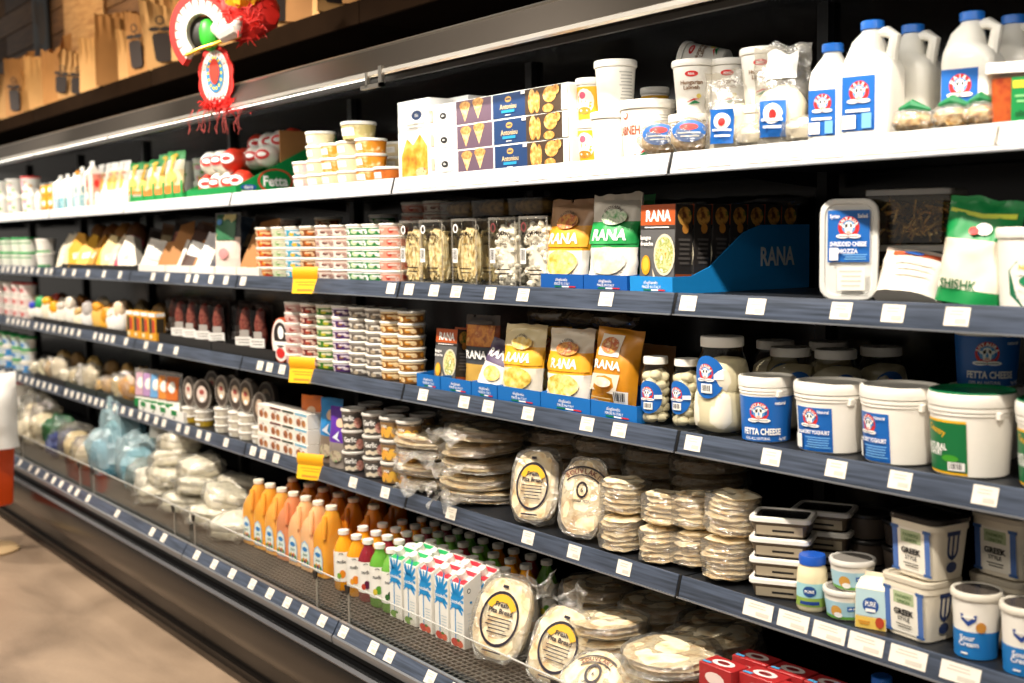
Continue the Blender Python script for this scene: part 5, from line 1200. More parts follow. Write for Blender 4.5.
# upright vacuum packs of salami in black trays
SAL = food(['4a1518', '7a2a28', 'b06a5a', '5a1a1c'], 60)
def salami_pack(seed, w=.082, h=.205):
    p = Proto('salami_pack')
    p.part('salami', MB().add(tube([(0, 0, .03), (.002*seed % .006, 0, .08), (-.003, 0, .13), (.002, 0, h-.025), (.002, 0, h-.012)], [.016, .025, .025, .018, .004], 12), SAL))
    p.part('backing_card', MB().add(box(-w/2, .026, 0, w/2, .028, h), C('15100f', .3)))
    p.part('film', MB().add(loft([(0, w/2, .024, .01), (h*.9, w/2*.95, .026, .01), (h, w/2*.9, .004, .002)], 2), film('e9e0dc', .05, .12, .3)))
    a = Art(flatmap((0, -.0275, 0), (1, 0, 0), (0, 0, 1)), curved=False); a.rect(-w*.45, .035, w*.45, .072, C('f1eee9', .45)); a.rect(-w*.2, .072, w*.3, .10, C('a9a39d', .45)); a.lines(-w*.38, w*.38, .042, .066, 2, C('8a8480', .5), .3); p.part('label', a.mb)
    return p
for i, (a0, a1) in enumerate(((159, 211), (212, 275))): black_tray(a0, a1, .012, .28, .045, BLKT, f'black tray of upright salami packs, {"left" if i == 0 else "right"}, third shelf', 'C')
for i, px in enumerate((182, 193.5, 206, 220, 247, 262)):
    put(salami_pack(i), s, px, .065, f'upright salami pack with white label, {nth(i, 6)} of the front row, third shelf', 'salami', 'salami packs on third shelf', radians(30)+R.uniform(-.2, .2), .006)
for i, px in enumerate((176, 192, 208, 226, 243, 258)): put(salami_pack(i+3), s, px, .17, f'upright salami pack in the dark second row, {nth(i, 6)}, third shelf', 'salami', 'second row salami packs', radians(25), .006)
p = Proto('salami_oval_pack')
def ovl(rx, rz): return [(rx*cos(2*pi*i/28), rz+rz*sin(2*pi*i/28)) for i in range(28)]
p.part('tray', MB().add(prism(ovl(.062, .088), -.008, .016, 'y'), C('b5491f', .45))); a = Art(flatmap((0, -.0085, .088), (1, 0, 0), (0, 0, 1)), curved=False); a.ell(0, 0, .058, .083, C('efe9e2', .42), 24, 1); a.ell(0, .02, .044, .05, C('241a1a', .45), 20, 1); a.ell(.004, .03, .02, .026, WH, 12, 1); a.rect(-.04, -.02, .045, -.005, WH); a.ell(0, -.05, .028, .02, RED, 14, 1); p.part('label', a.mb)
put(p, s, 283, .03, 'oval salami tray with black, white and red label, standing, third shelf', 'salami', None, radians(8))
# tall wall of dip tubs: eight columns of six
ck = ['rose', 'wine', 'olive', 'purple', 'grey', 'grey', 'orange', 'orange']
cn = ['rose pink', 'dark red', 'green', 'purple', 'grey', 'grey', 'orange brown', 'orange']
for i, px in enumerate((298, 314, 330, 346, 363, 380, 395, 413)):
    for j in range(6):
        put(getdip(ck[i], .0455, .0395), s, px, .066 if i < 7 else .058, f'{cn[i]} dip tub, {nth(i, 8)} column, {tier(j, 6)}, third shelf', 'tub', 'dip tubs on third shelf', R.uniform(-.15, .15), j*.0398, R.uniform(-.0015, .0015))
yticket(304, 'C', 'yellow price ticket clipped to third shelf under the dip tubs', .125)
# RANA cartons and pouches in blue trays
for px0, px1, lab in ((417, 440, 'small blue tray under the narrow lasagne carton'), (441, 471, 'open blue tray under the lasagne pouch'), (472, 497, 'blue tray under the purple-topped pouch'), (498, 540, 'torn blue tray under the first yellow pouch'), (541, 590, 'blue tray under the second yellow pouch'), (591, 637, 'blue tray under the amber pasta bag')): btray(px0, px1, s, lab+', third shelf', .045, .008, .30, C('156ab8', .38))
las_small = pbox(.105, .185, .05, C('35302e', .45), las_art, las_side, 'lasagne_carton')
for i in range(2): las_small.place(f'narrow RANA lasagne carton {"in front" if i == 0 else "behind it"}, third shelf', 'carton', (sx(s, 432, .03), YC+.035+i*.07, ZC+.006), (radians(-6), 0, radians(6)), 'RANA lasagne cartons on third shelf')
p = pouch(.14, .215, .045, 51, [(.30, C('caa04a', .4)), (.55, C('45484c', .42)), (.86, C('9a4a22', .42)), (1, C('5a5450', .42))], lambda a, w, h: (a.rect(-w*.42, h*.56, w*.42, h*.86, food(['8a3a18', 'd9903a', 'b0602a', 'e6b868'], 30)), a.text('RANA', -w*.04, h*.44, h*.11, WH, w*.74, bold=.035), a.ell(0, h*.90, w*.36, h*.035, C('6a6460', .45), 14, 1)), 'lasagne_pouch', .06, .05)
put(p, s, 482, .10, 'RANA lasagne pouch with grey band standing at the back, third shelf', 'pouch', 'RANA pouches on third shelf', radians(12), .02)
p = pouch(.14, .165, .05, 57, [(.55, C('ece7dc', .4)), (.85, C('5a4a6a', .42)), (1, C('4a3f57', .42))], lambda a, w, h: (a.text('RANA', -w*.06, h*.74, h*.15, WH, w*.7, bold=.03), a.ell(-w*.05, h*.38, w*.24, h*.14, yf, 14, 2), a.ell(.1*w, h*.16, w*.1, h*.05, C('7a7a4a', .5), 10, 1)), 'pasta_pouch', .08, .07)
put(p, s, 491, .045, 'white RANA pouch with purple band, leaning, third shelf', 'pouch', 'RANA pouches on third shelf', (radians(-14), radians(14), radians(12)), .006)
put(rana_pouch('f0b022', 'e6d5a6', 'ded6c4', yf, food(['b88a1e', 'e6c85a', 'f0dc9a'], 45), 61, .155, .212, .008), s, 521, .05, 'RANA pouch with yellow band, left of the yellow pair, third shelf', 'pouch', 'RANA pouches on third shelf', radians(12), .01)
put(rana_pouch('f0a81e', 'd9cdb8', 'e9e4da', rf, yf, 67, .155, .212, .008), s, 567, .05, 'RANA pouch with yellow band, right of the yellow pair, third shelf', 'pouch', 'RANA pouches on third shelf', radians(12), .008)
put(rana_pouch('f0a81e', 'd9a01e', 'e0b04a', rf, yf, 71, .155, .205, .006), s, 545, .14, 'amber pouch behind the yellow pair, left, third shelf', 'pouch', 'RANA pouches on third shelf', radians(12), .006)
put(rana_pouch('f0a81e', 'd9a01e', 'e0b04a', rf, yf, 73, .155, .205, .006), s, 592, .14, 'amber pouch behind the yellow pair, right, third shelf', 'pouch', 'RANA pouches on third shelf', radians(12), .006)
b = Bag(.14, .22, .08, 33, .03, .005, 0, False, .4); p = Proto('pasta_bag'); mb = MB(); b.faces(mb, [(1, C('cf8a1c', .36, var=.08))], 12, 20); p.part('bag', mb)
a = Art(b.map(), step=.01, curved=2); w, h = .14, .22; a.rect(-w*.34, h*.66, w*.14, h*.92, C('e9dccb', .42)); a.ell(-w*.1, h*.79, w*.2, h*.10, rf, 16, 2); a.text('RANA', -w*.06, h*.56, h*.10, WH, w*.62, bold=.03); a.poly([(-w*.46, h*.24), (w*.18, h*.22), (w*.26, h*.46), (-w*.36, h*.44)], C('efe4d2', .42)); a.ell(-w*.1, h*.35, w*.2, h*.06, wf, 14, 2); a.lines(-w*.4, w*.1, h*.1, h*.18, 2, C('f2d79a', .45), .3); a.barcode(w*.16, h*.12, w*.44, h*.27); p.part('print', a.mb)
put(p, s, 612, .055, 'amber RANA pasta bag with barcode in the blue tray, third shelf', 'bag', None, (radians(-6), radians(5), radians(18)), .012)
for i, px in enumerate((632, 655)): put(pouch(.13, .17, .05, 80+i, [(1, C('8a5a22', .42))], None, 'pasta_pouch', .1), s, px, .26, f'dark amber pouch at the back beside the jars, {"left" if i == 0 else "right"}, third shelf', 'pouch', None, 0, .001)
for i in range(3):
    one('film_pack', MB().add(blob(.09, .05, .025, i+20, .3, 3, 16, 8), film('c9b08a', .2, .2, .6, 20, .4)), f'crinkled film pack on top at the back of third shelf, {nth(i, 3)}', 'pack', (sx(s, 545+i*32, .25), YC+.27, ZC+.232), group='film packs on third shelf')
# jars of cheese
def jar(r, h, balls, az, label_r, zc, lidh=.018):
    p = Proto('cheese_jar'); lid = C('e9e6de', .4)
    p.part('glass', MB().add(lathe([(0, 0), (r*.9, 0), (r, .008), (r, h*.68), (r*.96, h*.76), (r*.80, h*.84), (r*.78, h-lidh)], 28, False), film('f3f1e6', .06, .06, 0)))
    mb = MB(); rnd = random.Random(int(h*1e4)); cm = C('efe9d6', .5)
    if balls:
        k = 0; z = .016
        while z < h*.72:
            for q in range(5):
                a_ = q*2*pi/5+k*.6; mb.add(blob(r*.43, r*.43, r*.36, k*5+q, .12, 2.5, 10, 7), cm, T(cos(a_)*r*.54, sin(a_)*r*.54, z+rnd.uniform(0, .008)))
            k += 1; z += r*.56
    else:
        mb.add(blob(r*.95, r*.95, h*.25, 3, .08, 2, 18, 12, .6), cm, T(0, 0, h*.26)); mb.add(blob(r*.9, r*.9, h*.19, 5, .1, 2, 18, 12, .6), cm, T(.002, .0, h*.58, .2))
    p.part('cheese', mb)
    p.part('lid', MB().add(lathe([(r*.80, h-lidh), (r*.84, h-lidh+.001), (r*.84, h-.003), (r*.81, h), (0, h)], 28), lid))
    a = Art(cylmap(r, r, h, az)); a.ell(0, h*zc, label_r, label_r*1.15, BLUE, 26, 3); bull(a, -label_r*.08, h*zc+label_r*.25, label_r*.46); a.rect(-label_r*.3, h*zc-label_r*.85, label_r*.35, h*zc-label_r*.35, WH); a.barcode(-label_r*.28, h*zc-label_r*.83, label_r*.33, h*zc-label_r*.37, 6); a.rect(label_r*.45, h*zc-.1*label_r, label_r*.95, h*zc+label_r*.18, WH); p.part('label', a.mb)
    return p
put(jar(.037, .170, True, radians(15), .036, .42), s, 656, .055, 'small jar of white cheese balls with blue label, left one', 'jar', 'small cheese jars')
put(jar(.037, .170, True, radians(5), .036, .45), s, 687, .075, 'small jar of white cheese balls half behind the big jar', 'jar', 'small cheese jars')
put(jar(.061, .232, False, radians(8), .044, .60, .024), s, 722, .075, 'big jar of white cheese in brine with blue round label', 'jar')
for i, (px, d, up) in enumerate(((790, .24, 0), (835, .27, 0), (775, .36, 0), (828, .42, 0), (880, .40, 0))): put(jar(.058, .20, False, radians(60), .04, .5, .022), s, px, d, f'big cheese jar in the dim back row behind the buckets, {nth(i, 5)} placed', 'jar', 'back row jars on third shelf')
# buckets
def bucket(r, h, art, lid=W, az=0.0, body=W, top=None):
    p = Proto('cheese_bucket'); rb = r*.87
    p.part('body', MB().add(lathe([(0, 0), (rb-.005, 0), (rb, .004), (r*.965, h*.70), (r*.97, h*.74), (r*1.0, h*.745), (r*1.0, h*.765), (r*.985, h*.77), (r*.99, h*.84), (r-.006, h*.84), (0, h*.84)], 36), body))
    p.part('lid', MB().add(lathe([(r*.995, h*.845), (r*1.035, h*.85), (r*1.045, h*.90), (r*1.04, h*.975), (r*1.01, h), (r*.96, h), (r*.93, h*.965), (0, h*.965)], 36), lid))
    if top: p.part('lid_disc', MB().add(lathe([(r*.90, h*.967), (r*1.0, h*.99), (r*1.0, h*1.012), (r*.97, h*1.022), (r*.90, h*.985), (0, h*.985)], 36), top))
    p.part('rim_band', MB().add(lathe([(r*1.0, h*.785), (r*1.02, h*.79), (r*1.02, h*.83), (r*1.0, h*.835)], 36, False), W))
    for q in (-1, 1): p.part('handle_lug', MB().add(rbox(-.008, -.004, h*.70, .008, .006, h*.80, .002), W, T(q*r*1.0*cos(.35), r*1.0*sin(.35)*q*-1, 0, 0, 0, pi/2)))
    a = Art(cylmap(rb, r*.97, h*.72, az)); art(a, r, h*.72); p.part('label', a.mb)
    return p
def fetta(a, r, h):
    a.rect(-r*1.5, h*.0+.003, r*1.6, h*.98, BLUE); bull(a, -r*.05, h*.66, r*.36, 'SHTAURA'); a.text('FETTA CHEESE', r*.05, h*.25, h*.13, WH, r*1.35, bold=.04); a.text('100% ALL NATURAL', -r*.1, h*.10, h*.06, WH, r*.9, bold=.01); a.text('natural', r*.72, h*.86, h*.07, WH, r*.4); a.text('1kg NET', r*.8, h*.10, h*.06, WH, r*.3)
def dry_y(a, r, h):
    a.rect(-r*.62, h*.05, r*.55, h*.92, BLUE); bull(a, -r*.08, h*.72, r*.25, 'ANTAUR'); a.text('Natural DRY YOGHURT', -r*.03, h*.44, h*.075, WH, r*1.02, bold=.03); a.text('Natural', r*.32, h*.85, h*.06, WH, r*.3); a.rect(-r*.6, h*.10, -r*.34, h*.38, WH); a.lines(-r*.22, r*.5, h*.12, h*.36, 5, C('79b5e8', .45), .4)
def green_y(a, r, h):
    a.rect(-r*.8, h*.05, r*.45, h*.95, YEL); a.rect(-r*.8, h*.09, r*.45, h*.91, C('0f6d3a', .42)); a.text('Country', -r*.35, h*.78, h*.10, YEL, r*.6, rot=-.25); a.text('NATURAL', -r*.4, h*.50, h*.10, WH, r*.75, bold=.03); a.text('YOGHURT', -r*.45, h*.40, h*.09, WH, r*.6, bold=.03); a.ell(r*.05, h*.32, r*.22, h*.06, C('3f9a2a', .45), 12, 1); a.barcode(0, h*.12, r*.4, h*.26)
put(bucket(.061, .150, fetta, az=radians(28)), s, 766, .080, 'blue FETTA CHEESE bucket with white lid, front row', 'bucket', 'cheese buckets on third shelf')
put(bucket(.078, .152, dry_y, az=radians(6)), s, 831, .085, 'white bucket with blue label next to the blue bucket', 'bucket', 'cheese buckets on third shelf')
put(bucket(.078, .160, dry_y, az=radians(-14)), s, 899, .085, 'white bucket with blue label next to the green-lidded bucket', 'bucket', 'cheese buckets on third shelf')
GLID = C('0d6b40', .35)
put(bucket(.081, .163, green_y, W, radians(-2), W, GLID), s, 971, .085, 'white bucket with green lid and green label, front row', 'bucket', 'cheese buckets on third shelf')
put(bucket(.077, .160, green_y, W, radians(-5), W, GLID), s, 1060, .085, 'white bucket with green lid cut by the right edge', 'bucket', 'cheese buckets on third shelf')
put(bucket(.075, .15, dry_y, az=0), s, 985, .27, 'white bucket in the back row carrying the blue FETTA bucket', 'bucket', 'cheese buckets on third shelf')
bk = bucket(.066, .150, fetta, az=radians(35)); bk.place('blue FETTA CHEESE bucket upside up on the back row bucket', 'bucket', (sx(s, 985, .27), YC+.27, ZC+.1515), 0, 'cheese buckets on third shelf')

# ================================================================== FOURTH SHELF
s = 'D'; ZD = TOP['D']; YD = SHELF['D'][0]
gt_ = ptub(.05, .078, W, GL, .88, .014, art=lambda a, r, h: (a.rect(-r*1.2, h*.1, r*1.3, h*.7, C('cfe0ea', .45)), a.rect(-r*.5, h*.2, r*.6, h*.6, C('3a86c8', .45)), a.lines(-r*1.1, r*1.2, h*.74, h*.9, 1, GL, .5)), name='green_lidded_tub')
bt_ = ptub(.05, .078, W, W, .88, .014, art=lambda a, r, h: (a.rect(-r*1.2, h*.1, r*1.3, h*.8, C('3f8fd0', .45)), a.ell(0, h*.5, r*.5, h*.25, W, 12, 2)), name='blue_tub')
for i, px in enumerate((4, 12, 21, 30)):
    for j in range(3): put(bt_ if (i == 1 and j < 2) or (i == 3 and j == 0) else gt_, s, px, .07, f'white and blue tub at far left of fourth shelf, {ORD[i]} stack, {tier(j, 3)}', 'tub', 'tubs at far left of fourth shelf', 0, j*.0785)
black_tray(35, 64, .012, .28, .035, BLKT, 'black tray of pale cheeses, left one on fourth shelf', 'D'); black_tray(65, 96, .012, .28, .035, C('232b27', .5), 'dark green tray of pale cheeses, fourth shelf', 'D'); black_tray(97, 137, .012, .28, .035, C('232b27', .5), 'long dark green tray of tan cheeses, fourth shelf', 'D')
for i, px in enumerate((39, 46, 54, 62, 70, 77, 85, 93, 103, 112, 121, 131)):
    p = Proto('wrapped_cheese'); col = ['e9e2cc', 'd9d0b0', 'c9a870', 'efe4cc', 'f2ead6', 'e6d6b0', 'ddd6cf', 'e9dcc0', 'd0a860', 'c99a4a', 'e0c890', 'd99a3a'][i]
    hh = .035+.03*((i*5) % 4)/3; p.part('cheese', MB().add(blob(.058, .036, hh, i, .3, 2.5, 14, 9, .7), C(col, .45, var=.08), T(0, 0, hh, 0, .5*sin(i*2.1))))
    p.part('film', MB().add(blob(.063, .042, hh*1.2, i+30, .4, 3, 14, 9, .75), CLEARB, T(0, 0, hh*1.1)))
    put(p, s, px, .07, f'film-wrapped cheese piece in the dark trays, {nth(i, 12)}, fourth shelf', 'cheese', 'wrapped cheeses on fourth shelf', R.uniform(0, .8), .012)
for i, px in enumerate((62, 76, 92, 110, 126, 140)):
    one('cheese_loaf', MB().add(blob(.06, .05, .08, i+12, .25, 2.5), C(['b0925a', '8a6c40', 'c0a060', '86683f', 'a8854a', 'b88c48'][i], .5, var=.25)), f'dim brown cheese lump behind the trays of fourth shelf, {nth(i, 6)}', 'cheese', (sx(s, px, .17), YD+.19, ZD+.088), group='back row cheeses on fourth shelf')
# upright flat packs in a white and green carton
for i, px in enumerate((143, 150.5, 158, 166, 174)):
    c = ['c9a0b0', 'b08ab8', '6aa0d0', 'd98a3a', 'c96a2a'][i]
    p = pouch(.115, .20, .022, i+90, [(.3, W), (1, film('d9d3cc', .15, .15, .2, milky=.25))], lambda a, w, h: (a.rect(-w*.36, h*.34, w*.36, h*.9, C(c, .42)), a.ell(0, h*.65, w*.22, h*.14, W, 12, 2), a.rect(-w*.4, h*.06, w*.1, h*.26, C('11803f', .42)), a.rect(-w*.1, h*.12, w*.4, h*.2, WH)), 'cheese_slice_pack', .05, .06)
    put(p, s, px, .035+.01*i, f'upright {["pink", "violet", "blue", "orange", "rust"][i]} slice pack in the white green carton, fourth shelf', 'pack', 'slice packs on fourth shelf', radians(22), .004)
btray(139, 184, 'D', 'white carton with green tabs holding slice packs, fourth shelf', .05, .010, .26, C('efece6', .5), lambda a, w, h: [a.rect(.002, .002, w-.002, h-.002, C('f1eee8', .5))]+[(setattr(a, 'k', 1), a.rect(w*q, h*.45, w*(q+.12), h*.95, C('11803f', .42)), a.ell(w*(q+.06), h*.25, w*.02, h*.1, BLK, 8, 1)) for q in (.05, .28, .5, .74)])
for i, px in enumerate((178, 186)): pbox(.035, .15, .20, film('7a756e', .25, .15, 0, milky=.5), None, None, 'clear_box').place(f'grey clear box behind the slice packs, {"left" if i == 0 else "right"}, fourth shelf', 'box', (sx(s, px, .06), YD+.07, ZD+.0005))
# oval pate packs propped on little tubs
def oval_pack(c):
    p = Proto('pate_pack')
    def O(rx, rz, n=26): return [(rx*cos(2*pi*i/n), .070+rz*sin(2*pi*i/n)) for i in range(n)]
    p.part('rim', MB().add(prism(O(.050, .070), -.006, .004, 'y'), C('8f877e', .25))); p.part('bowl', MB().add(prism(O(.043, .062), .0045, .03, 'y'), C('6e665e', .3)))
    a = Art(flatmap((0, -.0065, .070), (1, 0, 0), (0, 0, 1)), curved=False); a.ell(0, 0, .043, .062, C('4a4039', .3), 22, 1); a.ell(0, .002, .028, .038, C(c, .42), 18, 1); a.ell(0, -.022, .012, .010, WH, 10, 1); a.ell(0, .012, .014, .012, C('a8504a', .45), 10, 1); p.part('label', a.mb)
    return p
st = ptub(.042, .036, C('cfc6b8', .4), W, .9, .010, art=lambda a, r, h: (a.rect(-r, h*.1, r, h*.85, C('d9d2c0', .45)), a.rect(-r*.4, h*.2, r*.3, h*.7, WH)), name='small_tub'); st2 = ptub(.042, .036, C('c9a52a', .4), W, .9, .010, art=lambda a, r, h: (a.rect(-r, h*.1, r, h*.85, C('b89a3a', .45)), a.rect(-r*.2, h*.2, r*.6, h*.7, WH)), name='small_tub')
for i, (px, m) in enumerate(((191, 2), (204, 2), (224, 3), (238, 3), (248.5, 3), (262, 2))):
    for j in range(m): put(st2 if i < 2 and j == 0 else st, s, px+1, .058, f'small {"mustard" if i < 2 and j == 0 else "white"} tub under the oval packs, {nth(i, 6)} stack, {tier(j, max(m, 2))}, fourth shelf', 'tub', 'small tubs on fourth shelf', 0, j*.0365)
    put(oval_pack(['d9c9b8', 'e6d0c4', 'c9b8a0', 'd0b8a0', 'd9b890', 'c0a890'][i]), s, px, .050, f'grey oval pate pack standing on small tubs, {nth(i, 6)}, fourth shelf', 'pack', 'oval packs on fourth shelf', radians(30 if i in (1,) else 10), m*.0365+.0005)
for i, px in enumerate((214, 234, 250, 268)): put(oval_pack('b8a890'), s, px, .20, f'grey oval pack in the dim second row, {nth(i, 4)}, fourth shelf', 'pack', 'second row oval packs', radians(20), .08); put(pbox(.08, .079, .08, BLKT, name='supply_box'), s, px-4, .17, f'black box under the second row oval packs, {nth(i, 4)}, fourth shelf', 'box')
# white cartons with nut photos, three rows of four
x0, x1 = sx(s, 258, .012), sx(s, 308, .012); bw = (x1-x0)/4
def nut_art(c):
    return lambda a, w, h: (a.rect(w*.04, h*.80, w*.96, h*.97, C(c, .45)), a.ell(w*.32, h*.36, w*.18, h*.26, food(['5a2f1c', '9a5a34', 'c98a5a'], 80), 14, 1), a.ell(w*.72, h*.34, w*.16, h*.24, food(['6a3a22', 'b0703a', 'e0a860'], 80), 14, 1), a.text('halva', w*.5, h*.7, h*.12, C('5a4a3c', .5), w*.5))
for i in range(4):
    nb = pbox(bw-.004, .058, .07, C('efe9df', .45), nut_art(['efe6d8', '6a3f3a', '3f4a40', '7fb6d0'][i]), None, 'sweet_carton')
    for j in range(3): nb.place(f'white sweet carton with {["cream", "maroon", "dark green", "light blue"][i]} strip, {tier(j, 3)}, fourth shelf', 'carton', (x0+i*bw, YD+.012+.002*j, ZD+.0005+j*.0585), 0, 'white sweet cartons on fourth shelf')
for i, (px, c, c2, h) in enumerate(((311, 'c9661c', '8a6a52', .235), (331, '1f7fc0', '7a6a5c', .24), (341, '5a2a9a', '8a8078', .22))):
    p = pouch(.125, h, .045, i+120, [(.42, C(c2, .35, var=.2)), (1, C(c, .38))], lambda a, w, hh: (a.ell(w*.1, hh*.75, w*.2, hh*.08, C('d9b89a', .45), 12, 2), a.poly([(-w*.2, hh*.5), (w*.1, hh*.62), (w*.05, hh*.5), (w*.2, hh*.44)], C('d9e0ea', .45)), a.ell(0, hh*.2, w*.26, hh*.1, food(['5a4a3a', 'b8a890', '3f7a3a'], 60), 14, 2)), 'snack_bag', .06, .07)
    put(p, s, px, .05+.02*(i != 2), f'{["orange", "blue", "purple"][i]} topped snack bag hanging between the cartons and garlic tubs', 'bag', 'snack bags on fourth shelf', radians(12))
def garlic(kind):
    r, h = .043, .076
    def art(a, rr, hh):
        if kind == 'g':
            a.rect(-rr*1.4, hh*.06, rr*1.6, hh*.92, C('4f4a46', .4)); a.text('Garlic', rr*.05, hh*.68, hh*.28, WH, rr*1.1, bold=.03); k = a.k; a.ell(rr*.9, hh*.4, rr*.36, hh*.3, food(['a8605a', 'd9a090', 'c98a7a'], 60), 14, 2)
            for q in range(4): a.k = k; a.ell(rr*(-.3+.28*q), hh*(.22+.06*(q % 2)), rr*.2, hh*.12, C('e9dcc4', .45), 10, 1)
        else:
            a.rect(-rr*1.4, hh*.06, rr*1.6, hh*.92, C('8a6a44', .4)); k = a.k
            for q, c in enumerate(('e08a1c', 'd9482a', 'e0a02a', 'f0c83a', 'b85a1c', '7a8a2a')): a.k = k; a.ell(rr*(-.6+.3*q), hh*(.30+.22*(q % 2)), rr*.28, hh*.2, food([c, 'f0b84a', c], 70), 12, 2)
            a.text('mix', -rr*.2, hh*.74, hh*.18, WH, rr*.6)
    return ptub(r, h, film('8a8078', .3, .12, 0, milky=.6), C('d6d2cb', .3), .86, .012, .003, 26, art, 'garlic_tub' if kind == 'g' else 'relish_pot', az=radians(30))
gg, go = garlic('g'), garlic('o')
for i, (px, k) in enumerate(((355, 'g'), (376, 'g'), (394, 'o'), (411, 'o'))):
    for j in range(3): put(gg if k == 'g' else go, s, px, .056, f'{"grey garlic dip tub" if k == "g" else "orange vegetable relish tub"}, {"left" if i % 2 == 0 else "right"} column, {tier(j, 3)}, fourth shelf', 'tub', 'garlic and relish tubs on fourth shelf', R.uniform(-.1, .1), j*.0765)
for i, px in enumerate((372, 398, 424)):
    for j in range(3): put(go, s, px, .17, f'relish tub in the dim second row, {nth(i, 3)} column, {tier(j, 3)}, fourth shelf', 'tub', 'second row relish tubs', 0, j*.0765)
yticket(312, 'D', 'yellow price ticket clipped to fourth shelf under the white cartons', .125)
# breads in clear bags
def pita_ring(a, rx, ry, yellow=True):
    ik = C('231c2b', .5)
    a.ring(0, -ry*.02, rx*.68, rx*.76, ik, 30, sy=ry/rx*.92)
    if yellow: a.ring(0, -ry*.02, rx*.46, rx*.67, C('e9b52a', .5), 16, 30, 150, sy=ry/rx*.92)
    a.text('Fresh', 0, ry*.34, ry*.12, ik, rx*.6, bold=.03); a.text('Pita Bread', 0, ry*.17, ry*.12, ik, rx*.95, bold=.03)
    a.lines(-rx*.5, rx*.5, -ry*.42, ry*.04, 5, ik, .3, 4); a.lines(-rx*.4, rx*.4, -ry*.88, -ry*.80, 1, ik, .5); a.lines(-rx*.12, rx*.12, ry*.76, ry*.84, 1, ik, .9)
def souv(a, rx, ry):
    ik = C('2a2024', .5); a.arc('SOUVLAKI', 0, -ry*.15, ry*.86, ry*.13, C('7a4a3a', .5), 90, 75); a.ring(0, -ry*.12, ry*.92, ry*.97, ik, 20, 48, 132); a.ring(0, -ry*.12, ry*.70, ry*.74, ik, 20, 48, 132); a.ring(0, ry*.2, rx*.20, rx*.28, ik, 18, sy=1.3); a.text('6', 0, ry*.2, ry*.12, ik); a.text('GREEK PITA', 0, -ry*.10, ry*.07, ik, rx*.9, bold=.03)
n = 0
for i, (px, d, m) in enumerate(((436, .128, 4), (484, .135, 5))):
    z = .001
    for j in range(m):
        pl, H = pita_pack(.122, .122, 4, .010, 10*i+j+1, tails=(j % 2 == 0), skew=.012)
        pl(f'flat clear bag of large pita breads, {"left" if i == 0 else "right"} pile, {tier(j, m)}, fourth shelf', (sx(s, px, d)+R.uniform(-.012, .012), YD+d+R.uniform(-.008, .01), ZD+z), (R.uniform(-.06, .06), R.uniform(-.06, .06), radians(25)+R.uniform(-.5, .5))); z += H+.014
for i, (px, d) in enumerate(((470, .36), (560, .34), (610, .36), (660, .36), (710, .36))):
    z = .001
    for j in range(5):
        pl, H = pita_pack(.10, .10, 4, .011, 70+10*i+j, tails=False); pl(f'dim back row pita bag, {nth(i, 5)} pile, {tier(j, 5)}, fourth shelf', (sx(s, px, d), YD+d, ZD+z), (0, 0, i+j), 'back row pita bags'); z += H+.006
pl, H = pita_pack(.068, .098, 5, .011, 31, art=lambda a, rx, ry: pita_ring(a, rx, ry), tails=False, sq=.68)
pl('standing bag of pita bread with dark ring print, fourth shelf', (sx(s, 541, .075), YD+.075, ZD+.106), (radians(76), 0, radians(24)))
pl, H = pita_pack(.062, .100, 5, .011, 37, art=souv, tails=False, sq=.75)
pl('standing bag of souvlaki pita with arched lettering, fourth shelf', (sx(s, 590, .075), YD+.075, ZD+.108), (radians(76), 0, radians(24)))
for i, (px, r_, n_, d, zt_) in enumerate(((624, .056, 14, .066, 0), (663, .050, 13, .062, 0), (694, .049, 14, .082, 0), (729, .058, 16, .068, 0))):
    z = .001
    for j in range(2):
        k = n_//2+(n_ % 2 if j == 0 else 0); pl, H = pita_pack(r_, r_, k, .0145, 130+10*i+j, tails=False, skew=.008)
        pl(f'clear bag of small thick pita breads, {nth(i, 4)} stack, {"upper" if j else "lower"}, fourth shelf', (sx(s, px, d)+.004*j, YD+d, ZD+z), (R.uniform(-.10, .06), R.uniform(-.09, .09), 0), 'small pita stacks on fourth shelf'); z += H+.008
# flat tubs with black lids
ft = psq(.066, .052, .046, C('6a5c4c', .35), W, .86, .012, .016, lambda a, hx, h: (a.rect(-hx*.92, h*.15, hx*.92, h*.8, C('b5a890', .42)), a.lines(-hx*.3, hx*.6, h*.3, h*.6, 1, BLK, .5)), lambda a, hy, h: (a.rect(-hy*.9, h*.1, hy*.9, h*.85, C('3a3a48', .4)),), 'flat_tub', topm=C('141416', .25))
for j in range(4): put(ft, s, 783, .085, f'flat tub with white rim and black lid, {tier(j, 4)} of four, fourth shelf', 'tub', 'flat black-lidded tubs', radians(30), j*.0475)
for j in range(4): put(ft, s, 824, .21, f'flat black-lidded tub in the second stack behind, {tier(j, 4)}, fourth shelf', 'tub', 'flat black-lidded tubs', radians(25), j*.0475)
for i, px in enumerate((868, 905)): 
    for j in range(3): put(ptub(.05, .06, C('5a5048', .4), C('2a2826', .3), .88, .012, name='dark_tub'), s, px, .28, f'dark tub at the back behind the small yoghurts, {"left" if i == 0 else "right"} stack, {tier(j, 3)}', 'tub', 'dark back row tubs on fourth shelf', 0, j*.0605)
p = Proto('mayonnaise_jar'); r_, h_ = .034, .122
p.part('body', MB().add(lathe([(0, 0), (r_*.9, 0), (r_, .006), (r_, h_*.62), (r_*.93, h_*.74), (r_*.78, h_*.82), (r_*.76, h_*.86), (0, h_*.86)], 28), C('ecdfb8', .25, coat=.4)))
p.part('lid', MB().add(lathe([(r_*.82, h_*.83), (r_*.86, h_*.84), (r_*.86, h_*.98), (r_*.82, h_), (0, h_)], 28), C('1d55b8', .3)))
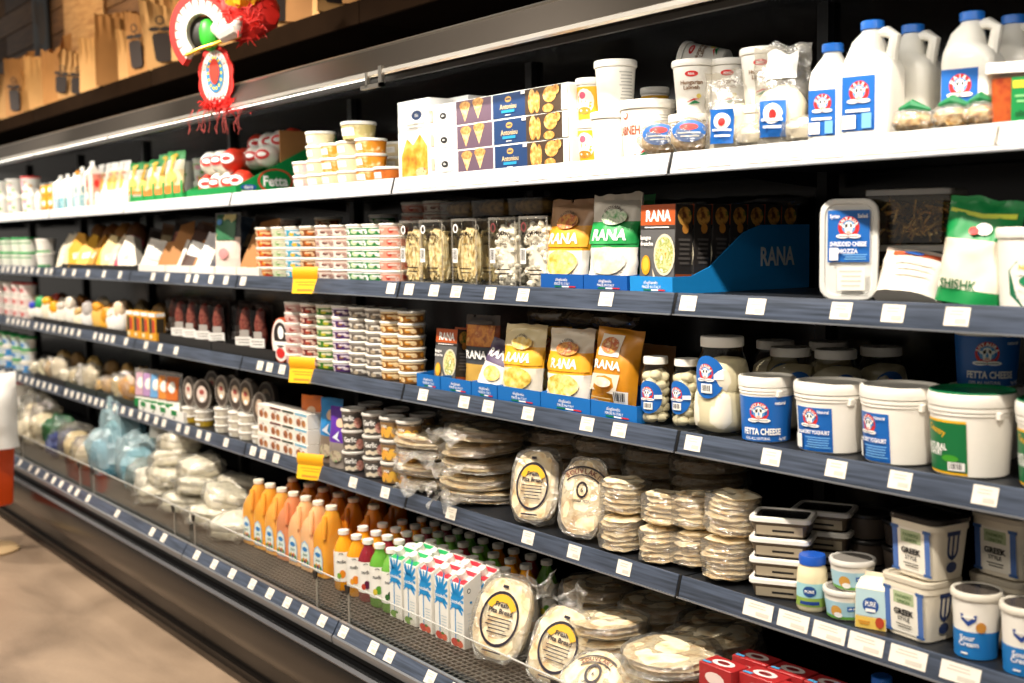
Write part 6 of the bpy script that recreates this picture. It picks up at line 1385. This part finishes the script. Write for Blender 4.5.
a = Art(cylmap(r_, r_, h_, radians(30))); a.rect(-r_*1.1, h_*.10, r_*1.2, h_*.52, C('9fd0d6', .42)); a.rect(-r_*1.1, h_*.10, r_*1.2, h_*.26, C('8aa84a', .42)); a.ell(0, h_*.38, r_*.42, h_*.1, C('1c4a8a', .42), 16, 2); a.text('PURE', 0, h_*.38, h_*.05, WH, r_*.6); a.rect(-r_*.6, h_*.14, r_*.6, h_*.2, C('1c3f8a', .42)); p.part('label', a.mb)
put(p, s, 812, .05, 'small cream jar with blue lid beside the flat tubs', 'jar')
def yg(a, r, h): a.rect(-r*1.3, h*.08, r*1.3, h*.82, C('a9d3e4', .42)); a.rect(-r*1.3, h*.08, r*1.3, h*.2, C('6aa84a', .42)); a.ell(-r*.3, h*.42, r*.26, h*.24, C('d9a24a', .42), 14, 2); a.ell(-r*.2, h*.26, r*.2, h*.12, WH, 12, 1); a.rect(r*.2, h*.46, r*.9, h*.66, C('2f6ab8', .42)); a.lines(r*.25, r*.85, h*.5, h*.62, 1, WH, .4)
yt = ptub(.047, .066, W, C('dcd9d2', .2), .82, .014, .003, 28, yg, 'yoghurt_pot', az=radians(28), clear_top=C('8a8680', .2))
put(yt, s, 846, .062, 'lower blue and green yoghurt pot of the pair behind the small carton', 'pot'); put(yt, s, 852, .066, 'upper blue and green yoghurt pot with clear lid', 'pot', None, .1, .0665)
g = gable(.066, .115, .06, C('efe4cc', .45), lambda a, w, h: (a.rect(.001, h*.32, w-.001, h*.99, C('bcd9e0', .42)), a.rect(.001, .001, w-.001, h*.3, C('e3c05a', .42)), a.ell(w*.5, h*.6, w*.26, h*.2, C('1f4f9a', .42), 16, 1), a.text('PURE', w*.5, h*.64, h*.12, WH, w*.34), a.rect(w*.34, h*.44, w*.66, h*.52, WH), a.ell(w*.8, h*.2, w*.14, h*.14, C('b8452a', .42), 12, 1), a.lines(w*.1, w*.5, h*.1, h*.22, 2, C('d98a1c', .45), .4)))
g.place('small pale blue and yellow gable carton in front of the pots', 'carton', (sx(s, 855, .02), YD+.02, ZD+.0005), (0, 0, radians(18)))
def greek(a, hx, h):
    a.rect(-hx*.78, h*.10, hx*.78, h*.9, C('f4efe2', .42)); k = a.k
    for q in (-1, 1): a.k = k; a.rect(hx*(q*.80-.13), h*.12, hx*(q*.80+.13), h*.84, C('4d71b5', .42)); a.rect(hx*(q*.80-.2), h*.84, hx*(q*.80+.2), h*.9, C('3a5f9a', .42)); a.rect(hx*(q*.80-.2), h*.08, hx*(q*.80+.2), h*.13, C('3a5f9a', .42))
    a.k = k; a.rect(-hx*.5, h*.62, hx*.5, h*.84, C('b5c49a', .42)); a.text('FARMERS', 0, h*.76, h*.06, C('5a7a4a', .45), hx*.8); a.text('UNION', 0, h*.67, h*.06, C('5a7a4a', .45), hx*.6); a.text('GREEK', 0, h*.48, h*.10, BLK, hx*1.05, bold=.04); a.text('STYLE', 0, h*.36, h*.07, BLK, hx*.9, bold=.02); a.lines(-hx*.4, hx*.4, h*.18, h*.28, 2, C('6a645a', .5), .4)
def greek_side(a, hy, h):
    ik = C('2f3f6a', .42); a.rect(-hy*.4, h*.80, hy*.4, h*.88, ik); a.ring(0, h*.55, hy*.22, hy*.34, ik, 16, 180, 360, 1.3); a.k -= 1; a.rect(-hy*.34, h*.55, -hy*.22, h*.8, ik); a.k -= 1; a.rect(hy*.22, h*.55, hy*.34, h*.8, ik); a.k -= 1; a.rect(-hy*.06, h*.36, hy*.06, h*.8, ik); a.ell(0, h*.24, hy*.32, h*.10, ik, 14, 1)
gk = psq(.062, .055, .128, C('e9e0cc', .42), C('2b2826', .18), .84, .012, .024, greek, greek_side, 'greek_yoghurt_tub', over=.003, topm=C('1a1816', .12))
gk2 = psq(.062, .055, .128, C('e9e0cc', .42), C('cfc6b4', .3), .84, .012, .024, greek, greek_side, 'greek_yoghurt_tub', over=.003)
put(gk2, s, 921, .085, 'square GREEK yoghurt tub, lower of the stacked pair', 'tub', 'square yoghurt tubs', radians(-6)); put(gk, s, 928, .090, 'square GREEK yoghurt tub with dark lid, upper of the stacked pair', 'tub', 'square yoghurt tubs', radians(-8), .1285)
put(gk2, s, 1008, .22, 'square GREEK yoghurt tub behind on the right, lower', 'tub', 'square yoghurt tubs', radians(-6)); put(gk2, s, 1010, .22, 'square GREEK yoghurt tub behind on the right, upper', 'tub', 'square yoghurt tubs', radians(-6), .1285)
def sour(a, r, h): a.rect(-r*1.5, .002, r*1.5, h*.48, C('1f78c0', .42)); a.poly([(-r*.35, h*.78), (r*.35, h*.78), (r*.3, h*.68), (0, h*.58), (-r*.3, h*.68)], C('1c3f8a', .42)); a.lines(-r*.28, r*.28, h*.70, h*.76, 1, WH, .4); a.text('Sour', -r*.05, h*.38, h*.09, WH, r*.7); a.text('Cream', 0, h*.28, h*.09, WH, r*.8); a.ell(r*.5, h*.58, r*.2, h*.09, C('c98a3a', .4), 14, 2); a.lines(-r*.3, 0, h*.08, h*.14, 1, WH, .5)
sc = ptub(.046, .132, W, C('e6e0d2', .35), .86, .016, .004, 32, sour, 'sour_cream_tub', az=radians(12), clear_top=C('4a4440', .2))
put(sc, s, 976, .065, 'round blue and white cream tub beside the Greek tubs', 'tub', 'cream tubs on fourth shelf'); put(sc, s, 1026, .055, 'round blue and white cream tub cut by the right edge', 'tub', 'cream tubs on fourth shelf', .1)
put(ptub(.05, .11, C('b8aa94', .4), C('a89c88', .35), .88, .016, name='cream_tub'), s, 1000, .16, 'dim tan tub behind the cream tubs', 'tub')

# ================================================================== BOTTOM DECK
s = 'E'; ZE = TOP['E']; YE = SHELF['E'][0]
# far left: bucket and bags of cheese
p = ptub(.10, .20, W, RED, .92, .03, .004, 32, lambda a, r, h: a.lines(-r, r, h*.3, h*.6, 3, C('d9d2c8', .5), .3), 'red_lidded_bucket'); put(p, s, 22, .34, 'white bucket with red lid at the far left of the bottom deck', 'bucket', None, 0, .12)
put(pbox(.24, .119, .22, W2, name='supply_box'), s, 11, .22, 'white box under the red-lidded bucket', 'box')
def lump_bag(seed, rx, ry, rz, col, blue=None):
    p = Proto('cheese_bag'); rnd = random.Random(seed)
    for k in range(3): p.part('cheese', MB().add(blob(rx*.62, ry*.7, rz*.55, seed+k, .15, 2.5, 14, 9, .7), C(col, .5, var=.06), T(rnd.uniform(-.3, .3)*rx, rnd.uniform(-.2, .2)*ry, rz*(.45+.4*k*.7))))
    p.part('bag', MB().add(blob(rx*1.05, ry*1.05, rz*1.02, seed+9, .3, 3.5, 24, 14, .8), film(blue or 'f4f2ec', .14, .14, 1.0, 24, .34 if blue else .06), T(0, 0, rz*1.06)))
    return p
for i, (px, d, sd, rx, rz, col, bl) in enumerate(((37, .26, 1, .10, .10, 'e9dcc0', None), (30, .20, 2, .11, .07, 'f0e6d0', None), (48, .24, 3, .10, .09, 'efe2c4', None), (62, .25, 4, .07, .07, '24382c', '12803c'), (66, .22, 5, .06, .05, 'd9c49a', '4a62b0'), (78, .24, 6, .08, .07, 'e2cfa6', None), (92, .23, 7, .07, .06, 'd6c8b0', None), (112, .24, 8, .11, .085, '7fc4d8', 'd9edf2'), (124, .30, 9, .11, .13, 'e9eeea', 'c4e4ec'), (138, .24, 10, .11, .09, '9fd2e0', 'd4ebf0'), (150, .22, 11, .10, .06, 'e9e6de', None))):
    put(lump_bag(sd, rx*1.3, .095, rz*1.45, col, bl), s, px, d, f'clear bag of cheese pieces{" with blue print" if bl in ("d9edf2", "c4e4ec", "d4ebf0") else ""}, {nth(i, 11)} at bottom left', 'bag', 'cheese bags at left of bottom deck', R.uniform(-.4, .4))
# heap of white bread-like cheese blocks in film
for i, (px, d, z, w) in enumerate(((166, .22, 0, .24), (190, .21, 0, .25), (216, .20, 0, .24), (239, .21, 0, .2), (172, .24, .078, .23), (197, .23, .075, .24), (224, .24, .074, .22), (178, .27, .152, .2), (204, .28, .15, .2), (182, .29, .222, .17), (236, .36, .08, .2), (232, .38, 0, .2))):
    p = Proto('haloumi_bag')
    for k in range(2): p.part('cheese', MB().add(blob(w*.48, .085, .024, i*3+k, .12, 2.5, 18, 8, .6), C('f4eedc', .5, var=.05), T(.006*k, 0, .036+.034*k, 0, .05)))
    p.part('bag', MB().add(blob(w*.56, .10, .050, i+40, .32, 4, 26, 12, .75), CLEARB, T(0, 0, .054)))
    put(p, s, px, d, f'film bag of white flat cheese in the pile left of the juices, {ORD[i]} {"lower" if z < .05 else "upper"} one', 'bag', 'white cheese bags on bottom deck', (R.uniform(-.25, .2), R.uniform(-.25, .2), R.uniform(-.6, .8)), z+.004)
p = ptub(.06, .11, C('d9d6cc', .35), C('8f9296', .2), .8, .014, name='grey_lidded_tub'); put(p, s, 160, .32, 'tilted white tub with grey lid on the white cheese pile', 'tub', None, (radians(-25), radians(-20), 0), .235)
# juice jugs
def juice(col, h=.262):
    p = Proto('juice_jug'); hx = hy = .047; m = liquid(col)
    p.part('body', MB().add(loft([(0, hx-.008, hy-.008, .014), (.006, hx, hy, .018), (h*.52, hx, hy, .022), (h*.60, hx*.98, hy*.98, .028), (h*.70, hx*.84, hy*.92, .03, .008, 0), (h*.80, hx*.60, hy*.70, .025, .019, 0), (h*.88, .024, .026, .02, .022, 0), (h*.93, .018, .018, .017, .022, 0), (h*.95, .018, .018, .017, .022, 0)], 4), m))
    p.part('grip', MB().add(tube([(.024, -.030, h*.86), (.036, -.040, h*.74), (.040, -.045, h*.56)], [.010, .011, .008], 8), m))
    p.part('cap', MB().add(lathe([(.0195, h*.94), (.0205, h*.945), (.0205, h*.995), (.018, h), (0, h)], 18), C('f0e6d2', .4), T(.022, 0, 0)))
    a = Art(flatmap((0, -hy-.0008, 0), (1, 0, 0), (0, 0, 1)), curved=False)
    a.poly([(-.028, .02), (.028, .02), (.032, .07), (.022, .105), (0, .118), (-.022, .105), (-.032, .07)], C('9fc0dc', .42)); a.poly([(-.024, .024), (.024, .024), (.028, .068), (.019, .10), (0, .112), (-.019, .10), (-.028, .068)], C('e6efe8', .42)); a.ell(0, .085, .018, .009, C('2f7fc0', .42), 14, 1); a.text('Juice', 0, .066, .010, C('2a6a3a', .45), .036); k = a.k
    for q, c in enumerate(('2f8a3a', 'e6a21c', '1c3a7a', 'd9762a', '2f8a3a')): a.k = k; a.ell(-.018+.009*q, .040+.006*(q % 2), .007, .008, C(c, .42), 10, 1)
    p.part('label', a.mb)
    return p
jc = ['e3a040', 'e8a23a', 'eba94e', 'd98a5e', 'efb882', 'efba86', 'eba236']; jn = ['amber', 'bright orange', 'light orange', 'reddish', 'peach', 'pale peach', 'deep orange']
for i, px in enumerate((258, 269.5, 281, 292.5, 304.5, 317, 330)): put(juice(jc[i]), s, px, .235, f'{jn[i]} juice jug with white cap, {nth(i, 7)} of the front row', 'jug', 'juice jugs on bottom deck', radians(4))
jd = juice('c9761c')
for r_ in range(2):
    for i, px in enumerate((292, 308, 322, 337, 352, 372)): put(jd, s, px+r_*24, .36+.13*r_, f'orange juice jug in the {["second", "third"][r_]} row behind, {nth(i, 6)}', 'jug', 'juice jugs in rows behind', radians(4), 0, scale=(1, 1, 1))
def pet(col, fruit, c2): return pbottle(.0355, .208, liquid(col), W, lambda a, r, h: (a.text('nudie', r*.35, h*.50, h*.06, BLK, r*.9), a.ell(r*.45, h*.29, r*.30, h*.07, C(fruit, .42), 14, 2), a.ell(r*.1, h*.26, r*.22, h*.05, C(c2, .42), 12, 1), a.ring(r*.35, h*.60, r*.2, r*.26, BLK, 12, 30, 150)), (.16, .66), 'juice_bottle')
pts = [pet('f2a41a', 'e68a1c', '7aa83a'), pet('efa01c', 'e6861c', 'e69a2a'), pet('8a1f2c', '5a1a3a', 'b8402a'), pet('67a838', '5a9a2f', 'd9c23a'), pet('6fae45', '24402a', '3a6a34')]
for i, px in enumerate((345, 358, 369.5, 381, 393)): put(pts[i], s, px, .20, f'{["orange", "second orange", "dark red", "green", "light green with dark stripe"][i]} juice bottle with white cap in the front row', 'bottle', 'small juice bottles on bottom deck', radians(25))
for r_ in range(4):
    for i, px in enumerate((345, 358, 369.5, 381, 393)): put(pts[i], s, px+(r_+1)*19.5, .20+.078*(r_+1), f'{["orange", "second orange", "dark red", "green", "light green"][i]} juice bottle in row {ORD[r_+1]} from the front', 'bottle', 'small juice bottles on bottom deck', radians(25))
# coconut water cartons with blue palms
PALM = C('1e8fd0', .42)
def coco(tc, k):
    w, d, h = .066, .066, .222; p = Proto('coconut_carton'); zb = h*.86
    v = [(0, 0, 0), (w, 0, 0), (w, d, 0), (0, d, 0), (0, 0, zb), (w, 0, zb), (w, d, h), (0, d, h)]
    p.part('carton', MB().add((v, [(0, 3, 2, 1), (4, 5, 6, 7), (0, 1, 5, 4), (1, 2, 6, 5), (2, 3, 7, 6), (3, 0, 4, 7)]), W))
    a = Art(flatmap((0, -.0003, 0), (1, 0, 0), (0, 0, 1)), curved=False)
    c = Vector((w*.42, h*.62)); kk = a.k
    for q in range(13):
        an = radians(-40+q*(260/12)) if q < 13 else 0; L = w*(.66+.14*(q % 3)); dx, dy = cos(an), sin(an); ex, ey = c.x+dx*L, c.y+dy*L*1.25
        ex = min(max(ex, .001), w-.001); a.k = kk; a.poly([(c.x-dy*.009, c.y+dx*.009), (c.x+dy*.009, c.y-dx*.009), (ex+dy*.004, ey-dx*.004), (ex, ey+.004)], PALM)
    a.rect(w*.36, h*.10, w*.42, h*.56, PALM); a.ell(c.x, c.y, w*.36, h*.10, PALM, 16, 1); a.text('cocobella', w*.5, h*.62, h*.05, WH, w*.8, bold=.02); a.k = kk
    a.lines(w*.5, w*.92, h*.20, h*.36, 4, C('b9c6cc', .5), .25); a.ell(w*.35, h*.06, w*.3, h*.055, C('6a9a3a' if k < 2 else 'c8352a', .42), 14, 1); a.ell(w*.72, h*.055, w*.22, h*.05, C('e0dccf' if k < 2 else 'd9583a', .42), 12, 1); a.ell(w*.6, h*.10, w*.12, h*.02, C('3f7a2a', .42), 10, 1); p.part('front_print', a.mb)
    a = Art(flatmap((w+.0003, 0, 0), (0, 1, 0), (0, 0, 1)), curved=False); a.ell(d*.3, h*.78, d*.1, h*.035, BLK, 12, 1); a.ell(d*.3, h*.78, d*.07, h*.024, W, 12, 1); a.ell(d*.4, h*.62, d*.07, h*.018, PALM, 10, 1); a.lines(d*.15, d*.85, h*.16, h*.5, 7, C('c9d0d4', .5), .2); p.part('side_print', a.mb)
    tl = Vector((0, d, h-zb)).normalized(); a = Art(flatmap((0, 0, zb+.0003), (1, 0, 0), tuple(tl)), curved=False); a.rect(.003, .004, w-.003, .024, C(tc, .42)); a.k = 0; a.rect(.003, .045, w-.003, .062, C(tc, .42)); p.part('top_print', a.mb)
    p.part('cap', MB().add(lathe([(.015, 0), (.0155, .002), (.0155, .021), (.014, .023), (0, .023)], 16), W, T(w*.45, d*.42, zb+(h-zb)*.42, -math.atan2(h-zb, d)*-1)))
    return p
cg, crd = coco('1fa45a', 0), coco('d02a3a', 2)
for r_ in range(2):
    for i, px in enumerate((390.5, 404.5, 419.5, 435.5, 451)):
        (cg if i < 2 else crd).place(f'coconut water carton with blue palm and {"green" if i < 2 else "red"} top, {nth(i, 5)}, {ORD[r_]} row', 'carton', (sx(s, px, .165)+.004*r_, YE+.165+r_*.072, ZE+.0005), (0, 0, radians(3)), 'coconut cartons on bottom deck')
for r_ in range(3):
    for i, px in enumerate((397, 411, 426, 442, 457)):
        pts[(i+r_*2) % 5].place(f'juice bottle with pale cap behind the coconut cartons, {nth(i, 5)}, {ORD[r_]} row', 'bottle', (sx(s, px, .165)+.004*r_, YE+.345+r_*.078, ZE+.0005), (0, 0, .4), 'juice bottles behind cartons')
# pita bags at right of the deck
pl, H = pita_pack(.080, .112, 5, .013, 201, art=lambda a, rx, ry: pita_ring(a, rx, ry), tails=False, sq=.68)
pl('standing bag of pita bread with yellow and navy ring print, bottom deck', (sx(s, 508, .21), YE+.215, ZE+.119), (radians(70), radians(6), radians(24)))
pl, H = pita_pack(.072, .100, 5, .013, 207, art=lambda a, rx, ry: pita_ring(a, rx, ry), tails=False, sq=.68)
pl('second pita bag with yellow and navy ring print, leaning lower behind', (sx(s, 562, .20), YE+.21, ZE+.104), (radians(66), radians(12), radians(28)))
pl, H = pita_pack(.080, .085, 5, .014, 213, art=souv, tails=False, sq=.75)
pl('souvlaki pita bag with patterned band lying at the front of the deck', (sx(s, 592, .13), YE+.15, ZE+.055), (radians(38), 0, radians(24)))
def film_tuft(seed, w, h):
    rnd = random.Random(seed); mb = MB()
    def f(u, v): return Vector(((u-.5)*w*(.4+.8*v)+.012*nz(u*5, v*5, seed), .02*sin(u*8+seed)+.03*nz(u*3+seed, v*3, 1), v*h*(.75+.35*sin(u*5.3+seed))))
    mb.add(grid(f, 12, 8), CLEARB); return mb
for i, (px, d, z) in enumerate(((545, .26, .20), (575, .27, .19))): one('bag_end', film_tuft(i+3, .12, .09), f'gathered clear end of a bread bag rising behind the ring-print bags, {"left" if i == 0 else "right"}', 'film', (sx(s, px, d), YE+d, ZE+z), group='bag ends')
for i, (px, d, m, r_) in enumerate(((612, .30, 4, .10), (672, .26, 4, .115), (712, .42, 4, .11))):
    z = .001
    for j in range(m):
        pl, H = pita_pack(r_, r_, 3, .015, 230+10*i+j, tails=(i == 1 and j == 2)); pl(f'clear bag of large soft breads, {nth(i, 3)} pile, {tier(j, m)}, bottom deck', (sx(s, px, d)+R.uniform(-.012, .012), YE+d, ZE+z), (R.uniform(-.05, .05), R.uniform(-.05, .05), R.uniform(0, 1)), 'bread piles on bottom deck'); z += H+.012
for i, (px, d) in enumerate(((600, .50), (660, .52), (720, .52))):
    for j in range(4):
        pl, H = pita_pack(.105, .105, 4, .012, 260+10*i+j, tails=False); pl(f'dim back pile bread bag of bottom deck, {nth(i, 3)}, {tier(j, 4)}', (sx(s, px, d), YE+d, ZE+.001+j*.05), (0, 0, i+j), 'back bread piles')
# far right bottom corner: red packs and small milk bottles
rp_ = pbox(.10, .075, .06, C('a8282a', .42, var=.2), lambda a, w, h: (a.ell(w*.5, h*.6, w*.3, h*.2, C('f0d8d0', .42), 14, 1), a.rect(.002, .002, w-.002, h*.26, C('e9e6e2', .42)), a.rect(w*.3, h*.05, w*.7, h*.2, C('4aa0d0', .42))), None, 'dessert_carton')
a = Art(flatmap((0, 0, .0753), (1, 0, 0), (0, 1, 0)), curved=False); a.ell(.05, .03, .032, .018, C('e9dcd8', .42), 14, 1); a.ell(.05, .03, .018, .009, C('7a1f22', .42), 12, 1); a.rect(.006, .004, .03, .014, C('4aa0d0', .42)); rp_.part('top_print', a.mb)
for i in range(3):
    for j in range(3): rp_.place(f'red and white dessert carton in the bottom right corner, {nth(i, 3)}, {tier(j, 3)}', 'carton', (.13+i*.106, -.06+.02*(i % 2), ZE+.0005+j*.0755), (0, 0, .05*i), 'red dessert cartons')
for i in range(3):
    for j in range(3): rp_.place(f'second row dessert carton, bottom right corner, {nth(i, 3)}, {tier(j, 3)}', 'carton', (.15+i*.106, .03, ZE+.0005+j*.0755), (0, 0, .04), 'red dessert cartons')
sm = fmilk(.072, .265, .072, MILK, CAPB, .019, None, 'milk_bottle', False)
for i, (x_, y_) in enumerate(((.50, -.02), (.515, .10), (.62, .02))): sm.place(f'milk bottle with blue cap, {nth(i, 3)} of three at the bottom right', 'bottle', (x_, y_, ZE+.0005), 0, 'milk bottles on bottom deck')

# ================================================================== orange stand with a white sack at the left edge
p = Proto('sack_stand')
p.part('foot', MB().add(lathe([(0, 0), (.14, 0), (.145, .012), (.12, .03), (.03, .04), (0, .04)], 28), C('c9ab80', .5)))
p.part('pole', MB().add(lathe([(0, .04), (.022, .04), (.022, .26), (0, .26)], 16), C('1a1a1b', .4)))
p.part('holder', MB().add(loft([(.25, .085, .085, .02), (.26, .095, .095, .025), (.56, .11, .11, .03), (.57, .10, .10, .03)], 4), C('dd4f18', .45)))
p.place('orange holder on a black pole with beige foot at the left edge', 'stand', (-4.68, -.50, 0), (0, 0, .4))
b = Bag(.32, .40, .22, 91, .04, .014, 0, True, .3); p = Proto('white_sack'); mb = MB(); b.faces(mb, [(1, C('e6e4e0', .45, var=.03))], 14, 18); p.part('sack', mb)
a = Art(b.map(.002), step=.02, curved=2); a.ell(.06, .21, .022, .018, C('1d7a55', .45), 14, 2); a.lines(-.10, .03, .10, .2, 3, C('cfd4d2', .5), .3); p.part('print', a.mb)
p.place('white plastic sack with small green print on the orange holder', 'sack', (-4.62, -.50, .571), (0, 0, radians(58)))
